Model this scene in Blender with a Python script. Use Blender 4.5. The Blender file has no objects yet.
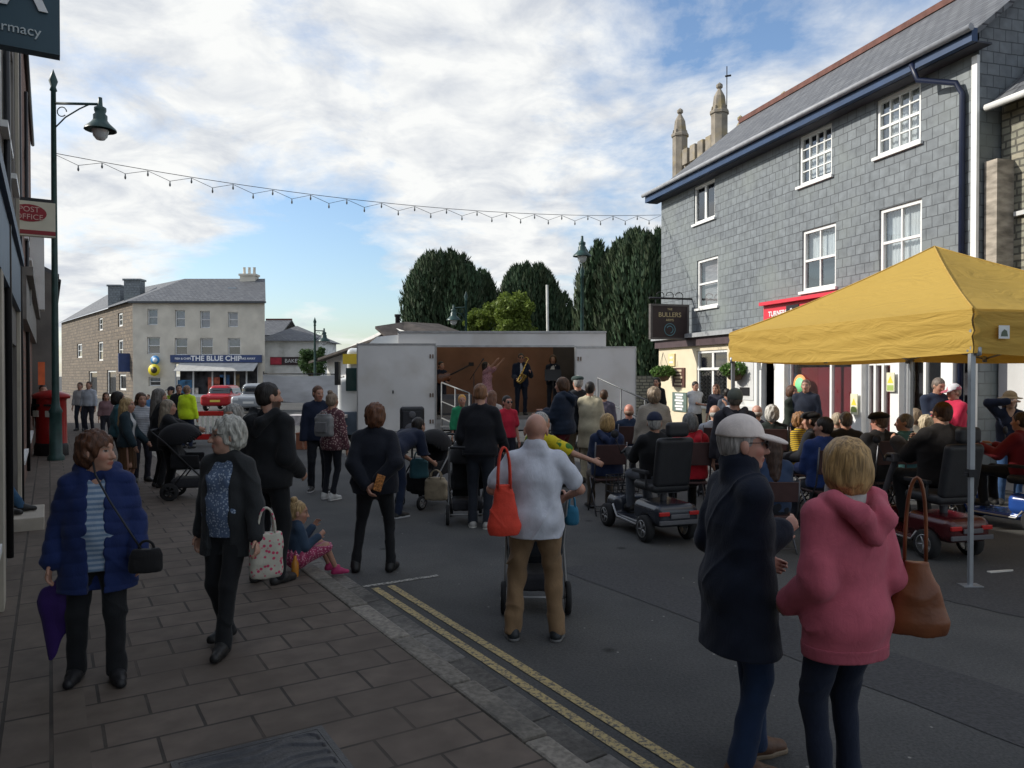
import bpy, math, random
import numpy as np
from mathutils import Vector, Matrix
R = math.radians
rnd = random.Random(7)
scn = bpy.context.scene
COL = scn.collection
CAMZ = 1.93
PITCH = R(0.68)
FPX = 760.0
PAVE = 0.10

# ---------------------------------------------------------------- camera
cam = bpy.data.objects.new('camera', bpy.data.cameras.new('camera'))
COL.objects.link(cam)
cam.location = (0, 0, CAMZ)
cam.rotation_euler = (R(90) - PITCH, 0, 0)
cam.data.sensor_width = 36
cam.data.lens = FPX / 1024 * 36
cam.data.clip_end = 2000
cam.data.clip_start = 0.05
scn.camera = cam

def ray(px, py):
    a = (px - 512) / FPX; b = (384 - py) / FPX
    return Vector((a, math.cos(PITCH) + b * math.sin(PITCH), -math.sin(PITCH) + b * math.cos(PITCH)))
def gp(px, py, z=0.0):
    d = ray(px, py); t = (z - CAMZ) / d.z
    return Vector((d.x * t, d.y * t, z))
def at(px, py, Y):
    d = ray(px, py); t = Y / d.y
    return Vector((d.x * t, Y, CAMZ + d.z * t))

# ---------------------------------------------------------------- naming
def tag(o, label=None, cat=None, group=None, kind=None):
    if label: o['label'] = label
    if cat: o['category'] = cat
    if group: o['group'] = group
    if kind: o['kind'] = kind
    return o
def empty(name, loc=(0, 0, 0), rz=0.0, label=None, cat=None, group=None):
    o = bpy.data.objects.new(name, None); COL.objects.link(o)
    o.location = loc; o.rotation_euler = (0, 0, rz)
    o.empty_display_size = 0.1
    return tag(o, label, cat, group)
def copy_tree(o, parent=None):
    c = o.copy(); COL.objects.link(c); c.parent = parent
    for ch in [x for x in bpy.data.objects if x.parent is o]: copy_tree(ch, c)
    return c
def face(v):            # rotation for a thing whose front is local -Y, so that it faces along v
    return math.atan2(v[0], -v[1])

# ---------------------------------------------------------------- materials
MC = {}
def mat(name, col, rough=0.8, var=0.12, vs=6.0, bump=0.0, bs=40.0, metal=0.0, spec=0.4, sheen=0.0, emit=None, stretch=None, dirt=None):
    if name in MC: return MC[name]
    m = bpy.data.materials.new(name); m.use_nodes = True
    nt = m.node_tree; N = nt.nodes; L = nt.links
    b = N['Principled BSDF']
    b.inputs['Roughness'].default_value = rough
    b.inputs['Metallic'].default_value = metal
    b.inputs['Specular IOR Level'].default_value = spec
    if sheen: b.inputs['Sheen Weight'].default_value = sheen
    tc = N.new('ShaderNodeTexCoord')
    src = tc.outputs['Object']
    if stretch:
        mp = N.new('ShaderNodeMapping'); mp.inputs['Scale'].default_value = stretch
        L.new(src, mp.inputs['Vector']); src = mp.outputs[0]
    if var > 0:
        n = N.new('ShaderNodeTexNoise'); n.inputs['Scale'].default_value = vs; n.inputs['Detail'].default_value = 6
        L.new(src, n.inputs['Vector'])
        r = N.new('ShaderNodeValToRGB')
        lo = [max(0, c * (1 - var * 1.6)) for c in col]; hi = [min(1, c * (1 + var * 1.6)) for c in col]
        r.color_ramp.elements[0].position = .3; r.color_ramp.elements[1].position = .7
        r.color_ramp.elements[0].color = (*lo, 1); r.color_ramp.elements[1].color = (*hi, 1)
        L.new(n.outputs[0], r.inputs[0]); out = r.outputs[0]
        if dirt:
            n2 = N.new('ShaderNodeTexNoise'); n2.inputs['Scale'].default_value = dirt[1]; n2.inputs['Detail'].default_value = 8
            L.new(tc.outputs['Object'], n2.inputs['Vector'])
            r2 = N.new('ShaderNodeValToRGB'); r2.color_ramp.elements[0].position = .5; r2.color_ramp.elements[1].position = .75
            L.new(n2.outputs[0], r2.inputs[0])
            mx = N.new('ShaderNodeMix'); mx.data_type = 'RGBA'
            L.new(r2.outputs[0], mx.inputs[0]); L.new(out, mx.inputs[6]); mx.inputs[7].default_value = (*dirt[0], 1)
            out = mx.outputs[2]
        L.new(out, b.inputs['Base Color'])
    else:
        b.inputs['Base Color'].default_value = (*col, 1)
    if bump > 0:
        n = N.new('ShaderNodeTexNoise'); n.inputs['Scale'].default_value = bs; n.inputs['Detail'].default_value = 5
        L.new(src, n.inputs['Vector'])
        bp = N.new('ShaderNodeBump'); bp.inputs['Strength'].default_value = bump; bp.inputs['Distance'].default_value = 0.01
        L.new(n.outputs[0], bp.inputs['Height']); L.new(bp.outputs[0], b.inputs['Normal'])
    if emit:
        b.inputs['Emission Color'].default_value = (*col, 1); b.inputs['Emission Strength'].default_value = emit
    MC[name] = m
    return m

def brickmat(name, c1, c2, mortar, bw, bh, ms=0.02, rough=.8, offset=.5, bump=.6, squash=1.0, sqf=2, spec=.4, moss=None, wob=0.0, big=None, tint=None):
    """bricks, slates or slabs laid out in metres of the face's own uv"""
    if name in MC: return MC[name]
    m = bpy.data.materials.new(name); m.use_nodes = True
    nt = m.node_tree; N = nt.nodes; L = nt.links
    b = N['Principled BSDF']; b.inputs['Roughness'].default_value = rough; b.inputs['Specular IOR Level'].default_value = spec
    uv = N.new('ShaderNodeUVMap'); src = uv.outputs[0]
    if wob:
        n = N.new('ShaderNodeTexNoise'); n.inputs['Scale'].default_value = 3.0; L.new(src, n.inputs['Vector'])
        v = N.new('ShaderNodeVectorMath'); v.operation = 'MULTIPLY_ADD'
        L.new(n.outputs['Color'], v.inputs[0]); v.inputs[1].default_value = (wob, wob, 0); L.new(src, v.inputs[2]); src = v.outputs[0]
    br = N.new('ShaderNodeTexBrick'); br.offset = offset; br.squash = squash; br.squash_frequency = sqf
    br.inputs['Scale'].default_value = 1; br.inputs['Brick Width'].default_value = bw; br.inputs['Row Height'].default_value = bh
    br.inputs['Mortar Size'].default_value = ms; br.inputs['Mortar Smooth'].default_value = .15; br.inputs['Bias'].default_value = 0
    br.inputs['Color1'].default_value = (*c1, 1); br.inputs['Color2'].default_value = (*c2, 1); br.inputs['Mortar'].default_value = (*mortar, 1)
    L.new(src, br.inputs['Vector'])
    n = N.new('ShaderNodeTexNoise'); n.inputs['Scale'].default_value = 5; n.inputs['Detail'].default_value = 8; L.new(uv.outputs[0], n.inputs['Vector'])
    r = N.new('ShaderNodeMapRange'); r.inputs[1].default_value = .25; r.inputs[2].default_value = .75; r.inputs[3].default_value = .72; r.inputs[4].default_value = 1.25
    L.new(n.outputs[0], r.inputs[0])
    mx = N.new('ShaderNodeMix'); mx.data_type = 'RGBA'; mx.blend_type = 'MULTIPLY'; mx.inputs[0].default_value = 1
    L.new(br.outputs['Color'], mx.inputs[6]); L.new(r.outputs[0], mx.inputs[7]); out = mx.outputs[2]
    if big:
        n3 = N.new('ShaderNodeTexNoise'); n3.inputs['Scale'].default_value = big[1]; n3.inputs['Detail'].default_value = 7; L.new(uv.outputs[0], n3.inputs['Vector'])
        r3 = N.new('ShaderNodeValToRGB'); r3.color_ramp.elements[0].position = .48; r3.color_ramp.elements[1].position = .68
        L.new(n3.outputs[0], r3.inputs[0])
        mx3 = N.new('ShaderNodeMix'); mx3.data_type = 'RGBA'; L.new(r3.outputs[0], mx3.inputs[0]); L.new(out, mx3.inputs[6]); mx3.inputs[7].default_value = (*big[0], 1); out = mx3.outputs[2]
    L.new(out, b.inputs['Base Color'])
    if bump:
        inv = N.new('ShaderNodeMath'); inv.operation = 'MULTIPLY_ADD'; inv.inputs[1].default_value = -1; inv.inputs[2].default_value = 1
        L.new(br.outputs['Fac'], inv.inputs[0])
        ad = N.new('ShaderNodeMath'); ad.operation = 'MULTIPLY_ADD'; ad.inputs[1].default_value = .35; L.new(n.outputs[0], ad.inputs[0]); L.new(inv.outputs[0], ad.inputs[2])
        # each brick tilted slightly: use colour as height too
        bp = N.new('ShaderNodeBump'); bp.inputs['Strength'].default_value = bump; bp.inputs['Distance'].default_value = 0.015
        L.new(ad.outputs[0], bp.inputs['Height']); L.new(bp.outputs[0], b.inputs['Normal'])
    MC[name] = m
    return m

def glass(name='window_glass', tint=(.9, .95, 1), refl=.14):
    if name in MC: return MC[name]
    m = bpy.data.materials.new(name); m.use_nodes = True
    nt = m.node_tree; N = nt.nodes; L = nt.links; N.remove(N['Principled BSDF'])
    t = N.new('ShaderNodeBsdfTransparent'); t.inputs[0].default_value = (*tint, 1)
    g = N.new('ShaderNodeBsdfGlossy'); g.inputs['Roughness'].default_value = .03
    lw = N.new('ShaderNodeLayerWeight'); lw.inputs[0].default_value = .35
    mr = N.new('ShaderNodeMapRange'); mr.inputs[3].default_value = refl; mr.inputs[4].default_value = .75; L.new(lw.outputs['Fresnel'], mr.inputs[0])
    n = N.new('ShaderNodeTexNoise'); n.inputs['Scale'].default_value = 2.5
    tc = N.new('ShaderNodeTexCoord'); L.new(tc.outputs['Object'], n.inputs['Vector'])
    bp = N.new('ShaderNodeBump'); bp.inputs['Strength'].default_value = .05; L.new(n.outputs[0], bp.inputs['Height']); L.new(bp.outputs[0], g.inputs['Normal'])
    mx = N.new('ShaderNodeMixShader'); L.new(mr.outputs[0], mx.inputs[0]); L.new(t.outputs[0], mx.inputs[1]); L.new(g.outputs[0], mx.inputs[2])
    L.new(mx.outputs[0], N['Material Output'].inputs[0])
    MC[name] = m
    return m

# ---------------------------------------------------------------- mesh builder
class Fr:
    """frame: u along, v up, w out"""
    def __init__(s, O, U, W=None):
        s.O = Vector(O); s.U = Vector(U).normalized(); s.V = Vector((0, 0, 1)); s.W = Vector(W).normalized() if W is not None else s.U.cross(s.V).normalized()
    def p(s, u, v, w=0.0): return s.O + s.U * u + s.V * v + s.W * w
    def hit(s, px, py):
        d = ray(px, py); c = Vector((0, 0, CAMZ))
        t = (s.O - c).dot(s.W) / d.dot(s.W); q = c + d * t - s.O
        return q.dot(s.U), q.z
WORLD = Fr((0, 0, 0), (1, 0, 0), (0, 1, 0))
class MB:
    def __init__(s, fr=None): s.v = []; s.f = []; s.mi = []; s.sm = []; s.fr = fr or WORLD
    def face(s, pts, mi=0, sm=False):
        n = len(s.v); s.v += [tuple(p) for p in pts]; s.f.append(tuple(range(n, n + len(pts)))); s.mi.append(mi); s.sm.append(sm)
    def q(s, uvw, mi=0): s.face([s.fr.p(*p) for p in uvw], mi)
    def hexa(s, c, mi=0):
        n = len(s.v); s.v += [tuple(p) for p in c]
        ctr = sum((Vector(p) for p in c), Vector()) / 8
        for f in ((0, 1, 2, 3), (4, 7, 6, 5), (0, 4, 5, 1), (1, 5, 6, 2), (2, 6, 7, 3), (3, 7, 4, 0)):
            P = [Vector(c[i]) for i in f]; nn = (P[1] - P[0]).cross(P[2] - P[0]); fc = sum(P, Vector()) / 4
            ff = f if nn.dot(fc - ctr) > 0 else f[::-1]
            s.f.append(tuple(n + i for i in ff)); s.mi.append(mi); s.sm.append(False)
    def box(s, u0, u1, v0, v1, w0, w1, mi=0):     # in the frame: u, v(up), w
        p = s.fr.p
        s.hexa([p(u0, v0, w0), p(u1, v0, w0), p(u1, v1, w0), p(u0, v1, w0), p(u0, v0, w1), p(u1, v0, w1), p(u1, v1, w1), p(u0, v1, w1)], mi)
    def bx(s, x0, x1, y0, y1, z0, z1, mi=0):      # plain xyz
        s.hexa([(x0, y0, z0), (x1, y0, z0), (x1, y1, z0), (x0, y1, z0), (x0, y0, z1), (x1, y0, z1), (x1, y1, z1), (x0, y1, z1)], mi)
    def tube(s, pts, r, n=8, mi=0, cap=True):
        pts = [Vector(p) for p in pts]; rs = r if isinstance(r, (list, tuple)) else [r] * len(pts)
        base = len(s.v); ref = None
        for i, p in enumerate(pts):
            d = (pts[min(i + 1, len(pts) - 1)] - pts[max(i - 1, 0)]).normalized()
            if ref is None: ref = d.orthogonal().normalized()
            ref = (ref - d * ref.dot(d)); ref = ref.normalized() if ref.length > 1e-6 else d.orthogonal().normalized()
            b = d.cross(ref)
            for k in range(n):
                a = 2 * math.pi * k / n
                s.v.append(tuple(p + (ref * math.cos(a) + b * math.sin(a)) * rs[i]))
        for i in range(len(pts) - 1):
            for k in range(n):
                a = base + i * n + k; c = base + i * n + (k + 1) % n
                s.f.append((a, c, c + n, a + n)); s.mi.append(mi); s.sm.append(True)
        if cap:
            s.f.append(tuple(base + k for k in range(n))[::-1]); s.mi.append(mi); s.sm.append(False)
            e = base + (len(pts) - 1) * n
            s.f.append(tuple(e + k for k in range(n))); s.mi.append(mi); s.sm.append(False)
        return s
    def lathe(s, O, prof, n=16, mi=0, axis=(0, 0, 1), sm=True):
        """prof: (radius, height) along axis"""
        O = Vector(O); A = Vector(axis).normalized(); X = A.orthogonal().normalized(); Y = A.cross(X)
        base = len(s.v)
        for (r, h) in prof:
            for k in range(n):
                a = 2 * math.pi * k / n; s.v.append(tuple(O + A * h + (X * math.cos(a) + Y * math.sin(a)) * max(r, 1e-4)))
        for i in range(len(prof) - 1):
            for k in range(n):
                a = base + i * n + k; c = base + i * n + (k + 1) % n
                s.f.append((a, c, c + n, a + n)); s.mi.append(mi); s.sm.append(sm)
        return s
    def build(s, name, mats, parent=None, uv=True, bevel=0.0, keep=False):
        me = bpy.data.meshes.new(name); me.from_pydata(s.v, [], s.f)
        if not isinstance(mats, (list, tuple)): mats = [mats]
        for m in mats: me.materials.append(m)
        me.polygons.foreach_set('material_index', s.mi); me.polygons.foreach_set('use_smooth', s.sm)
        if uv:
            ul = me.uv_layers.new(name='UVMap')
            z = Vector((0, 0, 1))
            for p in me.polygons:
                n = p.normal
                u = z.cross(n)
                u = u.normalized() if u.length > .05 else Vector((1, 0, 0))
                v = n.cross(u)
                for li in p.loop_indices:
                    co = me.vertices[me.loops[li].vertex_index].co
                    ul.data[li].uv = (co.dot(u), co.dot(v))
        me.update()
        o = bpy.data.objects.new(name, me); COL.objects.link(o)
        if parent is not None: o.parent = parent
        if bevel:
            md = o.modifiers.new('bevel', 'BEVEL'); md.width = bevel; md.segments = 2; md.limit_method = 'ANGLE'
            md.harden_normals = False
        return o

def put(o, loc, rz=0.0):
    o.location = loc; o.rotation_euler = (0, 0, rz); return o

def text(name, body, size, loc, U, V, m, parent=None, align='CENTER', thick=.004, sx=1.0, bold=0.0):
    c = bpy.data.curves.new(name, 'FONT'); c.body = body; c.size = size; c.align_x = align; c.align_y = 'CENTER'; c.extrude = thick
    c.offset = bold
    t = bpy.data.objects.new(name + '_tmp', c); COL.objects.link(t)
    dg = bpy.context.evaluated_depsgraph_get()
    me = bpy.data.meshes.new_from_object(t.evaluated_get(dg)); bpy.data.objects.remove(t)
    U = Vector(U).normalized(); V = Vector(V).normalized(); W = U.cross(V)
    M = Matrix(((U.x * sx, V.x, W.x, loc[0]), (U.y * sx, V.y, W.y, loc[1]), (U.z * sx, V.z, W.z, loc[2]), (0, 0, 0, 1)))
    me.transform(M); me.materials.clear(); me.materials.append(m)
    o = bpy.data.objects.new(name, me); COL.objects.link(o)
    if parent is not None: o.parent = parent
    return o
# ================================================================ implicit surfaces for people and soft things
class Field:
    def __init__(s, lo, hi, vox):
        s.lo = np.array(lo, float); s.vox = vox
        s.n = np.maximum(4, np.ceil((np.array(hi) - s.lo) / vox).astype(int) + 1)
        s.a = np.full(tuple(s.n), 1.0, np.float32)
        s.ax = [(s.lo[i] + vox * np.arange(s.n[i])).astype(np.float32) for i in range(3)]
    def sub(s, lo, hi):
        i0 = np.clip(np.floor((np.array(lo) - s.lo) / s.vox).astype(int), 0, s.n); i1 = np.clip(np.ceil((np.array(hi) - s.lo) / s.vox).astype(int) + 1, 0, s.n)
        if (i1 <= i0).any(): return None, None
        sl = tuple(slice(a, b) for a, b in zip(i0, i1))
        g = np.meshgrid(*[s.ax[i][sl[i]] for i in range(3)], indexing='ij', sparse=True)
        return sl, g
    def mix(s, sl, d, k, cut):
        a = s.a[sl]
        if cut:
            d = -d; h = np.clip(.5 - .5 * (d - a) / -k if False else .5 + .5 * (d - a) / k, 0, 1)
            s.a[sl] = a + (d - a) * h + k * h * (1 - h)
        else:
            h = np.clip(.5 + .5 * (a - d) / k, 0, 1)
            s.a[sl] = a + (d - a) * h - k * h * (1 - h)
    def cone(s, a, b, r1, r2, k=.02, u=None, f=1.0, cut=False):
        a = np.array(a, float); b = np.array(b, float); m = max(r1, r2) / min(f, 1) * 1.0 + k * 1.5 + s.vox * 2
        m = max(r1, r2) + k * 1.5 + s.vox * 2.5
        sl, g = s.sub(np.minimum(a, b) - m, np.maximum(a, b) + m)
        if sl is None: return s
        ba = b - a; L2 = max(float(ba @ ba), 1e-9)
        X, Y, Z = g[0] - a[0], g[1] - a[1], g[2] - a[2]
        t = np.clip((X * ba[0] + Y * ba[1] + Z * ba[2]) / L2, 0, 1)
        X = X - t * ba[0]; Y = Y - t * ba[1]; Z = Z - t * ba[2]
        if u is not None:
            du = (X * u[0] + Y * u[1] + Z * u[2]) * (1 / f - 1)
            X = X + du * u[0]; Y = Y + du * u[1]; Z = Z + du * u[2]
        d = np.sqrt(X * X + Y * Y + Z * Z) - (r1 + (r2 - r1) * t)
        s.mix(sl, d, k, cut); return s
    def ell(s, c, r, k=.02, M=None, cut=False):
        c = np.array(c, float); m = max(r) + k * 1.5 + s.vox * 2.5
        sl, g = s.sub(c - m, c + m)
        if sl is None: return s
        X, Y, Z = g[0] - c[0], g[1] - c[1], g[2] - c[2]
        if M is not None:
            X, Y, Z = M[0][0] * X + M[1][0] * Y + M[2][0] * Z, M[0][1] * X + M[1][1] * Y + M[2][1] * Z, M[0][2] * X + M[1][2] * Y + M[2][2] * Z
        k0 = np.sqrt((X / r[0]) ** 2 + (Y / r[1]) ** 2 + (Z / r[2]) ** 2); k1 = np.sqrt((X / r[0] ** 2) ** 2 + (Y / r[1] ** 2) ** 2 + (Z / r[2] ** 2) ** 2) + 1e-6
        s.mix(sl, k0 * (k0 - 1) / k1, k, cut); return s
    def box(s, c, r, rad=.01, k=.01, M=None, cut=False):
        c = np.array(c, float); m = float(np.linalg.norm(r)) + k * 1.5 + s.vox * 2.5
        sl, g = s.sub(c - m, c + m)
        if sl is None: return s
        X, Y, Z = g[0] - c[0], g[1] - c[1], g[2] - c[2]
        if M is not None:
            X, Y, Z = M[0][0] * X + M[1][0] * Y + M[2][0] * Z, M[0][1] * X + M[1][1] * Y + M[2][1] * Z, M[0][2] * X + M[1][2] * Y + M[2][2] * Z
        X = np.abs(X) - r[0] + rad; Y = np.abs(Y) - r[1] + rad; Z = np.abs(Z) - r[2] + rad
        d = np.sqrt(np.maximum(X, 0) ** 2 + np.maximum(Y, 0) ** 2 + np.maximum(Z, 0) ** 2) + np.minimum(np.maximum(X, np.maximum(Y, Z)), 0) - rad
        s.mix(sl, d, k, cut); return s
    def plane(s, n, d0):      # remove where p.n > d0
        n = np.array(n, float); g = np.meshgrid(*s.ax, indexing='ij', sparse=True)
        s.a = np.maximum(s.a, (g[0] * n[0] + g[1] * n[1] + g[2] * n[2] - d0).astype(np.float32)); return s
    def disp(s, fn):
        g = np.meshgrid(*s.ax, indexing='ij', sparse=True); s.a = (s.a + fn(*g)).astype(np.float32); return s
    def net(s):
        a = s.a
        a[0] = a[-1] = 1; a[:, 0] = a[:, -1] = 1; a[:, :, 0] = a[:, :, -1] = 1
        neg = a < 0; n = a.shape
        cnt = np.zeros((n[0] - 1, n[1] - 1, n[2] - 1), np.int8)
        offs = [(i, j, k) for i in (0, 1) for j in (0, 1) for k in (0, 1)]
        for o in offs: cnt += neg[o[0]:n[0] - 1 + o[0], o[1]:n[1] - 1 + o[1], o[2]:n[2] - 1 + o[2]]
        idx = np.argwhere((cnt > 0) & (cnt < 8))
        if len(idx) == 0: return np.zeros((0, 3)), np.zeros((0, 4), int)
        pos = np.zeros((len(idx), 3)); c = np.zeros(len(idx))
        vals = {o: a[idx[:, 0] + o[0], idx[:, 1] + o[1], idx[:, 2] + o[2]].astype(float) for o in offs}
        for o in offs:
            for ax in range(3):
                if o[ax] == 0:
                    p = list(o); p[ax] = 1; p = tuple(p)
                    va, vb = vals[o], vals[p]; m = (va < 0) != (vb < 0)
                    t = np.where(m, va / np.where(m, va - vb, 1), 0)
                    pos[m] += np.array(o, float); pos[m, ax] += t[m]; c[m] += 1
        pos = pos / c[:, None] + idx
        ids = np.full(cnt.shape, -1, np.int32); ids[idx[:, 0], idx[:, 1], idx[:, 2]] = np.arange(len(idx))
        F = []
        for ax in range(3):
            s0 = [slice(None)] * 3; s1 = [slice(None)] * 3; s0[ax] = slice(0, -1); s1[ax] = slice(1, None)
            A = neg[tuple(s0)]; B = neg[tuple(s1)]
            e = np.argwhere(A != B)
            o1, o2 = (ax + 1) % 3, (ax + 2) % 3
            e = e[(e[:, o1] > 0) & (e[:, o2] > 0) & (e[:, o1] < n[o1] - 1) & (e[:, o2] < n[o2] - 1)]
            if len(e) == 0: continue
            inside = A[e[:, 0], e[:, 1], e[:, 2]]
            q = []
            for (d1, d2) in ((-1, -1), (0, -1), (0, 0), (-1, 0)):
                w = e.copy(); w[:, o1] += d1; w[:, o2] += d2; q.append(ids[w[:, 0], w[:, 1], w[:, 2]])
            q = np.stack(q, 1); q[~inside] = q[~inside][:, ::-1]; F.append(q)
        F = np.concatenate(F); F = F[(F >= 0).all(1)]
        return s.lo + pos * s.vox, F
def mesh_np(name, V, F, m, parent, colors=None):
    me = bpy.data.meshes.new(name)
    me.vertices.add(len(V)); me.vertices.foreach_set('co', V.astype(np.float32).ravel())
    me.loops.add(len(F) * 4); me.loops.foreach_set('vertex_index', F.astype(np.int32).ravel())
    me.polygons.add(len(F)); me.polygons.foreach_set('loop_start', np.arange(0, len(F) * 4, 4, dtype=np.int32))
    try: me.polygons.foreach_set('loop_total', np.full(len(F), 4, dtype=np.int32))
    except Exception: pass
    me.update(calc_edges=True)
    me.polygons.foreach_set('use_smooth', np.ones(len(F), bool))
    me.materials.append(m)
    if colors is not None:
        at_ = me.color_attributes.new('Col', 'FLOAT_COLOR', 'POINT'); at_.data.foreach_set('color', colors.astype(np.float32).ravel())
    o = bpy.data.objects.new(name, me); COL.objects.link(o)
    if parent is not None: o.parent = parent
    return o
def emit_field(f, name, m, parent, colors=None):
    V, F = f.net()
    if len(V) == 0: return None
    return mesh_np(name, V, F, m, parent, colors(V) if colors else None)
def folds(amp, seed=0.0, fx=1.0):
    def fn(X, Y, Z):
        rd = (1 - np.abs(np.sin(7.5 * fx * Z + 6.5 * X * (1 if X is not None else 1) + 1.3 * np.sin(9 * X + 4 * Z + seed) + seed * 1.3))) ** 5 * np.clip(np.sin(4 * Z - 9 * X + 7 * Y + seed) + .3, 0, 1)
        return -1.6 * amp * rd + .7 * amp * (np.sin(21 * fx * Z + 5 * np.sin(8 * X + 3 * Y + seed) + seed) * np.sin(14 * fx * X - 11 * Y + 6 * Z + seed * 2) + .5 * np.sin(43 * Z + 19 * X + 3 * seed) * np.sin(17 * Y + 31 * X))
    return fn

# ---------------------------------------------------------------- clothing and skin materials
def skinmat():
    if 'skin' in MC: return MC['skin']
    m = bpy.data.materials.new('skin'); m.use_nodes = True; N = m.node_tree.nodes; L = m.node_tree.links; b = N['Principled BSDF']
    a = N.new('ShaderNodeVertexColor'); a.layer_name = 'Col'
    n = N.new('ShaderNodeTexNoise'); n.inputs['Scale'].default_value = 22; n.inputs['Detail'].default_value = 4
    tc = N.new('ShaderNodeTexCoord'); L.new(tc.outputs['Object'], n.inputs['Vector'])
    mr = N.new('ShaderNodeMapRange'); mr.inputs[3].default_value = .78; mr.inputs[4].default_value = 1.2; L.new(n.outputs[0], mr.inputs[0])
    mx = N.new('ShaderNodeMix'); mx.data_type = 'RGBA'; mx.blend_type = 'MULTIPLY'; mx.inputs[0].default_value = 1
    L.new(a.outputs[0], mx.inputs[6]); L.new(mr.outputs[0], mx.inputs[7]); L.new(mx.outputs[2], b.inputs['Base Color'])
    b.inputs['Roughness'].default_value = .5; b.inputs['Subsurface Weight'].default_value = 0.08; b.inputs['Subsurface Radius'].default_value = (.012, .005, .003)
    MC['skin'] = m; return m
def cloth(c, pat=None, c2=None, rough=.85):
    key = 'cloth_%s_%s_%s_%s' % (pat, '_'.join('%.3f' % x for x in c), c2, rough)
    if key in MC: return MC[key]
    m = bpy.data.materials.new('cloth'); m.use_nodes = True; N = m.node_tree.nodes; L = m.node_tree.links; b = N['Principled BSDF']
    b.inputs['Roughness'].default_value = rough; b.inputs['Specular IOR Level'].default_value = .25; b.inputs['Sheen Weight'].default_value = .08
    tc = N.new('ShaderNodeTexCoord'); n = N.new('ShaderNodeTexNoise'); n.inputs['Scale'].default_value = 9; n.inputs['Detail'].default_value = 7; n.inputs['Roughness'].default_value = .65
    L.new(tc.outputs['Object'], n.inputs['Vector'])
    mr = N.new('ShaderNodeMapRange'); mr.inputs[1].default_value = .25; mr.inputs[2].default_value = .75; mr.inputs[3].default_value = .82; mr.inputs[4].default_value = 1.18; L.new(n.outputs[0], mr.inputs[0])
    base = N.new('ShaderNodeRGB'); base.outputs[0].default_value = (*c, 1); out = base.outputs[0]
    fac = None
    if pat == 'stripe':
        w = N.new('ShaderNodeTexWave'); w.wave_type = 'BANDS'; w.bands_direction = 'Z'; w.inputs['Scale'].default_value = 10.5; w.inputs['Distortion'].default_value = .3; L.new(tc.outputs['Object'], w.inputs['Vector'])
        r = N.new('ShaderNodeValToRGB'); r.color_ramp.elements[0].position = .45; r.color_ramp.elements[1].position = .55; L.new(w.outputs[0], r.inputs[0]); fac = r.outputs[0]
    elif pat in ('dots', 'floral', 'leopard'):
        v = N.new('ShaderNodeTexVoronoi'); v.inputs['Scale'].default_value = {'dots': 62, 'floral': 34, 'leopard': 45}[pat]; v.inputs['Randomness'].default_value = 1; L.new(tc.outputs['Object'], v.inputs['Vector'])
        r = N.new('ShaderNodeValToRGB'); r.color_ramp.elements[0].position = .28; r.color_ramp.elements[1].position = .4
        r.color_ramp.elements[0].color = (1, 1, 1, 1); r.color_ramp.elements[1].color = (0, 0, 0, 1); L.new(v.outputs[0], r.inputs[0]); fac = r.outputs[0]
    elif pat == 'knit':
        w = N.new('ShaderNodeTexWave'); w.bands_direction = 'Z'; w.inputs['Scale'].default_value = 18; w.inputs['Distortion'].default_value = 6; w.inputs['Detail'].default_value = 3; L.new(tc.outputs['Object'], w.inputs['Vector']); fac = w.outputs[0]
    elif pat == 'patch':
        w = N.new('ShaderNodeTexNoise'); w.inputs['Scale'].default_value = 7; L.new(tc.outputs['Object'], w.inputs['Vector'])
        r = N.new('ShaderNodeValToRGB'); r.color_ramp.elements[0].position = .5; r.color_ramp.elements[1].position = .53; L.new(w.outputs[0], r.inputs[0]); fac = r.outputs[0]
    if fac is not None:
        mm = N.new('ShaderNodeMix'); mm.data_type = 'RGBA'; L.new(fac, mm.inputs[0]); L.new(out, mm.inputs[6]); mm.inputs[7].default_value = (*(c2 or (.6, .6, .6)), 1); out = mm.outputs[2]
    mx = N.new('ShaderNodeMix'); mx.data_type = 'RGBA'; mx.blend_type = 'MULTIPLY'; mx.inputs[0].default_value = 1
    L.new(out, mx.inputs[6]); L.new(mr.outputs[0], mx.inputs[7]); L.new(mx.outputs[2], b.inputs['Base Color'])
    n2 = N.new('ShaderNodeTexNoise'); n2.inputs['Scale'].default_value = 16; n2.inputs['Detail'].default_value = 10; n2.inputs['Roughness'].default_value = .68; n2.inputs['Distortion'].default_value = .8
    mp = N.new('ShaderNodeMapping'); mp.inputs['Scale'].default_value = (1, 1, .55); L.new(tc.outputs['Object'], mp.inputs['Vector']); L.new(mp.outputs[0], n2.inputs['Vector'])
    bp = N.new('ShaderNodeBump'); bp.inputs['Strength'].default_value = .35; bp.inputs['Distance'].default_value = .02; L.new(n2.outputs[0], bp.inputs['Height']); L.new(bp.outputs[0], b.inputs['Normal'])
    MC[key] = m; return m
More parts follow.
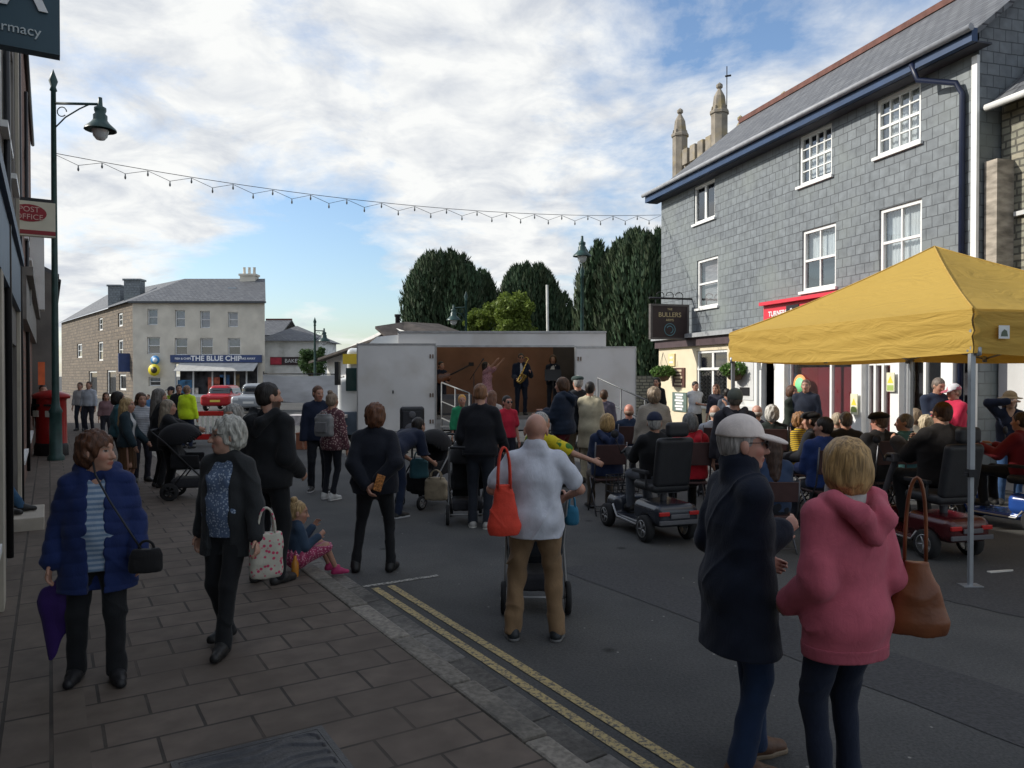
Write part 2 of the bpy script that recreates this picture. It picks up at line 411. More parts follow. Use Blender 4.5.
def hairmat(c):
    key = 'hair_' + '_'.join('%.3f' % x for x in c)
    if key in MC: return MC[key]
    m = bpy.data.materials.new('hair'); m.use_nodes = True; N = m.node_tree.nodes; L = m.node_tree.links; b = N['Principled BSDF']
    b.inputs['Roughness'].default_value = .5; b.inputs['Specular IOR Level'].default_value = .35
    tc = N.new('ShaderNodeTexCoord'); mp = N.new('ShaderNodeMapping'); mp.inputs['Scale'].default_value = (1, 1, .16); L.new(tc.outputs['Object'], mp.inputs['Vector'])
    n = N.new('ShaderNodeTexNoise'); n.inputs['Scale'].default_value = 75; n.inputs['Detail'].default_value = 5; n.inputs['Distortion'].default_value = .6; L.new(mp.outputs[0], n.inputs['Vector'])
    r = N.new('ShaderNodeValToRGB'); r.color_ramp.elements[0].position = .32; r.color_ramp.elements[1].position = .68
    r.color_ramp.elements[0].color = (*[x * .5 for x in c], 1); r.color_ramp.elements[1].color = (*[min(1, x * 1.55) for x in c], 1)
    L.new(n.outputs[0], r.inputs[0]); L.new(r.outputs[0], b.inputs['Base Color'])
    bp = N.new('ShaderNodeBump'); bp.inputs['Strength'].default_value = .6; bp.inputs['Distance'].default_value = .01; L.new(n.outputs[0], bp.inputs['Height']); L.new(bp.outputs[0], b.inputs['Normal'])
    MC[key] = m; return m
def ik(a, t, l1, l2, pole):
    a = np.array(a, float); t = np.array(t, float); d = t - a; L = np.linalg.norm(d); u = d / L
    mx = (l1 + l2) * .995
    if L > mx: t = a + u * mx; L = mx
    L = max(L, abs(l1 - l2) * 1.05 + 1e-4)
    p = np.array(pole, float); p = p - u * (p @ u); p /= max(np.linalg.norm(p), 1e-6)
    x = (l1 * l1 - l2 * l2 + L * L) / (2 * L); y = math.sqrt(max(l1 * l1 - x * x, 0))
    return a + u * x + p * y, t
def nz(v): v = np.array(v, float); return v / max(np.linalg.norm(v), 1e-9)

SKIN = (.42, .225, .155)
PEOPLE = []
def person(loc, face_rz, label, h=1.7, group=None, vox=.013, sit=False, pel=None, b=1.0, fem=False, lean=0.0, side=0.0, yaw=0.0,
           head=(0, 0), armL=None, armR=None, footL=None, footR=None, poleL=None, poleR=None, skin=SKIN, top=None, inner=None, bot=None,
           shoe=(.03, .03, .03), sole=None, hair=None, hat=None, specs=None, brow=(.12, .08, .05), name='person', beard=None, belly=0.0, fingers=True, tw=0.0):
    k = h / 1.7
    root = empty(name, loc, face_rz, label, 'person', group)
    P = np.array((0, 0, .935 * k if pel is None else pel)); 
    if sit and pel is None: P[2] = .54
    td = nz((math.sin(side), -math.sin(lean), math.cos(lean) * math.cos(side)))
    def rz(v, a): c, s_ = math.cos(a), math.sin(a); return np.array((v[0] * c - v[1] * s_, v[0] * s_ + v[1] * c, v[2]))
    fw = nz(rz(np.array((0, -math.cos(lean), -math.sin(lean))), tw)); rt = nz(np.cross(td, -fw)); rt = rt if rt[0] > 0 or abs(tw) > 1.4 else -rt   # rt points to the person's left (+X)
    C = P + td * .27 * k; Wst = P + td * .12 * k; Nk = P + td * .50 * k
    sw = (.142 if fem else .162) * k * (1 + (b - 1) * .4)
    ShL = Nk - td * .085 * k + rt * sw; ShR = Nk - td * .085 * k - rt * sw
    hy, hp = head
    hd = rz(np.array((0, -math.sin(hp + lean * .6), math.cos(hp + lean * .6))), tw + hy * .3)
    H = Nk + nz(td * .6 + hd * .6) * .045 * k + hd * .085 * k + fw * .012 * k
    # head frame: columns = axes (x left, y back, z up) in local space
    az = tw + hy; cx, sx_ = math.cos(hp), math.sin(hp)
    Rz = np.array(((math.cos(az), -math.sin(az), 0), (math.sin(az), math.cos(az), 0), (0, 0, 1)))
    Rx = np.array(((1, 0, 0), (0, cx, -sx_), (0, sx_, cx)))
    HM = Rz @ Rx
    kk = .477 * k + .583
    def hh(x, y, z): return H + HM @ (np.array((x, y, z)) * kk)
    HpL = P + rt * .085 * k - np.array((0, 0, .03 * k)); HpR = P - rt * .085 * k - np.array((0, 0, .03 * k))
    fL = np.array(footL if footL is not None else ((.11 * k, .02, .08 * k) if not sit else (.13, -.42, .085)), float)
    fR = np.array(footR if footR is not None else ((-.11 * k, .02, .08 * k) if not sit else (-.13, -.42, .085)), float)
    KL, AL = ik(HpL, fL, .43 * k, .41 * k, (.12, -1, .25)); KR, AR = ik(HpR, fR, .43 * k, .41 * k, (-.12, -1, .25))
    hl = np.array(armL if armL is not None else ((.225 * (.4+.6*b), -.07, .79) if not sit else (.13, -.34, P[2] / k + .12)), float) * k
    hr = np.array(armR if armR is not None else ((-.225 * (.4+.6*b), -.07, .79) if not sit else (-.13, -.34, P[2] / k + .12)), float) * k
    EL, WL = ik(ShL, hl, .285 * k, .25 * k, poleL or (.22, .9, -.5)); ER, WR = ik(ShR, hr, .285 * k, .25 * k, poleR or (-.22, .9, -.5))
    pts = [P, Nk, H, ShL, ShR, EL, ER, WL, WR, KL, KR, AL, AR]
    def bounds(ps, m): ps = np.array(ps); return ps.min(0) - m, ps.max(0) + m
    if vox > .0125: fingers = False
    # ------------------------------------------------------------ body (skin)
    lo, hi = bounds(pts, .24 * k); lo[2] = max(lo[2], -.02)
    F = Field(lo, hi, vox)
    sq = .66 + .12 * (b - 1) * 2
    F.cone(P, Wst, .15 * k * b, .125 * k * b, .03, fw, sq); F.cone(Wst, C, .125 * k * b, .145 * k * b, .03, fw, sq); F.cone(C, Nk - td * .05, .145 * k * b, .08 * k, .04, fw, sq)
    F.cone(ShL, ShR, .05 * k, .05 * k, .05)
    for S_ in (ShL, ShR): F.cone(Nk - td * .015 * k, S_ - (S_ - Nk) * .1, .046 * k, .04 * k, .03)
    for (S, E, W_) in ((ShL, EL, WL), (ShR, ER, WR)):
        F.cone(S, E, .05 * k * (.6 + .4 * b), .038 * k, .02); F.cone(E, W_, .039 * k, .026 * k, .015)
    lw_ = 1.0 if bot and (bot.get('kind') == 'skirt' or bot.get('len')) else .80
    for (A, K_, B_) in ((HpL, KL, AL), (HpR, KR, AR)):
        F.cone(A, K_, .08 * k * (.5 + .5 * b) * lw_, .052 * k * lw_, .03); F.cone(K_, B_, .052 * k * lw_, .034 * k * lw_, .02)
        F.cone(B_ - np.array((0, 0, .02 * k)), B_ + np.array((0, -.10 * k, -.052 * k)), .03 * k, .02 * k, .01)
    F.cone(Nk - td * .03, hh(0, .02, -.05), .056 * k, .05 * kk, .025)
    def E(x, y, z, a, b_, c, kq=.015, cut=False): F.ell(hh(x, y, z), (a * kk, b_ * kk, c * kk), kq * kk, HM, cut)
    E(0, .012, .03, .074, .094, .088); E(0, -.03, -.035, .058, .062, .078, .03); E(0, -.066, -.088, .028, .024, .022, .02)
    E(0, -.062, .035, .052, .03, .03, .02); E(.034, -.062, -.02, .024, .024, .024, .02); E(-.034, -.062, -.02, .024, .024, .024, .02)
    E(.031, -.098, .012, .016, .014, .011, .012, True); E(-.031, -.098, .012, .016, .014, .011, .012, True)
    F.cone(hh(0, -.088, .012), hh(0, -.112, -.028), .008 * kk, .013 * kk, .012 * kk)
    E(.011, -.098, -.032, .009, .01, .008, .008); E(-.011, -.098, -.032, .009, .01, .008, .008)
    E(0, -.088, -.056, .026, .012, .007, .008); E(0, -.087, -.067, .022, .012, .008, .006); E(0, -.102, -.0615, .022, .006, .0035, .004, True)
    E(.078, .008, -.005, .010, .02, .033, .008); E(-.078, .008, -.005, .010, .02, .033, .008)
    for sgn, E_, W_ in ((1, EL, WL), (-1, ER, WR)):
        d = nz(W_ - E_); side_ = nz(np.cross(d, nz(np.array((sgn, .0, .35))))); pn = nz(np.cross(side_, d)) * 1.0
        pn = nz(np.array((-sgn * .9, -.2, 0)) - d * (np.array((-sgn * .9, -.2, 0)) @ d)); sd = nz(np.cross(d, pn))
        if sd[1] > 0: sd = -sd          # thumb side points forward
        kn = W_ + d * .085 * k
        F.cone(W_, kn, .027 * k, .036 * k, .012, pn, .5)
        if fingers:
            for i, (o_, l_) in enumerate(((.029, .068), (.010, .076), (-.010, .071), (-.029, .056))):
                b0 = kn + sd * o_ * k; b1 = b0 + nz(d + pn * .35) * l_ * .5 * k; b2 = b1 + nz(d * .7 + pn * .9) * l_ * .5 * k
                F.cone(b0 - d * .02, b1, .0095 * k, .0092 * k, .004); F.cone(b1, b2, .0092 * k, .0078 * k, .004)
            t0 = W_ + d * .022 * k + sd * .022 * k; t1 = t0 + nz(d * .6 + sd * .75 + pn * .2) * .045 * k; t2 = t1 + nz(d + sd * .25 + pn * .3) * .033 * k
            F.cone(t0, t1, .014 * k, .0105 * k, .008); F.cone(t1, t2, .0105 * k, .0088 * k, .004)
        else:
            F.cone(kn, kn + nz(d + pn * .5) * .055 * k, .034 * k, .026 * k, .01, pn, .5); F.cone(W_ + d * .02, W_ + d * .05 + sd * .04, .014 * k, .011 * k, .008)
    iH = HM.T / kk
    def colors(V):
        c = np.ones((len(V), 4)); c[:, :3] = skin
        q = (V - H) @ iH.T
        fr = q[:, 1] < -.05
        def blend(mask, col, w=1.0): c[mask, :3] = c[mask, :3] * (1 - w) + np.array(col) * w
        blend(fr & (np.abs(q[:, 0]) < .024) & (np.abs(q[:, 2] + .0615) < .009), (skin[0] * .85, skin[1] * .45, skin[2] * .45), .8)
        ch = fr & (np.abs(np.abs(q[:, 0]) - .042) < .02) & (np.abs(q[:, 2] + .025) < .018); blend(ch, (skin[0] * 1.05, skin[1] * .8, skin[2] * .8), .5)
        blend((q[:, 1] < -.06) & (np.abs(np.abs(q[:, 0]) - .031) < .015) & (np.abs(q[:, 2] - .012) < .007), (.35, .3, .27))
        blend((q[:, 1] < -.06) & (np.abs(np.abs(q[:, 0]) - .031) < .0075) & (np.abs(q[:, 2] - .012) < .007), (.03, .025, .02))
        blend((q[:, 1] < -.06) & (np.abs(np.abs(q[:, 0]) - .033) < .02) & (np.abs(q[:, 2] - .034) < .005), brow, .75)
        if beard: blend((q[:, 1] < .0) & (q[:, 2] < -.035) & (q[:, 2] > -.125) & ~((np.abs(q[:, 0]) < .022) & (np.abs(q[:, 2] + .0615) < .007)), beard, .85)
        return c
    emit_field(F, 'body', skinmat(), root, colors)
    # ------------------------------------------------------------ upper garments
    def garment(t, nm):
        th = t.get('t', .02); hem = t.get('hem', .0); sl = t.get('sl', 'long'); fl = t.get('flare', 0.0)
        lo, hi = bounds([P, Nk, ShL, ShR, EL, ER, WL, WR, P - np.array((0, 0, max(hem, 0) * k))], (.24 + th + fl) * k * max(1, b)); hi[2] += .05
        G = Field(lo, hi, vox)
        tb = th + .005
        hb = P - (td * .6 + np.array((0, 0, .4))) * max(hem, .0) * k if not sit else P - td * .02
        r0 = (.155 * b + tb) * k
        if hem > 0 and not sit: G.cone(P, hb - np.array((0, 0, .05)), r0, r0 + fl * k, .04, fw, sq + .03)
        if not sit: G.ell(P - fw * .045 * k - np.array((0, 0, .03 * k)), ((.145 * b + tb) * k, (.088 * b + tb) * k, (.11 + tb) * k), .05)
        G.cone(P, Wst, r0, (.138 * b + tb) * k, .04, fw, sq); G.cone(Wst, C, (.138 * b + tb) * k, (.15 * b + tb) * k, .04, fw, sq); G.cone(C, Nk - td * .045 * k, (.15 * b + tb) * k, (.085 + tb * .6) * k, .05, fw, sq)
        G.cone(ShL - rt * .02, ShR + rt * .02, (.048 + tb * .6) * k, (.048 + tb * .6) * k, .05)
        for S_ in (ShL, ShR): G.cone(Nk - td * .02 * k, S_ - (S_ - Nk) * .12, (.046 + tb * .6) * k, (.042 + tb * .6) * k, .03)
        if fem: G.ell(C + fw * .085 * k * b + rt * .06 * k + td * .03, (.06 * k, .05 * k, .06 * k), .05); G.ell(C + fw * .085 * k * b - rt * .06 * k + td * .03, (.06 * k, .05 * k, .06 * k), .05)
        if belly: G.ell(Wst + fw * .06 * k - td * .01, (.15 * k * b, (.08 + belly) * k, .15 * k), .06)
        rs = (.047 * (.6 + .4 * b) + tb * .8) * k
        for (S, E_, W_) in ((ShL, EL, WL), (ShR, ER, WR)):
            if sl == 'long': G.cone(S, E_, rs, (.042 + tb) * k, .03); G.cone(E_, W_ - nz(W_ - E_) * .012, (.042 + tb) * k, (.032 + tb * .9) * k, .015)
            elif sl == 'short': G.cone(S, S + (E_ - S) * .72, rs, (.054 + tb * .9) * k, .03)
        if t.get('hood'):
            for sg_ in (1, -1):
                h0 = Nk + fw * .05 * k + rt * .085 * k * sg_ - td * .01 * k; h1 = Nk - fw * .05 * k + rt * .11 * k * sg_ + td * .005 * k; h2 = Nk - fw * (.13 + th) * k + rt * .055 * k * sg_ - td * .07 * k; h3 = Nk - fw * (.125 + th) * k - td * .15 * k
                G.cone(h0, h1, .026 * k, .040 * k, .02); G.cone(h1, h2, .040 * k, .048 * k, .02); G.cone(h2, h3, .048 * k, .038 * k, .02)
        if t.get('collar'):
            G.cone(Nk - td * .02 * k, Nk + td * (.035 if t['collar'] == 1 else .008) * k, (.086 + tb * .3) * k, (.080 + tb * .3) * k, .02)
        G.cone(Nk + td * .0 * k, Nk + td * .2 * k + fw * .02, (.058 if not t.get('hood') else .066) * k, (.085 if not t.get('hood') else .13) * k, .01, cut=True)
        if t.get('vneck', 0): G.cone(Nk + fw * .06 * k, Nk + fw * .12 * k - td * t['vneck'] * k, .06 * k, .02 * k, .01, cut=True)
        op = t.get('open', 0)
        if op:
            TM = np.stack([rt, -fw, td], 1)
            G.box(P + td * .12 * k + fw * (.07 + .28) * k, (op * k * 1.15, .28 * k, .75 * k), .02, .01, TM, cut=True)
            G.cone(P - td * (hem + .1) * k + fw * .2 * k, P + td * .2 * k + fw * .2 * k, op * k * 1.3, op * k * .9, .01, cut=True)
        if t.get('quilt'): q_ = t['quilt']; G.disp(lambda X, Y, Z: -.0075 * np.sqrt(np.abs(np.sin(math.pi * (Z + .12 * np.abs(X)) / q_))) + .004)
        G.disp(folds(t.get('fold', .0045), rnd.random() * 9, t.get('ff', 1)))
        if not sit or hem > 0: G.plane((0, 0, -1), -(P[2] - max(hem, -.08) * k - (.0 if hem else .0)))
        if sit: G.plane((0, 0, -1), -(P[2] - .07))
        if sl == 'long':
            pass
        if t.get('band'):
            a0 = G.a.copy(); G.a = G.a - .004; hz_ = P[2] - max(hem, -.08) * k; G.plane((0, 0, 1), hz_ + t['band']); G.plane((0, 0, -1), -(hz_ - .004)); emit_field(G, 'hem_band', cloth(tuple(c_ * .8 for c_ in t['c'])), root); G.a = a0
        emit_field(G, nm, t['m'] if 'm' in t else cloth(t['c'], t.get('pat'), t.get('c2'), t.get('rough', .85)), root)
    if inner: garment(inner, inner.get('name', 'shirt'))
    if top: garment(top, top.get('name', 'jacket'))
    # ------------------------------------------------------------ lower garments
    if bot is None: bot = dict(c=(.02, .022, .03))
    lo, hi = bounds([P, KL, KR, AL, AR], .24 * k * max(1, b)); hi[2] = P[2] + .14 * k; lo[2] = min(AL[2], AR[2]) - .08
    G = Field(lo, hi, vox); w = bot.get('w', 1.0)
    if bot.get('kind') == 'skirt':
        hz = bot.get('len', .5) * k
        G.cone(P + td * .08 * k, P, .14 * k * b, .165 * k * b, .03, fw, sq)
        if sit: G.cone(HpL, KL, .11 * k, .10 * k, .08); G.cone(HpR, KR, .11 * k, .10 * k, .08); G.cone(P, (KL + KR) / 2, .14 * k, .12 * k, .05)
        else: G.cone(P, P - np.array((0, 0, hz + .05)), .165 * k * b, .165 * k * b + bot.get('flare', .07), .03, fw, .8); G.plane((0, 0, -1), -(P[2] - hz))
        G.disp(lambda X, Y, Z: .008 * np.sin(np.arctan2(Y, X) * 13 + .0 * Z))
    else:
        G.cone(P + td * .08 * k, P - td * .0, .138 * k * b + .01, .152 * k * b + .01, .03, fw, sq + .04)
        G.ell(P - fw * .045 * k - np.array((0, 0, .03 * k)), (.14 * k * b, .085 * k * b, .10 * k), .04)
        for (A, K_, B_) in ((HpL, KL, AL), (HpR, KR, AR)):
            G.cone(A, K_, (.088 * (.5 + .5 * b)) * k * (.85 + .15 * w) + .006, .062 * k * w, .035); G.cone(K_, B_, .062 * k * w, .052 * k * w, .02)
            if not bot.get('bare'): G.cone(K_ + (B_ - K_) * .8, B_ + (B_ - K_) * .06, .052 * k * w, .055 * k * w, .02)
        G.disp(folds(bot.get('fold', .005), rnd.random() * 9, 1.2))
        if bot.get('len'):   # shorts
            G.plane((0, 0, -1), -(P[2] - bot['len'] * k))
        elif abs(AL[2] - AR[2]) < .05: G.plane((0, 0, -1), -(min(AL[2], AR[2]) - .035 * k))
    emit_field(G, bot.get('name', 'skirt' if bot.get('kind') == 'skirt' else 'trousers'), cloth(bot['c'], bot.get('pat'), bot.get('c2')), root)
    # ------------------------------------------------------------ shoes
    if shoe is not None:
        for A, K_, sg in ((AL, KL, 1), (AR, KR, -1)):
            z0 = A[2] - .082 * k; dr = nz((sg * .22, -1, 0)); dr = nz(rz(dr, tw * .0))
            lo, hi = bounds([A + dr * .2 * k, A - dr * .1], .07); lo[2] = z0 - .02; hi[2] = A[2] + .06
            G = Field(lo, hi, max(vox * .8, .006))
            hl_ = A - dr * .035 * k; hl_[2] = z0 + .038 * k; to = A + dr * .155 * k; to[2] = z0 + .03 * k; mid = A + dr * .06 * k; mid[2] = z0 + .045 * k
            G.cone(hl_, mid, .040 * k, .045 * k, .02); G.cone(mid, to, .045 * k, .036 * k, .02); G.cone(hl_, A + np.array((0, 0, .015)), .040 * k, .048 * k, .02); G.cone(A + np.array((0, 0, -.01)), mid, .048 * k, .045 * k, .02)
            G.plane((0, 0, -1), -(z0 + .006))
            sm = mat('leather_%.2f_%.2f_%.2f' % tuple(shoe), shoe, .5, .1, 20, .2, 60)
            so = emit_field(G, 'shoe', sm, root)
            if sole and so is not None:
                G = Field(lo, hi, max(vox * .8, .006))
                hl_[2] = to[2] = z0 + .012
                G.cone(hl_, mid * (1, 1, 0) + np.array((0, 0, z0 + .012)), .044 * k, .050 * k, .01); G.cone(mid * (1, 1, 0) + np.array((0, 0, z0 + .012)), to, .050 * k, .041 * k, .01)
                G.plane((0, 0, -1), -(z0 + .001)); G.plane((0, 0, 1), z0 + .028)
                emit_field(G, 'sole', mat('sole_%.2f_%.2f_%.2f' % tuple(sole), sole, .6, .05), so)
    # ------------------------------------------------------------ hair and hat
    hv = max(vox * .75, .0055)
    if hair:
        st = hair['s']; c = hair.get('c', (.1, .07, .05))
        lo, hi = bounds([H], .2 * kk)
        if st in ('long', 'pony'): lo[2] -= .22 * k; 
        G = Field(lo, hi, hv)
        def E(x, y, z, a, b_, c_, kq=.015, cut=False): G.ell(hh(x, y, z), (a * kk, b_ * kk, c_ * kk), kq * kk, HM, cut)
        if st == 'short':
            E(0, .018, .036, .080, .099, .093); E(0, .038, -.012, .072, .070, .07); E(0, -.095, -.045, .085, .075, .105, .008, True); E(0, .03, -.13, .11, .11, .065, .01, True)
            E(.08, -.02, -.03, .02, .03, .035, .006, True); E(-.08, -.02, -.03, .02, .03, .035, .006, True)
        elif st == 'bob':
            E(0, .022, .035, .092, .106, .099); E(0, .035, -.03, .098, .092, .095, .03); E(0, -.11, -.045, .066, .085, .10, .012, True); E(0, .02, -.19, .15, .15, .09, .01, True)
        elif st == 'fluffy':
            E(0, .02, .04, .095, .108, .102); E(0, .04, -.02, .092, .085, .085, .03); E(0, -.108, -.04, .066, .078, .092, .012, True)
        elif st == 'long':
            E(0, .02, .035, .088, .102, .096); E(0, .04, -.05, .09, .075, .11, .03); G.cone(hh(0, .05, -.05), hh(0, .085, -.30), .085 * kk, .07 * kk, .03); E(0, -.108, -.055, .062, .085, .115, .012, True)
        elif st == 'pony':
            E(0, .018, .036, .081, .099, .093); E(0, .04, -.01, .074, .07, .07); E(0, -.095, -.04, .085, .075, .105, .008, True); G.cone(hh(0, .1, .04), hh(0, .135, -.04), .03 * kk, .036 * kk, .015); G.cone(hh(0, .135, -.04), hh(0, .12, -.2), .036 * kk, .015 * kk, .015)
        elif st == 'bun':
            E(0, .018, .036, .082, .100, .094); E(0, .04, -.01, .076, .072, .072); E(0, -.095, -.04, .085, .075, .105, .008, True); E(0, .06, .13, .04, .04, .036, .01)
        elif st == 'fringe':   # bald on top, hair round the sides and back
            E(0, .03, -.012, .0785, .088, .055); E(0, -.1, -.03, .12, .085, .12, .008, True); E(0, .0, .10, .09, .12, .075, .01, True); E(0, .03, -.12, .11, .11, .065, .01, True)
        am = {'fluffy': .007, 'bob': .003, 'long': .004, 'fringe': .0006}.get(st, .0022)
        if hair.get('curly'): am = .011
        sd_ = rnd.random() * 9
        G.disp(lambda X, Y, Z: am * (np.sin(95 * X + 20 * Z + sd_) * np.sin(88 * Y + 1.5 * np.sin(30 * Z)) + .6 * np.sin(60 * Z + 40 * X + sd_) * np.sin(70 * Y + 30 * X)))
        emit_field(G, 'hair', hairmat(c), root)
    if hat:
        st = hat['s']; lo, hi = bounds([H], .26 * kk); G = Field(lo, hi, hv)
        def E(x, y, z, a, b_, c_, kq=.015, cut=False): G.ell(hh(x, y, z), (a * kk, b_ * kk, c_ * kk), kq * kk, HM, cut)
        def B(x, y, z, a, b_, c_, cut=False): G.box(hh(x, y, z), (a * kk, b_ * kk, c_ * kk), .01, .006, HM, cut)
        if st == 'cap':
            E(0, .014, .045, .093, .110, .100); B(0, 0, -.10, .2, .2, .128, True); B(0, 0, -.03, .2, .2, .072 - .0, True)
            G2 = Field(lo, hi, hv)
            ct_, st_ = math.cos(.22), math.sin(.22); BM = HM @ np.array(((1, 0, 0), (0, ct_, -st_), (0, st_, ct_)))
            G2.ell(hh(0, -.115, .032), (.080 * kk, .088 * kk, .02 * kk), .01, BM); G2.ell(hh(0, -.12, .014), (.074 * kk, .095 * kk, .022 * kk), .004, BM, True); G2.ell(hh(0, .03, .03), (.085 * kk, .10 * kk, .1 * kk), .004, HM, True)
            G.a = np.minimum(G.a, G2.a)
        elif st == 'beanie':
            E(0, .016, .04, .090, .107, .100); B(0, -.02, -.12, .2, .2, .115, True)
        elif st == 'flat':
            E(0, .0, .075, .098, .125, .05); E(0, -.05, .055, .085, .09, .03, .02)
            B(0, 0, -.06, .2, .2, .09, True)
        elif st == 'brim':
            E(0, .01, .06, .088, .1, .085); E(0, .0, .035, .16, .17, .014, .02)
        G.disp(folds(.0015, 3, 2))
        emit_field(G, hat.get('name', 'cap'), cloth(hat['c'], hat.get('pat'), hat.get('c2')), root)
    if specs:
        m = MB(); gm = mat('lens_dark', (.01, .01, .012), .1, 0, spec=.8) if specs == 'dark' else mat('spectacle_frame', (.03, .025, .02), .3, 0)
        for s_ in (1, -1):
            m.tube([Vector(hh(s_ * .075, .0, .016)), Vector(hh(s_ * .068, -.06, .018)), Vector(hh(s_ * .055, -.098, .016))], .0022, 5)
            if specs == 'dark': m.lathe(Vector(hh(s_ * .033, -.1, .010)), [(0, -.004), (.022, -.003), (.024, 0), (.022, .003), (0, .004)], 12, axis=Vector(HM @ np.array((0, 1, 0))))
            else:
                m.tube([Vector(hh(s_ * .033 + .022 * math.cos(a), -.102, .010 + .017 * math.sin(a))) for a in np.linspace(0, 2 * math.pi, 13)], .0018, 5, cap=False)
        m.tube([Vector(hh(.012, -.104, .014)), Vector(hh(-.012, -.104, .014))], .002, 5)
        m.build('sunglasses' if specs == 'dark' else 'glasses', gm, root, uv=False)
    info = dict(root=root, WL=WL, WR=WR, ShL=ShL, ShR=ShR, H=H, Nk=Nk, P=P, k=k, HM=HM, fw=fw, rt=rt, EL=EL, ER=ER)
    PEOPLE.append(info)
    return info
def wp(info, v):       # a point of a person's own space in the world
    r = info['root']; M = Matrix.Rotation(r.rotation_euler.z, 3, 'Z'); return M @ Vector(v) + Vector(r.location)
# ================================================================ light and sky
SUN = Vector((-.99, .10, 0)).normalized() * math.cos(R(31)) + Vector((0, 0, math.sin(R(31))))
w = bpy.data.worlds.new('World'); scn.world = w; w.use_nodes = True
nt = w.node_tree; N = nt.nodes; L = nt.links; bg = N['Background']; bg.inputs[1].default_value = 0.10
sky = N.new('ShaderNodeTexSky'); sky.sky_type = 'NISHITA'; sky.sun_disc = False; sky.sun_elevation = R(31); sky.sun_rotation = math.atan2(SUN.x, SUN.y)
sky.air_density = 1.1; sky.dust_density = 1.2; sky.ozone_density = 2.0; sky.altitude = 50
tc = N.new('ShaderNodeTexCoord'); sp = N.new('ShaderNodeSeparateXYZ'); L.new(tc.outputs['Generated'], sp.inputs[0])
def mth(op, a, b=None, c=None):
    n = N.new('ShaderNodeMath'); n.operation = op
    for i, x in enumerate((a, b, c)):
        if x is None: continue
        if isinstance(x, (int, float)): n.inputs[i].default_value = x
        else: L.new(x, n.inputs[i])
    return n.outputs[0]
zz = mth('MAXIMUM', sp.outputs[2], 0.0); den = mth('ADD', zz, .22)
cx_ = mth('DIVIDE', sp.outputs[0], den); cy_ = mth('DIVIDE', sp.outputs[1], den)
cb = N.new('ShaderNodeCombineXYZ'); L.new(cx_, cb.inputs[0]); L.new(cy_, cb.inputs[1])
def noise(scale, detail, off, dist=0.0, rough=.55):
    mp = N.new('ShaderNodeMapping'); mp.inputs['Location'].default_value = off; L.new(cb.outputs[0], mp.inputs['Vector'])
    n = N.new('ShaderNodeTexNoise'); n.inputs['Scale'].default_value = scale; n.inputs['Detail'].default_value = detail; n.inputs['Distortion'].default_value = dist; n.inputs['Roughness'].default_value = rough
    L.new(mp.outputs[0], n.inputs['Vector']); return n.outputs[0]
n1 = noise(1.9, 12, (3.1, 1.7, 0), .3, .62)
n2 = noise(4.2, 9, (7.3, 2.2, 0), .4, .6)
# gaps of open sky in a few directions, as holes in the cloud deck
def hole(px, py, rad, amt):
    d = ray(px, py).normalized(); vn = N.new('ShaderNodeVectorMath'); vn.operation = 'DISTANCE'
    L.new(tc.outputs['Generated'], vn.inputs[0]); vn.inputs[1].default_value = d
    mr = N.new('ShaderNodeMapRange'); mr.interpolation_type = 'SMOOTHSTEP'; mr.inputs[1].default_value = 0; mr.inputs[2].default_value = rad; mr.inputs[3].default_value = amt; mr.inputs[4].default_value = 0
    L.new(vn.outputs['Value'], mr.inputs[0]); return mr.outputs[0]
n4 = noise(9, 6, (1.3, 5.2, 0), .2, .6); cov = mth('ADD', n1, mth('MULTIPLY', mth('SUBTRACT', n4, .5), .16))
for hpar in ((270, 272, .18, .27), (350, 232, .12, .17), (110, 245, .10, .16), (760, 50, .14, .05), (60, 20, .12, .08), (600, 235, .08, .14), (380, 315, .10, .14)):
    cov = mth('SUBTRACT', cov, hole(*hpar))
for hpar in ((470, 120, .35, .16), (150, 90, .30, .14), (90, 290, .10, .20), (320, 330, .10, .05), (880, 30, .1, .05), (520, 250, .1, .12), (180, 200, .15, .12)):
    cov = mth('ADD', cov, hole(*hpar))
rp = N.new('ShaderNodeValToRGB'); rp.color_ramp.elements[0].position = .36; rp.color_ramp.elements[1].position = .60; L.new(cov, rp.inputs[0])
shade = N.new('ShaderNodeValToRGB'); shade.color_ramp.elements[0].position = .30; shade.color_ramp.elements[1].position = .58
shade.color_ramp.elements[0].color = (4.5, 4.95, 5.9, 1); shade.color_ramp.elements[1].color = (7.6, 7.8, 8.2, 1)
shade.color_ramp.elements[0].color = (.60, .65, .74, 1); shade.color_ramp.elements[1].color = (.97, .99, 1.0, 1)
L.new(n2, shade.inputs[0])
sc_ = N.new('ShaderNodeMix'); sc_.data_type = 'RGBA'; sc_.blend_type = 'MULTIPLY'; sc_.inputs[0].default_value = 1; sc_.clamp_result = False
L.new(shade.outputs[0], sc_.inputs[6]); sc_.inputs[7].default_value = (10.0, 9.9, 9.7, 1)
skm = N.new('ShaderNodeMix'); skm.data_type = 'RGBA'; skm.blend_type = 'MULTIPLY'; skm.inputs[0].default_value = 1; skm.clamp_result = False
L.new(sky.outputs[0], skm.inputs[6]); skm.inputs[7].default_value = (1.6, 1.72, 1.85, 1)
mxs = N.new('ShaderNodeMix'); mxs.data_type = 'RGBA'; mxs.clamp_result = False; L.new(rp.outputs[0], mxs.inputs[0]); L.new(skm.outputs[2], mxs.inputs[6]); L.new(sc_.outputs[2], mxs.inputs[7])
L.new(mxs.outputs[2], bg.inputs[0])
sl = bpy.data.lights.new('sun', 'SUN'); sl.energy = 4.6; sl.angle = R(.5); sl.color = (1, .95, .86)
so = bpy.data.objects.new('sun', sl); COL.objects.link(so); so.rotation_euler = SUN.to_track_quat('Z', 'Y').to_euler()
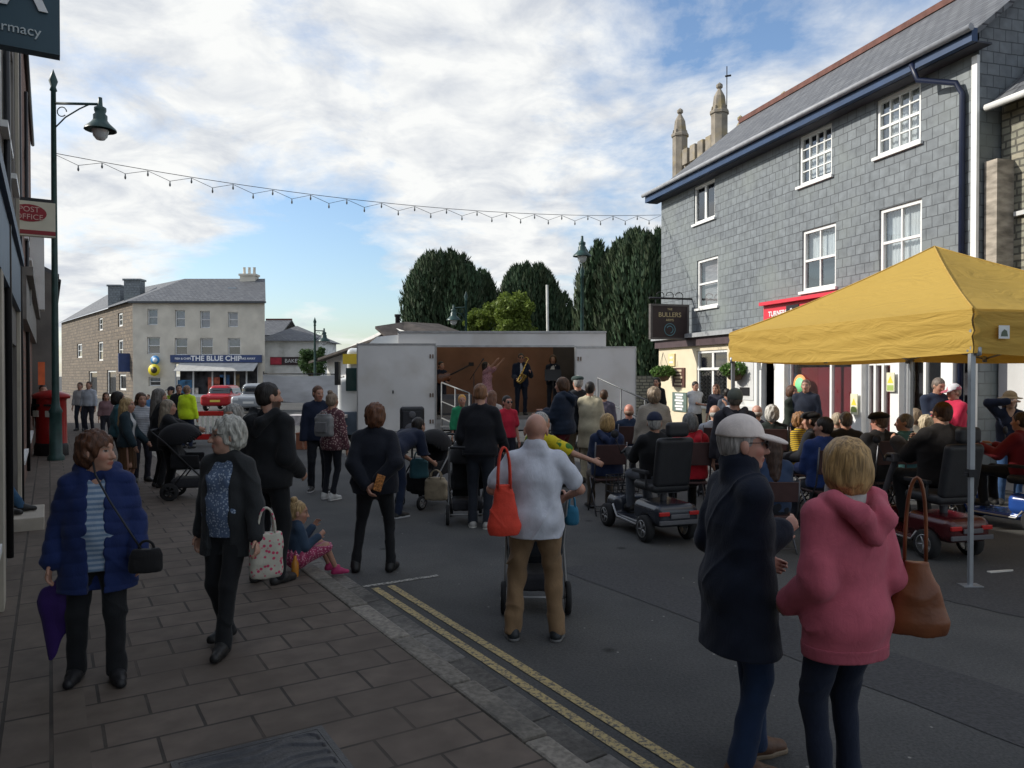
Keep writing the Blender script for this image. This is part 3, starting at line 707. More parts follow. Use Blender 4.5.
scn.view_settings.view_transform = 'Standard'; scn.view_settings.look = 'None'; scn.view_settings.exposure = 0; scn.view_settings.gamma = 1; scn.view_settings.use_curve_mapping = False
scn.cycles.max_bounces = 6; scn.cycles.transparent_max_bounces = 12
try:
    scn.cycles.use_denoising = True
except Exception: pass

# ================================================================ ground
D = Vector((-.52, .854, 0)).normalized(); NN = Vector((.854, .52, 0)).normalized()
ST = Fr((0, 0, 0), NN, D)         # u across the street (towards the road), w along the street, v up
asphalt = bpy.data.materials.new('asphalt'); asphalt.use_nodes = True
def _asph():
    N = asphalt.node_tree.nodes; L = asphalt.node_tree.links; b = N['Principled BSDF']; b.inputs['Roughness'].default_value = .88; b.inputs['Specular IOR Level'].default_value = .3
    tc = N.new('ShaderNodeTexCoord')
    def nn(s, d, r=.6): n = N.new('ShaderNodeTexNoise'); n.inputs['Scale'].default_value = s; n.inputs['Detail'].default_value = d; n.inputs['Roughness'].default_value = r; L.new(tc.outputs['Object'], n.inputs['Vector']); return n.outputs[0]
    big = nn(.5, 6); fine = nn(55, 4, .75)
    r1 = N.new('ShaderNodeValToRGB'); r1.color_ramp.elements[0].position = .3; r1.color_ramp.elements[1].position = .72; r1.color_ramp.elements[0].color = (.048, .049, .050, 1); r1.color_ramp.elements[1].color = (.098, .097, .093, 1); L.new(big, r1.inputs[0])
    r2 = N.new('ShaderNodeMapRange'); r2.inputs[1].default_value = .3; r2.inputs[2].default_value = .75; r2.inputs[3].default_value = .6; r2.inputs[4].default_value = 1.5; L.new(fine, r2.inputs[0])
    m = N.new('ShaderNodeMix'); m.data_type = 'RGBA'; m.blend_type = 'MULTIPLY'; m.inputs[0].default_value = 1; L.new(r1.outputs[0], m.inputs[6]); L.new(r2.outputs[0], m.inputs[7])
    v = N.new('ShaderNodeTexVoronoi'); v.inputs['Scale'].default_value = 1.1; L.new(tc.outputs['Object'], v.inputs['Vector'])     # gum and oil spots
    r3 = N.new('ShaderNodeValToRGB'); r3.color_ramp.elements[0].position = .03; r3.color_ramp.elements[1].position = .075; r3.color_ramp.elements[0].color = (.35, .35, .35, 1); r3.color_ramp.elements[1].color = (1, 1, 1, 1); L.new(v.outputs[0], r3.inputs[0])
    m2 = N.new('ShaderNodeMix'); m2.data_type = 'RGBA'; m2.blend_type = 'MULTIPLY'; m2.inputs[0].default_value = 1; L.new(m.outputs[2], m2.inputs[6]); L.new(r3.outputs[0], m2.inputs[7])
    v2 = N.new('ShaderNodeTexVoronoi'); v2.inputs['Scale'].default_value = 4.5; L.new(tc.outputs['Object'], v2.inputs['Vector'])
    r4 = N.new('ShaderNodeValToRGB'); r4.color_ramp.elements[0].position = .028; r4.color_ramp.elements[1].position = .05; r4.color_ramp.elements[0].color = (1, 1, 1, 1); r4.color_ramp.elements[1].color = (0, 0, 0, 1); L.new(v2.outputs[0], r4.inputs[0])
    m3 = N.new('ShaderNodeMix'); m3.data_type = 'RGBA'; L.new(r4.outputs[0], m3.inputs[0]); L.new(m2.outputs[2], m3.inputs[6]); m3.inputs[7].default_value = (.26, .25, .23, 1); m2 = m3
    L.new(m2.outputs[2], b.inputs['Base Color'])
    bp = N.new('ShaderNodeBump'); bp.inputs['Strength'].default_value = .6; bp.inputs['Distance'].default_value = .006; L.new(fine, bp.inputs['Height']); L.new(bp.outputs[0], b.inputs['Normal'])
_asph()
g = MB(); g.face([(-600, -200, 0), (600, -200, 0), (600, 900, 0), (-600, 900, 0)]); tag(g.build('road', asphalt), kind='structure')
slab = brickmat('paving_slab', (.104, .083, .067), (.128, .102, .083), (.038, .032, .027), .46, .30, .009, .85, .5, .7, wob=.006, big=((.086, .068, .055), 1.1))
slab2 = brickmat('paving_border', (.106, .085, .068), (.126, .102, .083), (.038, .032, .027), .60, .22, .010, .85, .5, .7, wob=.004, big=((.083, .066, .053), 1.3))
def strip(name, u0, u1, w0, w1, z, m, kind='structure', thick=None):
    mb = MB(ST)
    if thick is None: mb.q([(u0, z, w0), (u0, z, w1), (u1, z, w1), (u1, z, w0)][::-1])
    else: mb.box(u0, u1, z - thick, z, w0, w1)
    o = mb.build(name, m, uv=False)
    ul = o.data.uv_layers.new(name='UVMap')
    for p in o.data.polygons:
        for li in p.loop_indices:
            co = o.data.vertices[o.data.loops[li].vertex_index].co; q = Vector((co.dot(NN), co.dot(D), co.z))
            ul.data[li].uv = (q.x, q.y) if m is not slab2 else (q.y, q.x)
    return tag(o, kind=kind)
KN = 2.0
strip('pavement', .16, KN, -30, 75, PAVE, slab, thick=.2)
strip('pavement_border', -9, .16, -30, 75, PAVE, slab2, thick=.2)
granite = mat('granite', (.21, .19, .16), .85, .22, 30, .5, 55, dirt=((.10, .095, .085), 3))
granite2 = mat('granite_channel', (.14, .13, .115), .85, .22, 30, .5, 55, dirt=((.05, .047, .043), 3))
mb = MB(ST); s = -8.0; rr = random.Random(3)
while s < 60:
    l = rr.uniform(.75, 1.0); j = rr.uniform(-.008, .008); h_ = PAVE + .006 + rr.uniform(-.004, .006)
    mb.box(KN + abs(j) * 1.5, KN + .165 + j, -.05, h_, s, s + l - .018); s += l
tag(mb.build('kerb', granite, bevel=.018), kind='structure')
for gm_ in (granite, granite2):
    N_ = gm_.node_tree.nodes; L_ = gm_.node_tree.links; b_ = N_['Principled BSDF']; src_ = b_.inputs['Base Color'].links[0].from_socket
    ge = N_.new('ShaderNodeNewGeometry'); mr_ = N_.new('ShaderNodeMapRange'); mr_.inputs[3].default_value = .62; mr_.inputs[4].default_value = 1.22; L_.new(ge.outputs['Random Per Island'], mr_.inputs[0])
    mx_ = N_.new('ShaderNodeMix'); mx_.data_type = 'RGBA'; mx_.blend_type = 'MULTIPLY'; mx_.inputs[0].default_value = 1; L_.new(src_, mx_.inputs[6]); L_.new(mr_.outputs[0], mx_.inputs[7]); L_.new(mx_.outputs[2], b_.inputs['Base Color'])
mb = MB(ST); s = -8.3
while s < 60:
    l = rr.uniform(.45, .62)
    mb.hexa([ST.p(KN + .175, -.05, s), ST.p(KN + .40, -.05, s), ST.p(KN + .40, .022, s), ST.p(KN + .175, .012, s), ST.p(KN + .175, -.05, s + l - .014), ST.p(KN + .40, -.05, s + l - .014), ST.p(KN + .40, .024, s + l - .014), ST.p(KN + .175, .010, s + l - .014)]); s += l
tag(mb.build('gully_channel', granite2, bevel=.008), kind='structure')
# double yellow lines and the line across their end (worn paint)
def paint(name, c, wear=.5):
    m = bpy.data.materials.new(name); m.use_nodes = True; N = m.node_tree.nodes; L = m.node_tree.links; b = N['Principled BSDF']; b.inputs['Roughness'].default_value = .8
    tc = N.new('ShaderNodeTexCoord'); n = N.new('ShaderNodeTexNoise'); n.inputs['Scale'].default_value = 38; n.inputs['Detail'].default_value = 8; n.inputs['Roughness'].default_value = .7; L.new(tc.outputs['Object'], n.inputs['Vector'])
    r = N.new('ShaderNodeValToRGB'); r.color_ramp.elements[0].position = wear - .06; r.color_ramp.elements[1].position = wear + .06; L.new(n.outputs[0], r.inputs[0])
    mx = N.new('ShaderNodeMix'); mx.data_type = 'RGBA'; L.new(r.outputs[0], mx.inputs[0]); mx.inputs[6].default_value = (.085, .083, .08, 1); mx.inputs[7].default_value = (*c, 1); L.new(mx.outputs[2], b.inputs['Base Color']); return m
patchm = mat('tarmac_repair', (.050, .050, .052), .85, .2, 40, .6, 60)
def repair(pts, z=.004):
    mb = MB(); c = sum((Vector(p) for p in pts), Vector((0, 0, 0))) / len(pts); P_ = []
    for i in range(len(pts)):
        a, b_ = Vector(pts[i]), Vector(pts[(i + 1) % len(pts)]); 
        for t in np.linspace(0, 1, 12)[:-1]: P_.append(a.lerp(b_, t) + Vector((rr.uniform(-.02, .02), rr.uniform(-.02, .02), z)))
    mb.face(P_ if (P_[1] - P_[0]).cross(P_[12] - P_[0]).z > 0 else P_[::-1]); return tag(mb.build('road_patch', patchm, uv=False), kind='structure')
repair([ST.p(4.3, 0, 1.2), ST.p(5.0, 0, 1.2), ST.p(5.0, 0, 6.2), ST.p(4.3, 0, 6.2)]); repair([ST.p(6.6, 0, 3.0), ST.p(8.4, 0, 3.1), ST.p(8.3, 0, 4.0), ST.p(6.5, 0, 3.9)])
yel = paint('yellow_paint', (.44, .34, .15), .47)
wht = paint('white_paint', (.42, .41, .37), .5)
strip('yellow_line', 2.47, 2.54, -12, 6.5, .005, yel); strip('yellow_line', 2.62, 2.69, -12, 6.5, .005, yel); strip('white_line', 2.43, 2.43 + .75, 6.56, 6.62, .005, wht)
# manhole cover, cast with wavy ridges
mc = gp(262, 768, PAVE)
e = empty('manhole_cover', (mc.x, mc.y, PAVE), math.atan2(NN.y, NN.x), 'dark cast iron cover with wavy ridges set in the paving', 'manhole cover')
iron = mat('cast_iron', (.05, .05, .053), .45, .15, 20, .3, 80, metal=.4)
n_ = 90; V = []; F = []
for i in range(n_ + 1):
    for j in range(60):
        x = -.38 + .76 * i / n_; y = -.26 + .52 * j / 59
        wv = math.sin(52 * y + 1.8 * math.sin(14 * x + 2) + 1.5 * math.sin(9 * x - 12 * y)); hgt = .004 + .009 * max(0, min(1, (wv + .1) * 2.2))
        if abs(x) > .355 or abs(y) > .235: hgt = .011
        V.append((x, y, hgt))
for i in range(n_):
    for j in range(59): a = i * 60 + j; F.append((a, a + 60, a + 61, a + 1))
e.scale = (.86, .86, 1)
mesh_np('cover_plate', np.array(V), np.array(F), iron, e)
mb = MB(); 
for (a, b_, c, d) in ((-.42, .42, -.30, -.262), (-.42, .42, .262, .30), (-.42, -.382, -.262, .262), (.382, .42, -.262, .262)): mb.bx(a, b_, c, d, -.03, .012)
mb.build('frame', iron, e)

# ================================================================ shared building materials
slate_wall = brickmat('slate_hanging', (.150, .168, .182), (.176, .196, .21), (.07, .078, .086), .26, .20, .008, .55, .5, .9, wob=.03, spec=.45, big=((.21, .235, .225), .45))
slate_roof = brickmat('slate_roof', (.10, .105, .115), (.145, .15, .158), (.04, .04, .045), .30, .22, .014, .6, .5, .9, wob=.01)
stone = brickmat('rubble_stone', (.36, .33, .25), (.24, .24, .19), (.12, .115, .095), .26, .12, .018, .9, .43, 1.0, squash=.7, sqf=3, wob=.05)
stone_far = brickmat('brown_stone', (.22, .175, .13), (.14, .115, .09), (.11, .095, .08), .5, .26, .03, .9, .43, .8, squash=.7, sqf=3, wob=.06)
render_cream = mat('cream_render', (.62, .575, .49), .9, .08, 1.2, .2, 30, dirt=((.48, .44, .37), .7))
pub_cream = mat('pub_cream', (.70, .61, .44), .85, .06, 1.5, .15, 30)
white_paint = mat('white_gloss', (.78, .78, .76), .4, .05, 3, 0)
white_wall = mat('white_render', (.80, .79, .76), .85, .08, 1.2, .15, 30, dirt=((.5, .49, .45), 1.3))
grey_wall = mat('grey_white_wall', (.56, .56, .55), .85, .08, 1.2, .15, 30)
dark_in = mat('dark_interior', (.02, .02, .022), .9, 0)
curtain = mat('net_curtain', (.62, .62, .58), .9, .12, 14, .4, 8, stretch=(6, 6, .4))
maroon = mat('maroon_panel', (.20, .018, .022), .6, .15, 2)
navy_p = mat('navy_paint', (.035, .06, .16), .4, .08, 3)
blue_fas = mat('blue_fascia', (.02, .05, .12), .45, .1, 3)
red_sign = mat('red_sign', (.68, .035, .06), .45, .05, 3)
black_p = mat('black_paint', (.015, .015, .017), .4, .05, 5)
lampgreen = mat('lamp_green', (.02, .055, .05), .4, .15, 8)
steel = mat('galvanised_steel', (.42, .43, .45), .38, .1, 10, metal=.85)
letter = mat('white_letter', (.8, .8, .8), .5, 0)
gold = mat('gilt_letter', (.55, .45, .25), .5, 0)
GL = glass()

def wall_open(mb, u0, u1, v0, v1, ops, mi=0, w=0.0, depth=.16):
    us = sorted({u0, u1, *[o[0] for o in ops], *[o[2] for o in ops]}); vs = sorted({v0, v1, *[o[1] for o in ops], *[o[3] for o in ops]})
    us = [x for x in us if u0 <= x <= u1]; vs = [x for x in vs if v0 <= x <= v1]
    for a, b_ in zip(us, us[1:]):
        for c, d in zip(vs, vs[1:]):
            m_ = ((a + b_) / 2, (c + d) / 2)
            if any(o[0] < m_[0] < o[2] and o[1] < m_[1] < o[3] for o in ops): continue
            mb.q([(a, c, w), (b_, c, w), (b_, d, w), (a, d, w)], mi)
    for o in ops:
        a, c, b_, d = o[:4]
        mb.q([(a, c, w), (a, d, w), (a, d, w - depth), (a, c, w - depth)], mi); mb.q([(b_, c, w), (b_, c, w - depth), (b_, d, w - depth), (b_, d, w)], mi)
        mb.q([(a, c, w), (a, c, w - depth), (b_, c, w - depth), (b_, c, w)], mi); mb.q([(a, d, w), (b_, d, w), (b_, d, w - depth), (a, d, w - depth)], mi)
def window(parent, fr, o, style='sash', cur=None, w=0.0, fm=None, fw=.07, sill=True, back=.35):
    """window > pane, curtain, sill"""
    a, c, b_, d = o[:4]; fm = fm or white_paint
    mb = MB(fr); W0, W1 = w - .11, w - .035
    mb.box(a, a + fw, c, d, W0, W1); mb.box(b_ - fw, b_, c, d, W0, W1); mb.box(a + fw, b_ - fw, c, c + fw, W0, W1); mb.box(a + fw, b_ - fw, d - fw, d, W0, W1)
    mid = (c + d) / 2; ia, ib, ic, idd = a + fw, b_ - fw, c + fw, d - fw
    if style in ('sash', 'multi', 'sash2'):
        mb.box(ia, ib, mid - .025, mid + .025, W0 + .01, W1 - .005)
    nb = {'sash': 1, 'sash2': 2, 'multi': 4, 'casement': 2, 'plain': 1, 'lead': 2}[style]
    bw = .05 if style == 'casement' else .014 if style == 'multi' else .018
    for i in range(1, nb): x = ia + (ib - ia) * i / nb; mb.box(x - bw, x + bw, ic, idd, W0 + .015, W1 - .012)
    if style == 'multi':
        for f_ in (.25, .75): y = ic + (idd - ic) * f_; mb.box(ia, ib, y - .012, y + .012, W0 + .018, W1 - .016)
    wi = mb.build('window', fm, parent)
    mb = MB(fr); mb.q([(ia, ic, W0 + .03), (ib, ic, W0 + .03), (ib, idd, W0 + .03), (ia, idd, W0 + .03)]); mb.build('pane', GL, wi)
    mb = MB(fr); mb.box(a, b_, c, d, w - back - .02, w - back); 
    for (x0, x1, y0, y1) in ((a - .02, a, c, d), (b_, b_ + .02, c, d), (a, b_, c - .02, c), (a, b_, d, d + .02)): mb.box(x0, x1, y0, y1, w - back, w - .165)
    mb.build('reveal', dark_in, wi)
    if cur is not None:
        mm, (x0, x1, y0, y1) = cur; n = 24
        def P(u, v): return a + fw * .5 + (b_ - a - fw) * u, c + fw * .5 + (d - c - fw) * v
        mb = MB(fr); A = P(x0, y0); B = P(x1, y1)
        for i in range(n):
            t0, t1 = i / n, (i + 1) / n
            mb.q([(A[0] + (B[0] - A[0]) * t0, A[1], w - .2 + .012 * (-1) ** i), (A[0] + (B[0] - A[0]) * t1, A[1], w - .2 - .012 * (-1) ** i), (A[0] + (B[0] - A[0]) * t1, B[1], w - .2 - .012 * (-1) ** i), (A[0] + (B[0] - A[0]) * t0, B[1], w - .2 + .012 * (-1) ** i)])
        mb.build('curtain', mm, wi)
    if sill:
        mb = MB(fr); mb.box(a - .06, b_ + .06, c - .06, c, w - .1, w + .06); mb.build('sill', fm, wi)
    return wi
def roof_gable(parent, fr, u0, u1, ze, zr, b_, over=.25, m=None, wfront=0.0, ridge=None, endover=.1):
    """ridge parallel to u, b_ metres behind the front; thickness given"""
    m = m or slate_roof; mb = MB(fr); sl_ = (zr - ze) / b_; zo = ze - over * sl_; t = .10
    a, c = u0 - endover, u1 + endover
    A = [(a, zo, wfront + over), (c, zo, wfront + over), (c, zr, wfront - b_), (a, zr, wfront - b_)]
    mb.hexa([fr.p(u, v, w_) for u, v, w_ in A] + [fr.p(u, v + t, w_) for u, v, w_ in A])
    A = [(a, zo, wfront - 2 * b_ - over), (c, zo, wfront - 2 * b_ - over), (c, zr, wfront - b_), (a, zr, wfront - b_)]
    mb.hexa([fr.p(u, v, w_) for u, v, w_ in A] + [fr.p(u, v + t, w_) for u, v, w_ in A])
    r = mb.build('roof', m, parent)
    mb = MB(fr); mb.box(a - .02, c + .02, zr + t - .05, zr + t + .1, wfront - b_ - .11, wfront - b_ + .11); mb.build('ridge_tiles', ridge or mat('ridge_clay', (.13, .055, .042), .8, .2, 4), r)
    return r
def shell(mb, fr, u0, u1, z, depth, ze, mi=0, zr=None, front=False):
    """side and back walls; gables up to zr when given"""
    for u in (u0, u1):
        pts = [(u, z, 0), (u, ze, 0)] + ([(u, zr, -depth / 2)] if zr else []) + [(u, ze, -depth), (u, z, -depth)]
        mb.face([fr.p(*p) for p in (pts if u == u0 else pts[::-1])], mi)
    mb.q([(u1, z, -depth), (u0, z, -depth), (u0, ze, -depth), (u1, ze, -depth)], mi)
    if front: mb.q([(u0, z, 0), (u1, z, 0), (u1, ze, 0), (u0, ze, 0)], mi)

# ================================================================ slate hung building on the right
RB = Fr((4.705, 24, 0), (.269, -.963, 0))
U1 = 11.62; ZE = 7.74
rb = empty('slate_hung_building', RB.p(U1 / 2, 0, -3), 0, 'three storey grey slate hung building with white sash windows above a pub and shop', 'building')
def inv(parent, *objs): pass
def attach(o, root):      # children are built in world coordinates under an Empty that stands at the thing's base
    o.parent = root; o.matrix_parent_inverse = Matrix.Translation(-Vector(root.location)) if abs(root.rotation_euler.z) < 1e-9 else (Matrix.Translation(root.location) @ Matrix.Rotation(root.rotation_euler.z, 4, 'Z')).inverted()
    return o
_build = MB.build
def _b(s, name, mats, parent=None, **k):
    o = _build(s, name, mats, None, **k)
    if parent is not None:
        if parent.type == 'EMPTY' and (s.fr is not WORLD or getattr(s, 'world', False)): attach(o, parent)
        else: o.parent = parent
    return o
MB.build = _b
def wtext(name, body, size, loc, U, V, m, parent, **k):
    o = text(name, body, size, loc, U, V, m, None, **k)
    if parent.type == 'EMPTY': attach(o, parent)
    else: o.parent = parent
    return o
def op(fr, x0, y0, x1, y1):       # picture corners of an opening (right edge nearer) -> u0, v0, u1, v1
    ul, _ = fr.hit(x0, y1); ur, zt = fr.hit(x1, y0); _, zb = fr.hit(x0, y1); return (ul, zb, ur, zt)
wins = [(op(RB, 694, 178, 715, 225), 'casement', None), (op(RB, 697, 255, 718, 309), 'sash', (mat('blind', (.34, .30, .28), .8, .3, 30, stretch=(.1, .1, 2.5)), (0, 1, 0, 1))),
        (op(RB, 799, 122, 832, 187), 'multi', (curtain, (0, 1, .12, .8))), (op(RB, 802, 222, 836, 292), 'sash2', (curtain, (0, 1, .5, 1))),
        (op(RB, 876, 80, 921, 158), 'multi', (curtain, (0, 1, 0, 1))), (op(RB, 879, 198, 922, 278), 'sash2', (curtain, (0, 1, 0, 1)))]
ops = [x[0] for x in wins]; ZC = 3.02
mb = MB(RB); wall_open(mb, 0, U1, ZC, ZE, ops); shell(mb, RB, 0, U1, 0, 6.0, ZE, zr=10.1)
mb.build('slate_wall', slate_wall, rb)
for o, st, cu in wins: window(rb, RB, o, st, cu)
roof = roof_gable(rb, RB, 0, U1, ZE, 10.12, 3.0, over=.38, endover=.22)
mb = MB(RB); mb.box(-.3, U1 + .25, ZE - .36, ZE - .14, .30, .42); mb.build('fascia', blue_fas, rb)
mb = MB(RB); mb.box(-.3, U1 + .25, ZE - .37, ZE - .34, .0, .30); mb.build('soffit', mat('soffit_dark', (.05, .055, .07), .7, .1), rb)
mb = MB(RB); mb.tube([RB.p(-.35, ZE - .13, .48), RB.p(U1 + .3, ZE - .16, .48)], .06, 8); mb.build('gutter', mat('gutter_grey', (.30, .31, .33), .5, .1), rb)
mb = MB(RB); mb.box(U1 - .09, U1 + .02, .0, ZE - .45, .003, .06); mb.build('corner_board', white_paint, rb)
mb = MB(RB); mb.tube([RB.p(U1 - 1.0, ZE - .25, .44), RB.p(U1 - .95, ZE - .55, .35), RB.p(U1 - .34, ZE - .8, .12), RB.p(U1 - .27, ZE - 1.0, .06), RB.p(U1 - .27, .1, .06)], .05, 8); mb.build('downpipe', mat('pipe_navy', (.012, .018, .045), .4, .1), rb)
# ---- ground floor: pub part
uP1 = RB.hit(741, 400)[0]
po = op(RB, 698, 352, 729, 410); po = (po[0], 1.05, po[2], RB.hit(715, 350)[1])
mb = MB(RB); wall_open(mb, -.05, uP1, 0, ZC - .02, [po], w=.05); mb.q([(-.05, 0, .05), (-.05, ZC - .02, .05), (-.05, ZC - .02, -1.0), (-.05, 0, -1.0)]); mb.build('pub_front', pub_cream, rb)
pw = window(rb, RB, po, 'casement', None, w=.05)
mb = MB(RB); a, c, b_, d = po
for i in range(7):
    for j in range(9):
        x = a + .1 + (b_ - a - .2) * i / 7; y = c + .1 + (d - c - .6) * j / 9; dx = (b_ - a - .2) / 7; dy = (d - c - .6) / 9
        mb.tube([RB.p(x, y, -.068 + .05), RB.p(x + dx, y + dy, -.068 + .05)], .006, 4); mb.tube([RB.p(x + dx, y, -.066 + .05), RB.p(x, y + dy, -.066 + .05)], .006, 4)
mb.build('leading', black_p, pw)
mb = MB(RB); mb.box(a, b_, d - .55, d - .48, -.06, .03); mb.build('transom', white_paint, pw)
mb = MB(RB); mb.box(-.2, uP1, ZC - .02, ZC + .10, .0, .26); mb.build('cornice', mat('lead_grey', (.33, .34, .35), .5, .1), rb)
mb = MB(RB); mb.box(-.12, uP1 - .02, ZC - .26, ZC - .022, .052, .16); mb.build('fascia_board', mat('brown_board', (.07, .045, .05), .6, .1), rb)
# ---- ground floor: shop part (white timber shopfront)
U = lambda x, y=400: RB.hit(x, y)[0]
shop = empty('shopfront', RB.p((uP1 + U1) / 2, 0, 0), 0, 'white timber shopfront with maroon window backs below the red fascia', 'shopfront')
ed = [uP1, U(763), U(767), U(781), U(790), U(858), U(868), U(884), U(897), U(906), U(948), U1]
mb = MB(RB)
def pier(u0, u1, w1=.16): 
    mb.box(u0, u1, 0, ZC - .1, -.1, w1); mb.box(u0 - .03, u1 + .03, 0, .35, -.1, w1 + .04); mb.box(u0 - .03, u1 + .03, ZC - .35, ZC - .1, -.1, w1 + .04)
for a_ in ((ed[0], ed[1], .18), (ed[3], ed[4]), (ed[5], ed[6]), (ed[8], ed[9]), (ed[10], ed[10] + .25)):
    mb = MB(RB); pier(*a_); mb.build('pilaster', white_paint, shop)
mb = MB(RB); mb.box(ed[0] + .12, ed[1] - .12, .5, 1.15, .18, .195); mb.box(ed[0] + .12, ed[1] - .12, 1.3, 2.5, .18, .195); mb.build('panel', grey_wall, shop)
mb = MB(RB); mb.box(ed[0] + .28, ed[1] - .28, 1.42, 1.62, .195, .22); mb.build('letter_box', black_p, shop)
# arched door
mb = MB(RB); n = 12; ua, ub = ed[1], ed[3]; um = (ua + ub) / 2; rr_ = (ub - ua) / 2 - .1; zs = 2.05
for i in range(n):
    t0, t1 = math.pi * i / n, math.pi * (i + 1) / n
    mb.hexa([RB.p(um - rr_ * math.cos(t0), zs + rr_ * 1.2 * math.sin(t0), 0), RB.p(um - rr_ * math.cos(t1), zs + rr_ * 1.2 * math.sin(t1), 0), RB.p(ua + (ub - ua) * (i + 1) / n, ZC - .1, 0), RB.p(ua + (ub - ua) * i / n, ZC - .1, 0)] +
            [RB.p(um - rr_ * math.cos(t0), zs + rr_ * 1.2 * math.sin(t0), .12), RB.p(um - rr_ * math.cos(t1), zs + rr_ * 1.2 * math.sin(t1), .12), RB.p(ua + (ub - ua) * (i + 1) / n, ZC - .1, .12), RB.p(ua + (ub - ua) * i / n, ZC - .1, .12)])
mb.box(ua, ua + .1, 0, zs, 0, .12); mb.box(ub - .1, ub, 0, zs, 0, .12)
mb.build('arch', white_paint, shop)
mb = MB(RB); mb.box(ua, ub, 0, ZC - .1, -.5, -.45); mb.build('door', mat('door_dark', (.015, .02, .04), .3, .1), shop)
def shopwin(u0, u1, mull, tz=2.18, maro=1.75, door=False):
    mb = MB(RB); mb.box(u0, u1, 0, .55, -.05, .06); mb.box(u0, u1, .55, .63, -.08, .12)
    mb.box(u0, u0 + .06, .63, ZC - .1, -.05, .03); mb.box(u1 - .06, u1, .63, ZC - .1, -.05, .03); mb.box(u0 + .06, u1 - .06, ZC - .2, ZC - .1, -.05, .03)
    mb.box(u0 + .06, u1 - .06, tz - .03, tz + .03, -.045, .025)
    for x in mull: mb.box(x - .03, x + .03, .63, ZC - .2, -.047, .035)
    f_ = mb.build('shop_window', white_paint, shop)
    mb = MB(RB); mb.q([(u0, .6, -.02), (u1, .6, -.02), (u1, ZC - .1, -.02), (u0, ZC - .1, -.02)]); mb.build('pane', GL, f_)
    mb = MB(RB); mb.box(u0, u1, .55, maro, -.24, -.2); mb.build('display_back', maroon, f_)
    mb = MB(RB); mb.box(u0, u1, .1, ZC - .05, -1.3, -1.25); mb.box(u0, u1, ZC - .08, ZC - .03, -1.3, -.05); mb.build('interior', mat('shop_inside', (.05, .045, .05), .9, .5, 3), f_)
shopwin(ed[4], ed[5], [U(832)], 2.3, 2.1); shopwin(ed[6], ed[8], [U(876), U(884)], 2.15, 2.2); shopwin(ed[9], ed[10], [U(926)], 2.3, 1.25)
mb = MB(RB); mb.box(uP1, U1, ZC - .1, ZC + .02, -.1, .22); mb.build('cornice', white_paint, shop)
mb = MB(RB); q0 = RB.hit(812, 397); c0 = RB.p(RB.hit(802, 384)[0], RB.hit(802, 384)[1], .045)
c0 = RB.p(*RB.hit(801, 385), .02)
mb = MB(RB); mb.lathe(c0, [(0, 0), (.24, 0), (.24, .01), (0, .012)], 20, axis=RB.W); sg = mb.build('round_sign', mat('sign_orange', (.85, .35, .12), .5, 0), None); tag(sg, 'round green and orange sign in the white framed shop window', 'sign')
mb = MB(RB); mb.lathe(c0 + RB.W * .013, [(0, 0), (.17, 0), (.17, .004), (0, .006)], 20, axis=RB.W); mb.build('centre', mat('sign_green', (.25, .75, .35), .5, 0), sg)
# yellow hazard notice on a pilaster
mb = MB(RB); nu = RB.hit(862, 405)[0]; 
for nm, (xx, yy, hh_) in dict(a=(863, 404, .42), b=(900, 382, .36)).items():
    nu, nz_ = RB.hit(xx, yy); mb = MB(RB); mb.box(nu - .1, nu + .1, nz_ - hh_ / 2, nz_ + hh_ / 2, .21, .222)
    o = mb.build('notice', mat('notice_cream', (.7, .68, .5), .6, .05)); tag(o, 'small yellow hazard notice on the %s pilaster of the shopfront' % ('middle' if nm == 'a' else 'right'), 'notice')
    mb = MB(RB); mb.face([RB.p(nu - .075, nz_ - .02, .224), RB.p(nu + .075, nz_ - .02, .224), RB.p(nu, nz_ + .12, .224)]); mb.build('triangle', mat('hazard_yellow', (.75, .6, .05), .6, 0), o)
    mb = MB(RB); mb.box(nu - .08, nu + .08, nz_ - .16, nz_ - .06, .2225, .225); mb.build('text_panel', mat('notice_green', (.35, .45, .12), .6, 0), o)
# red fascia sign
u0, _ = RB.hit(770, 310); zt = RB.hit(772, 304)[1]; zb = RB.hit(772, 324)[1]
mb = MB(RB); mb.box(u0, U1 - .45, zb, zt, .003, .18); mb.box(u0 - .02, U1 - .43, zt - .05, zt + .03, .0, .30)
rs = mb.build('shop_sign', red_sign); tag(rs, 'red shop fascia sign on the slate wall above the yellow gazebo', 'sign')
zc = (zt + zb) / 2
ut_ = RB.hit(784.5, 314)[0]; up_ = RB.hit(799, 311)[0]
o = text('lettering', 'TURNERS', .17, RB.p(ut_, zc - .03, .186), RB.U, RB.V, letter, rs, thick=.006, bold=.004)
mb = MB(RB); mb.box(up_ - .2, up_ + .25, zc - .14, zc + .12, .181, .2); mb.build('panel', black_p, rs)
text('lettering', '&', .2, RB.p(up_, zc - .02, .205), RB.U, RB.V, letter, rs)
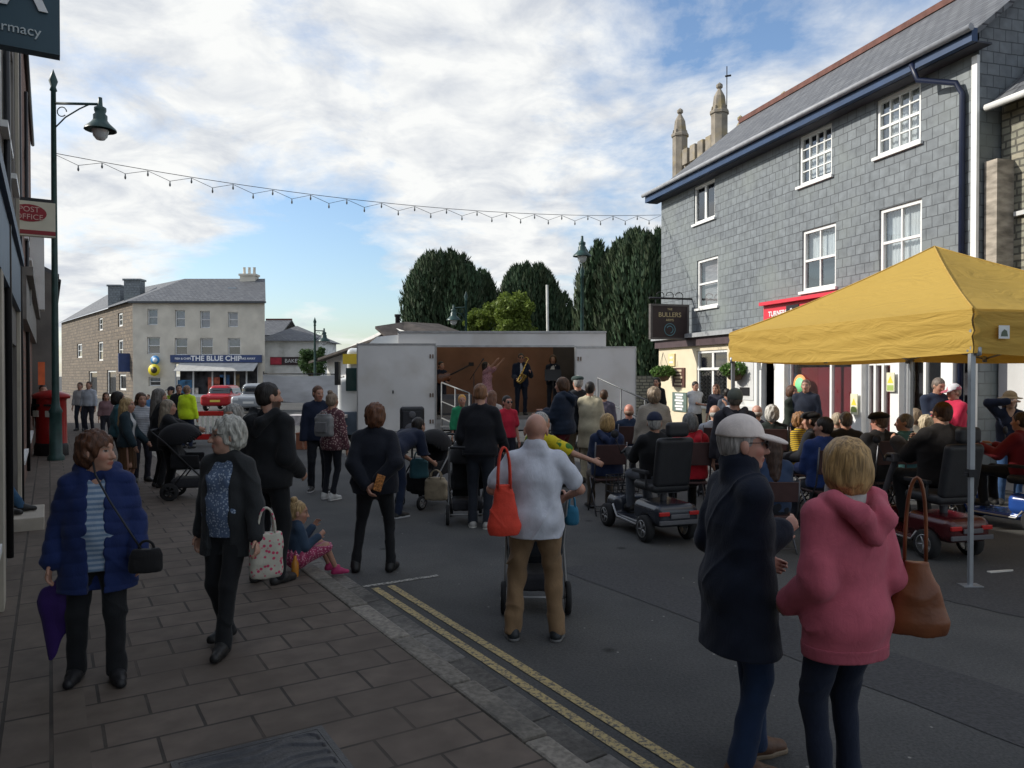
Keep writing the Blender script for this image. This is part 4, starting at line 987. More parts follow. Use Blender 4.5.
# pub sign on its bracket
sgn = empty('pub_sign', RB.p(1.95, 0, .9), 0, 'dark hanging pub sign with pale lettering on an iron bracket by the slate wall', 'pub sign')
SW = RB.W; us = 1.95
fr2 = Fr(RB.p(us, 0, .13), -SW, -RB.U if False else (RB.U))      # board runs out from the wall
fr2 = Fr(RB.p(us, 0, .16), RB.W)                                # U: outwards, W: faces along
if fr2.W.y > 0: fr2.W = -fr2.W
zt, zb = at(668, 306, 21.9).z, at(668, 338, 21.9).z
mb = MB(fr2); mb.box(0, 1.14, zb, zt, -.04, .04); bd = mb.build('board', mat('sign_brown', (.035, .022, .022), .5, .1, 4), sgn)
mb = MB(fr2); t_ = .045
for (a, b_, c, d) in ((-.04, 1.18, zb - .04, zb + .01), (-.04, 1.18, zt - .01, zt + .05), (-.04, .02, zb, zt), (1.12, 1.18, zb, zt)): mb.box(a, b_, c, d, -.06, .06)
mb.build('frame', mat('sign_frame', (.10, .09, .085), .5, .1), sgn)
mb = MB(fr2); mb.tube([fr2.p(-.15, zt + .22, 0), fr2.p(1.2, zt + .22, 0)], .03, 6)
for x in (.15, 1.0): mb.tube([fr2.p(x, zt + .22, 0), fr2.p(x, zt, 0)], .012, 5)
for k_ in range(3): mb.tube([fr2.p(.25 + .3 * k_ + .12 * math.cos(a), zt + .3 + .1 * math.sin(a), 0) for a in np.linspace(0, math.pi * 1.6, 10)], .012, 5)
mb.build('bracket', black_p, sgn)
for s_ in (1,):
    wtext('lettering', 'THE', .09, fr2.p(.57, zt - .10, .05), -fr2.U if False else Vector((1, 0, 0)) * 0 + (fr2.U if fr2.U.x > 0 else -fr2.U), RB.V, gold, bd)
    wtext('lettering', 'BULLERS', .19, fr2.p(.57, zt - .26, .05), (fr2.U if fr2.U.x > 0 else -fr2.U), RB.V, gold, bd)
    wtext('lettering', 'ARMS', .1, fr2.p(.57, zt - .41, .05), (fr2.U if fr2.U.x > 0 else -fr2.U), RB.V, gold, bd)
mb = MB(fr2); mb.tube([fr2.p(.57 + .17 * math.cos(a), (zb + zt) / 2 - .22 + .17 * math.sin(a), .05) for a in np.linspace(0, 2 * math.pi, 20)], .012, 5)
mb.tube([fr2.p(.57 + .1 * math.cos(a), (zb + zt) / 2 - .22 + .1 * math.sin(a), .05) for a in np.linspace(.5, 4.5, 14)], .014, 5); mb.build('emblem', mat('emblem_teal', (.12, .26, .30), .5, 0), bd)
for o in list(bpy.data.objects):
    if o.parent is bd: pass
# things on the pub wall
def poster(px0, py0, px1, py1, m, label, cat='notice board', rows=0, w=.052, lm=None):
    u0, zt_ = RB.hit(px0, py0); u1, zb_ = RB.hit(px1, py1); mb = MB(RB); mb.box(u0, u1, zb_, zt_, w, w + .04); o = mb.build(cat.replace(' ', '_'), m); tag(o, label, cat)
    if rows:
        mb = MB(RB)
        for i in range(rows):
            z_ = zt_ - (zt_ - zb_) * (i + .8) / (rows + .6); l_ = rnd.uniform(.45, .8) * (u1 - u0) / 2; mb.box((u0 + u1) / 2 - l_, (u0 + u1) / 2 + l_, z_ - .03, z_ + .03, w + .04, w + .045)
        mb.build('writing', lm or letter, o)
    return o
poster(675, 368, 687, 387, mat('board_brown', (.10, .045, .035), .6, .1), 'dark brown menu board on the cream pub wall beside the hanging basket', 'menu board', 5, lm=mat('menu_cream', (.6, .5, .35), .6, 0))
poster(675, 392, 689, 412, mat('board_green', (.12, .17, .15), .6, .1), 'large green chalk board on the pub wall below the menu board', 'chalkboard', 6)
poster(671, 354, 677, 366, mat('lamp_yellow', (.75, .6, .3), .6, .1), 'small white and yellow plaque high on the pub wall corner', 'plaque', 2)
# hanging baskets
leafg = mat('basket_leaf', (.06, .12, .03), .7, .4, 9)
def leaves(n, centre_fn, size, m, name, parent, seed=1, colr=(.7, 1.35), flat=.5):
    r_ = np.random.default_rng(seed); c = centre_fn(r_, n); a = r_.normal(size=(n, 3)); a /= np.linalg.norm(a, axis=1)[:, None]; b_ = np.cross(a, r_.normal(size=(n, 3))); b_ /= np.linalg.norm(b_, axis=1)[:, None]
    s_ = size * r_.uniform(.6, 1.3, (n, 1)); V = np.stack([c - a * s_, c + b_ * s_ * flat, c + a * s_, c - b_ * s_ * flat], 1).reshape(-1, 3)
    k_ = r_.uniform(colr[0], colr[1], n); cc = np.ones((n * 4, 4)); cc[:, :3] = np.repeat(k_, 4)[:, None]
    return mesh_np(name, V, np.arange(n * 4).reshape(-1, 4), m, parent, cc)
def leafmat(name, col, trans=.35, tip=None):
    m = bpy.data.materials.new(name); m.use_nodes = True; N = m.node_tree.nodes; L = m.node_tree.links; b = N['Principled BSDF']; b.inputs['Roughness'].default_value = .6; b.inputs['Specular IOR Level'].default_value = .25
    a = N.new('ShaderNodeVertexColor'); a.layer_name = 'Col'; mx = N.new('ShaderNodeMix'); mx.data_type = 'RGBA'; mx.blend_type = 'MULTIPLY'; mx.inputs[0].default_value = 1
    mx.inputs[6].default_value = (*col, 1); L.new(a.outputs[0], mx.inputs[7]); L.new(mx.outputs[2], b.inputs['Base Color'])
    t = N.new('ShaderNodeBsdfTranslucent'); L.new(mx.outputs[2], t.inputs[0]); ms = N.new('ShaderNodeMixShader'); ms.inputs[0].default_value = trans
    L.new(b.outputs[0], ms.inputs[1]); L.new(t.outputs[0], ms.inputs[2]); L.new(ms.outputs[0], N['Material Output'].inputs[0]); return m
LM_basket = leafmat('basket_foliage', (.09, .17, .04)); LM_flower = leafmat('flower_petals', (.5, .08, .1))
def basket(px, py, Y, label):
    c = at(px, py, Y); e = empty('hanging_basket', c, 0, label, 'hanging basket', 'hanging baskets outside the pub')
    mb = MB(); mb.lathe((0, 0, -.26), [(.04, 0), (.16, .05), (.22, .16), (.24, .26)], 14); mb.build('basket', mat('coir', (.12, .08, .05), .9, .2, 20), e)
    def cf(r_, n): p = r_.normal(size=(n, 3)); p /= np.linalg.norm(p, axis=1)[:, None]; return p * np.array((.38, .38, .2)) * r_.uniform(.6, 1, (n, 1)) + (0, 0, .03)
    leaves(900, cf, .05, LM_basket, 'plant', e, 3)
    mb = MB()
    for a in (0, 2.1, 4.2): mb.tube([(.23 * math.cos(a), .23 * math.sin(a), 0), (0, 0, .62)], .006, 4)
    mb.build('chain', black_p, e); return e
basket(663, 373, 22.9, 'hanging basket of trailing green leaves at the pub corner under the sign'); basket(735, 371, 19.3, 'hanging basket of green leaves between the pub window and white pilaster')

# ================================================================ stone neighbour on the right
NB = Fr(RB.p(U1 + .04, 0, -.45), RB.U); UN = 9.0
nb = empty('stone_building', NB.p(4.5, 0, -3), 0, 'lower rubble stone building with white gutter beside the slate hung one', 'building')
zE = 6.62
mb = MB(NB); wall_open(mb, 0, UN, 2.75, zE, [(3.0, 3.6, 4.0, 5.2), (6.0, 3.6, 7.0, 5.2)]); shell(mb, NB, 0, UN, 0, 7, zE, zr=9.4); mb.build('stone_wall', stone, nb)
window(nb, NB, (3.0, 3.6, 4.0, 5.2), 'sash2', (curtain, (0, 1, 0, 1))); window(nb, NB, (6.0, 3.6, 7.0, 5.2), 'sash2', (curtain, (0, 1, 0, 1)))
roof_gable(nb, NB, 0.05, UN, zE, 9.5, 3.5, over=.3, endover=0)
mb = MB(NB); mb.tube([NB.p(.02, zE - .22, .36), NB.p(UN, zE - .24, .36)], .06, 8); mb.build('gutter', white_paint, nb)
mb = MB(NB); mb.box(.0, .24, 2.75, 5.5, .003, .36); mb.build('quoin', mat('pale_stone', (.34, .30, .25), .9, .3, 3, .9, 5, stretch=(1, 1, 3)), nb)
mb = MB(NB); mb.box(.3, UN, 4.55, 4.62, .003, .08); mb.build('string_course', grey_wall, nb)
mb = MB(NB); wall_open(mb, 0, UN, 0, 2.75, [(2.05, .5, 4.6, 2.35), (5.2, 0, 6.3, 2.3)], w=.03); mb.build('white_front', grey_wall, nb)
so_ = (2.05, .5, 4.6, 2.35); ww = window(nb, NB, so_, 'sash2', None, w=.03, back=.6, sill=False)
mb = MB(NB); mb.box(2.25, 3.2, .9, 2.1, -.22, -.2); mb.box(3.4, 4.3, 1.1, 2.0, -.22, -.2); mb.build('poster', mat('poster_blue', (.03, .12, .3), .6, .3, 5), ww)
mb = MB(NB); mb.box(0, UN, 2.60, 2.72, .035, .2); mb.build('cornice', white_paint, nb)

# ================================================================ church tower beyond the roofs
ct = empty('church_tower', (14, 49, 0), 0, 'granite church tower with pinnacles showing above the slate roof', 'church')
Nn = Vector((12.5, 46, 0)); t1 = Vector((-1.4, 4.4, 0)); t2 = Vector((4.4, 1.4, 0)); gst = mat('church_granite', (.25, .22, .18), .9, .2, 1.5, .6, 6, dirt=((.36, .27, .10), .9))
mb = MB(); mb.world = True; cs = [Nn, Nn + t2, Nn + t1 + t2, Nn + t1]
mb.hexa([c for c in cs] + [c + Vector((0, 0, 15.6)) for c in cs]); mb.build('tower', gst, ct)
for i in range(4):
    mb = MB(); mb.world = True; a, b_ = cs[i], cs[(i + 1) % 4]; d = (b_ - a).normalized(); nrm = Vector((d.y, -d.x, 0))
    for k_ in range(1, 5):
        c = a + (b_ - a) * (k_ / 5); z0 = 15.6
        mb.hexa([c - d * .3 - nrm * .2 + Vector((0, 0, z0)), c + d * .3 - nrm * .2 + Vector((0, 0, z0)), c + d * .3 + nrm * .2 + Vector((0, 0, z0)), c - d * .3 + nrm * .2 + Vector((0, 0, z0)), c - d * .3 - nrm * .2 + Vector((0, 0, 16.6)), c + d * .3 - nrm * .2 + Vector((0, 0, 16.6)), c + d * .3 + nrm * .2 + Vector((0, 0, 16.6)), c - d * .3 + nrm * .2 + Vector((0, 0, 16.6))])
    mb.build('battlement', gst, ct)
for c in cs:
    mb = MB(); mb.world = True; mb.lathe(c + Vector((0, 0, 15.0)), [(.50, 0), (.50, 2.6), (.58, 2.65), (.58, 2.8), (.44, 2.9), (.38, 3.4), (.34, 3.7), (.18, 4.0), (.10, 4.15), (.2, 4.25), (.2, 4.4), (.02, 4.55)], 8, sm=False)
    for a in range(8):
        an = a * math.pi / 4; mb.lathe(c + Vector((.44 * math.cos(an), .44 * math.sin(an), 17.6)), [(.07, 0), (.09, .2), (.02, .5)], 5)
    mb.build('pinnacle', gst, ct)
mb = MB(); mb.world = True; mb.tube([cs[0] + Vector((.5, 0.2, 17)), cs[0] + Vector((.5, .2, 20.6))], .03, 5); mb.tube([cs[0] + Vector((.4, .2, 20.0)), cs[0] + Vector((.75, .2, 20.05))], .06, 5); mb.build('weather_vane', black_p, ct)

# ================================================================ cream corner building across the square
BC = Fr((at(133, 375, 54).x, 54, 0), (1, 0, 0))
WB = at(265, 375, 54).x - BC.O.x
bc = empty('corner_building', BC.p(WB / 2, 0, -4), 0, 'three storey cream rendered corner building with a blue shop sign and brown stone side', 'building')
zE = at(200, 301, 54).z; o4 = []
for x in (176, 206, 234, 261): pass
for cx, st, tp, bt in ((152.5, 's', 309, 325), (180, 's', 310, 327), (205, 's', 311, 328), (233, 's', 312, 327)):
    u, _ = BC.hit(cx, 320); o4.append((u - .36, BC.hit(cx, bt)[1], u + .36, BC.hit(cx, tp)[1]))
for cx, tp, bt in ((153.5, 337, 354), (181, 338, 355), (206.5, 338, 355), (234, 338, 355)):
    u, _ = BC.hit(cx, 345); o4.append((u - .45, BC.hit(cx, bt)[1], u + .45, BC.hit(cx, tp)[1]))
u, _ = BC.hit(154.5, 380); o4.append((u - .42, BC.hit(154, 386)[1], u + .42, BC.hit(154, 377)[1]))
us0 = BC.hit(172, 380)[0]; us1 = WB - .5; zs1 = BC.hit(200, 364)[1]
so2 = (us0 + .2, .35, us1, zs1)
mb = MB(BC); wall_open(mb, 0, WB, 0, zE, o4 + [so2], depth=.25); cB_ = at(262.5, 375, 63); mb.face([BC.p(WB, 0, 0), Vector((cB_.x, 63, 0)), Vector((cB_.x, 63, zE)), BC.p(WB, zE, 0)]); mb.build('front_wall', render_cream, bc)
greyw = mat('window_grey', (.72, .73, .73), .5, .05)
for o in o4: window(bc, BC, o, 'sash', (mat('blind_blue', (.16, .22, .30), .8, .15), (0, 1, 0 if o[1] > 4.4 else .5, 1)), w=-.1, fm=greyw, sill=True)
BSU = Vector((.633, -.774, 0)).normalized(); BS = Fr(BC.O - BSU * 29, BSU)
so3 = []
for (x0, y0, x1, y1) in ((98.5, 317, 102.5, 331), (118, 312, 122.5, 327), (77, 343, 82, 358), (98, 341, 103, 361), (118, 339, 123, 360), (60, 372, 65, 390), (89, 371, 97, 396), (107, 370, 116, 396), (119, 374, 126, 390)):
    a = BS.hit(x0, y1); b_ = BS.hit(x1, y0); so3.append((a[0], max(a[1], .1), b_[0], b_[1]))
so3 = [o for o in so3 if o[0] > .3]
mb = MB(BS); wall_open(mb, 0, 29, 0, zE, so3, depth=.25); mb.q([(0, 0, 0), (0, zE, 0), (0, zE, -9), (0, 0, -9)]); mb.build('stone_side', stone_far, bc)
for o in so3: window(bc, BS, o, 'sash' if o[1] > 1 else 'plain', (curtain, (0, .5, .0, 1)) if o[1] > 1 else None, w=-.05, fw=.14, sill=False)
# roofs: hipped at the corner
zr = at(200, 281, 58).z + .2; back = 4.2
def P3(p, z): return Vector((p.x, p.y, z))
c0 = BC.p(0, 0, 0); cE = BC.p(WB, 0, 0); rE = Vector((at(263.5, 375, 58.2).x, 58.2, 0)); bE = Vector((at(262.5, 375, 62.4).x, 62.4, 0)); rC = BC.p(1.9, 0, -back); sF = BS.p(0, 0, 0); sR = BS.p(0, 0, -back)
mb = MB(BC); v = lambda p, z: P3(p, z)
ov = .25
mb.face([v(c0 + Vector((-.2, -ov, 0)), zE - .05), v(cE + Vector((.15, -ov, 0)), zE - .05), v(rE + Vector((.15, 0, 0)), zr), v(rC, zr)])
mb.face([v(sF + BS.W * ov, zE - .05), v(c0 + Vector((-.2, -ov, 0)), zE - .05), v(rC, zr), v(sR, zr + 1.0)])
mb.face([v(bE, zE), v(BC.p(4, 0, -2 * back), zE), v(rC, zr), v(rE, zr)]); mb.face([v(BC.p(4, 0, -2 * back), zE), v(BS.p(0, 0, -2 * back), zE), v(sR, zr + 1.0), v(rC, zr)])
mb.face([v(cE, zE), v(bE, zE), v(rE, zr)])
bcr = mb.build('roof', slate_roof, bc)
mb = MB(BC); mb.box(-.2, WB + .1, zE - .16, zE - .03, .003, .3); mb.build('gutter', mat('gutter_dark', (.06, .065, .07), .5, .1), bc)
def chimney(fr, px, top, bot, wpx, Y, pots=2, m=None):
    c = at(px, top, Y); h_ = at(px, bot, Y).z; hw = wpx / FPX * Y / 2
    mb = MB(BC); mb.bx(c.x - hw, c.x + hw, Y - .35, Y + .5, h_ - 1.5, c.z - .25); mb.bx(c.x - hw - .08, c.x + hw + .08, Y - .43, Y + .58, c.z - .25, c.z - .1)
    for i in range(pots): mb.lathe((c.x - hw + (2 * hw) * (i + .5) / pots, Y + .08, c.z - .12), [(.14, 0), (.11, .1), (.10, .5), (.13, .55)], 8)
    o = mb.build('chimney', m or gst, None); o.parent = bcr; 
    o.matrix_parent_inverse = Matrix.Identity(4)
    return o
for a_ in ((249, 273, 288, 15, 58, 3, render_cream), (134, 278, 290, 16, 62, 0, slate_wall), (116, 284, 292, 12, 66, 0, slate_wall)): chimney(BC, *a_)
mb = MB(BC); c = at(236, 292, 57); mb.bx(c.x - .3, c.x + .3, 56.2, 56.8, c.z - .3, c.z + .25); mb.build('roof_light', mat('rooflight', (.35, .4, .45), .2, 0), bc)
# shop front and fascia on it
chip = empty('shop_sign', BC.p((us0 + us1) / 2, zs1, .2), 0, 'long blue shop fascia reading THE BLUE CHIP in white capitals', 'sign')
zf0, zf1 = BC.hit(200, 362.5)[1], BC.hit(200, 355)[1]
mb = MB(BC); mb.box(us0 - .05, WB - .2, zf0, zf1, .003, .16); mb.build('fascia', navy_p, chip)
wtext('lettering', 'THE BLUE CHIP', .50, BC.p((us0 + WB) / 2 - .1, (zf0 + zf1) / 2 + .01, .165), BC.U, BC.V, letter, chip, sx=1.05, bold=.012)
wtext('lettering', 'FISH & CHIPS', .2, BC.p(us0 + .85, (zf0 + zf1) / 2, .165), BC.U, BC.V, letter, chip, bold=.003); wtext('lettering', 'TAKE AWAY', .2, BC.p(WB - 1.2, (zf0 + zf1) / 2, .165), BC.U, BC.V, letter, chip, bold=.003)
aw = MB(BC); aw.hexa([BC.p(us0 + .6, zf0 - .02, .05), BC.p(WB - .45, zf0 - .02, .05), BC.p(WB - .45, zf0 - .62, 1.1), BC.p(us0 + .6, zf0 - .62, 1.1), BC.p(us0 + .6, zf0 + .01, .05), BC.p(WB - .45, zf0 + .01, .05), BC.p(WB - .45, zf0 - .59, 1.1), BC.p(us0 + .6, zf0 - .59, 1.1)])
tag(aw.build('awning', mat('awning_grey', (.42, .42, .41), .8, .08, 3)), 'grey shop awning under the blue fascia of the corner building', 'awning')
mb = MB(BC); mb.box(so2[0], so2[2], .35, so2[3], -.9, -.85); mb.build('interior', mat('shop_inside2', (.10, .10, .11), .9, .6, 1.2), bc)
mb = MB(BC)
for f_ in (0, .22, .45, .6, .72, .86, 1): x = so2[0] + (so2[2] - so2[0]) * f_; mb.box(x - .05, x + .05, .35, so2[3], -.1, -.02)
mb.box(so2[0], so2[2], .3, .55, -.1, -.021); mb.build('shop_window', greyw, bc)
for (px_, py_, wd, hg, c_) in ((184, 387, 1.0, 1.0, (.05, .16, .30)), (215, 385, 1.1, 1.1, (.42, .10, .06)), (224, 384, .7, 1.3, (.04, .12, .28)), (194, 392, .5, .6, (.5, .45, .4)), (236, 384, .4, 1.4, (.25, .17, .08))):
    u, z_ = BC.hit(px_, py_); mb = MB(BC); mb.box(u - wd / 2, u + wd / 2, z_ - hg / 2, z_ + hg / 2, -.14, -.12); mb.build('window_picture', mat('pic_%d' % px_, c_, .6, .5, 2.5), bc)
def disc_sign(name, px, py, Y, r_, c1, label, c2=None):
    c = at(px, py, Y); e = MB(); e.lathe((0, 0, 0), [(0, -.03), (r_, -.03), (r_, .0), (0, .003)], 18, axis=(0, -1, 0)); o = e.build(name, mat('disc_%s' % name, c1, .5, 0)); o.location = c; tag(o, label, 'sign')
    if c2: e = MB(); e.lathe((0, -.004, 0), [(0, 0), (r_ * .55, 0), (r_ * .55, .012), (0, .014)], 14, axis=(0, -1, 0)); e.build('centre', mat('disc2_%s' % name, c2, .5, 0), o)
    return o
disc_sign('round_sign', 155, 360, 53.7, .32, (.05, .25, .55), 'small round blue and white sign between the corner building windows', (.7, .8, .9))
disc_sign('yellow_sign', 154, 370, 53.6, .42, (.75, .62, .03), 'yellow sign with a dark centre on the cream corner wall', (.06, .05, .02))
mb = MB(BS); a = BS.hit(126, 372); b_ = BS.hit(133.5, 353); mb.box(28.0, 28.12, a[1], b_[1], .0, .75); tag(mb.build('blade_sign', navy_p), 'dark blue projecting sign at the corner of the brown stone side', 'sign')

# small white hipped house
HH = Fr((at(263, 375, 60).x, 60, 0), (1, 0, 0)); wh = 4.4
h2 = empty('white_house', HH.p(wh / 2, 0, -3), 0, 'small white house with slate hipped roof and a black sign board', 'house')
zE2 = at(290, 341, 60).z
mb = MB(HH); shell(mb, HH, 0, wh, 0, 6, zE2, front=True); mb.build('wall', white_wall, h2)
mb = MB(HH); zz_ = at(290, 325, 62).z; pk = HH.p(wh * .42, zz_, -3)
q = [HH.p(-.5, zE2, .5), HH.p(wh + .4, zE2, .5), HH.p(wh + .4, zE2, -6.5), HH.p(-.5, zE2, -6.5)]
for i in range(4): mb.face([q[i], q[(i + 1) % 4], pk])
mb.face(q[::-1]); mb.build('roof', slate_roof, h2)
mb = MB(HH); mb.box(.6, wh - .8, at(285, 365, 60).z, at(285, 357, 60).z, .003, .1); sb = mb.build('sign_board', mat('sb_black', (.05, .03, .035), .5, .3, 3), h2); 
mb = MB(HH); mb.box(.62, 1.5, at(285, 364.5, 60).z, at(285, 357.5, 60).z, .1, .12); mb.build('emblem', mat('sb_red', (.5, .05, .08), .5, .1), sb)
wtext('lettering', 'BAKERY', .42, HH.p(2.5, at(285, 361, 60).z, .11), HH.U, HH.V, letter, sb)
window(h2, HH, (1.4, .8, 2.6, at(285, 372, 60).z), 'sash2', None)
# taller slate house behind it
h3 = empty('slate_house', (at(270, 375, 70).x, 70, 0), 0, 'dark slate roofed house between the corner building and the white house', 'house')
G3 = Fr((at(255, 375, 68).x, 68, 0), (1, 0, 0)); mb = MB(G3); shell(mb, G3, 0, 2.2, 0, 7, at(270, 335, 68).z, front=True); mb.build('wall', white_wall, h3)
roof_gable(h3, Fr(G3.O, (1, 0, 0)), 0, 2.2, at(270, 335, 68).z, at(262, 318, 68).z, 3.5)

# low buildings behind the lorry cab
GB = Fr((at(352, 375, 40).x, 40, 0), (.75, .66, 0)); 
h4 = empty('gabled_house', GB.p(2, 0, -3), 0, 'low white house with a long brown slate roof behind the lorry', 'house')
# facing wall with gable towards camera: ridge runs away from camera
ga = at(327, 375, 42); gb_ = at(412, 375, 36); GF = Fr((ga.x, ga.y, 0), (gb_ - ga)); WL_ = (gb_ - ga).length
zE4 = 2.9; pkx = WL_ * .78
mb = MB(GF); mb.face([GF.p(0, 0, 0), GF.p(WL_, 0, 0), GF.p(WL_, 3.9, 0), GF.p(pkx, at(391, 326, 37).z, 0), GF.p(0, zE4, 0)]); mb.q([(0, 0, 0), (0, zE4, 0), (0, zE4, -2.6), (0, 0, -2.6)]); mb.q([(WL_, 0, 0), (WL_, 0, -2.6), (WL_, 3.9, -2.6), (WL_, 3.9, 0)])
mb.face([GF.p(0, 0, -2.6), GF.p(0, zE4, -2.6), GF.p(pkx, 4.4, -2.6), GF.p(WL_, 3.9, -2.6), GF.p(WL_, 0, -2.6)]); mb.build('wall', white_wall, h4)
mb = MB(GF); zp = at(391, 323, 37).z
for (x0, z0, x1, z1, dz) in ((-.4, zE4 - .05, pkx, zp, .85), (pkx, zp, WL_ + .4, 3.9, .85)):
    mb.hexa([GF.p(x0, z0 - dz * .35, .9), GF.p(x1, z1 - dz, .9), GF.p(x1, z1, -.8), GF.p(x0, z0, -.8), GF.p(x0, z0 - dz * .35 + .12, .9), GF.p(x1, z1 - dz + .12, .9), GF.p(x1, z1 + .12, -.8), GF.p(x0, z0 + .12, -.8)])
    mb.hexa([GF.p(x0, z0, -.8), GF.p(x1, z1, -.8), GF.p(x1, z1, -2.9), GF.p(x0, z0, -2.9), GF.p(x0, z0 + .12, -.8), GF.p(x1, z1 + .12, -.8), GF.p(x1, z1 + .12, -2.9), GF.p(x0, z0 + .12, -2.9)])
mb.build('roof', mat('brown_roof', (.06, .05, .044), .9, .3, 2, .4, 10), h4)
mb = MB(GF); 
for (x0, z0, x1, z1) in ((pkx - 1.2, zp - .42, pkx, zp + .12), (pkx, zp + .12, pkx + 1.5, zp - .5)):
    mb.hexa([GF.p(x0, z0 - .06, -.72), GF.p(x1, z1 - .06, -.72), GF.p(x1, z1 - .06, -.62), GF.p(x0, z0 - .06, -.62), GF.p(x0, z0 + .06, -.72), GF.p(x1, z1 + .06, -.72), GF.p(x1, z1 + .06, -.62), GF.p(x0, z0 + .06, -.62)])
mb = MB(GF); mb.lathe(GF.p(pkx - .9, zp - .5, -1), [(.12, 0), (.12, .9), (.16, .95), (.16, 1.05)], 8); mb.build('flue', black_p, h4)
for x in (.5, 1.3, 2.1): window(h4, GF, (x, 1.9, x + .45, 2.7), 'plain', None, fw=.05)
# churchyard wall behind the lorry
mb = MB(); mb.bx(-6.2, 9.5, 28.6, 29.0, 0, 1.9); tag(mb.build('churchyard_wall', stone), 'rubble stone churchyard wall running behind the lorry', 'wall')

# ================================================================ buildings on the left
LB = Fr((-.36 * NN.x, -.36 * NN.y, 0), D)     # W points to the road
dstone = mat('dark_render', (.17, .155, .14), .9, .15, 1.2, .4, 20, dirt=((.09, .085, .08), 1.0))
brownbrick = brickmat('brown_brick', (.20, .10, .075), (.26, .14, .10), (.16, .14, .12), .23, .075, .01, .9)
def rowhouse(s0, s1, n0, ze, zr, m, label, wn, grd=None, depth=8):
    fr = Fr(LB.O + NN * n0, D); e = empty('terraced_house', fr.p((s0 + s1) / 2, 0, -depth / 2), 0, label, 'house')
    ops = []
    for (a, b_, c, d) in wn: ops.append((a, c, b_, d))
    mb = MB(fr); wall_open(mb, s0, s1, 0, ze, ops); shell(mb, fr, s0, s1, 0, depth, ze, zr=zr); mb.build('wall', m, e)
    for o in ops:
        if o[1] == .11:
            mb = MB(fr); a, c, b_, d = o; mb.box(a, b_, c, d, -1.25, -1.2); mb.box(a - .05, a, c, d, -1.2, -.165); mb.box(b_, b_ + .05, c, d, -1.2, -.165); mb.box(a, b_, d, d + .05, -1.2, -.165); mb.build('door', mat('door_brown', (.05, .03, .02), .5, .1), e); continue
        window(e, fr, o, 'sash2', (curtain, (0, 1, 0, 1)) if o[1] > 3 else None, back=.5)
    roof_gable(e, fr, s0, s1, ze, zr, depth / 2, over=.04, endover=0)
    mb = MB(fr); mb.tube([fr.p(s0, ze - .08, .045), fr.p(s1, ze - .1, .045)], .04, 8); mb.build('gutter', black_p, e)
    return e, fr
def sh(fr): pass
hA, fA = rowhouse(3.4, 12.2, 0, 7.1, 9.6, dstone, 'dark rendered shop building with pilasters nearest on the pavement side', [(5.2, 6.3, 4.2, 5.8), (8.2, 9.3, 4.2, 5.8), (10.3, 11.3, 4.2, 5.8), (4.4, 6.6, .7, 2.4), (10.5, 11.65, .11, 2.3)])
hB, fB = rowhouse(12.2, 22.4, 0, 7.75, 10.4, brownbrick, 'brown brick building behind the lamp post and the post office sign', [(13.2, 14.2, 4.4, 6.0), (16, 17, 4.4, 6.0), (19, 20, 4.4, 6.0), (13, 15, .7, 2.4), (17, 20, .7, 2.4)])
hC, fC = rowhouse(22.4, 34, .55, 4.4, 6.6, dstone, 'low dark house at the far end of the pavement row', [(24, 25, .8, 2.2), (28, 29, .8, 2.2)])
hD, fD = rowhouse(-6, 3.4, -2.2, 7.4, 9.9, dstone, 'dark rendered building set back beside the photographer', [(-2, -1, 4.2, 5.8), (1, 2, 4.2, 5.8)])
stn = mat('pilaster_stone', (.42, .38, .31), .85, .12, 2, .3, 20)
for (s_, wd, pr, h_) in ((7.05, .35, .05, 2.75), (9.25, .28, .03, 2.75), (11.75, .4, .04, 7.0)):
    mb = MB(LB); mb.box(s_, s_ + wd, 0, h_, .003, pr); mb.build('pilaster', stn, hA)
mb = MB(LB); mb.box(3.5, 11.8, 2.75, 3.35, .003, .05); mb.box(3.5, 11.85, 3.35, 3.47, .003, .09); mb.build('fascia', mat('fascia_bluegrey', (.05, .08, .13), .5, .1), hA)
mb = MB(LB); mb.box(12.4, 22.2, 2.7, 3.3, .003, .10); mb.box(12.4, 22.2, 3.3, 3.42, .003, .18); mb.build('fascia', mat('fascia_stone', (.20, .18, .16), .6, .15), hB)
for s_ in (8.6, 12.15, 16.2): 
    mb = MB(LB); mb.tube([LB.p(s_, .2, .035), LB.p(s_, 7.0, .035)], .03, 8); mb.build('downpipe', black_p, hA if s_ < 12.2 and s_ != 12.15 else hB)
mb = MB(LB); mb.box(20.3, 20.9, 3.42, 5.6, .003, .28); mb.build('bay', white_wall, hB)
# step in the doorway with someone sitting on it
st0 = LB.p(0, 0, 0); mb = MB(LB); mb.box(10.55, 11.6, .02, PAVE + .15, -.9, .30); mb.box(10.55, 11.6, PAVE + .15, PAVE + .30, -.9, -.05)
o = mb.build('doorstep', mat('step_cream', (.42, .38, .32), .8, .1, 4), None, bevel=.01); tag(o, 'pale stone doorstep against the wall with a seated person on it', 'step')
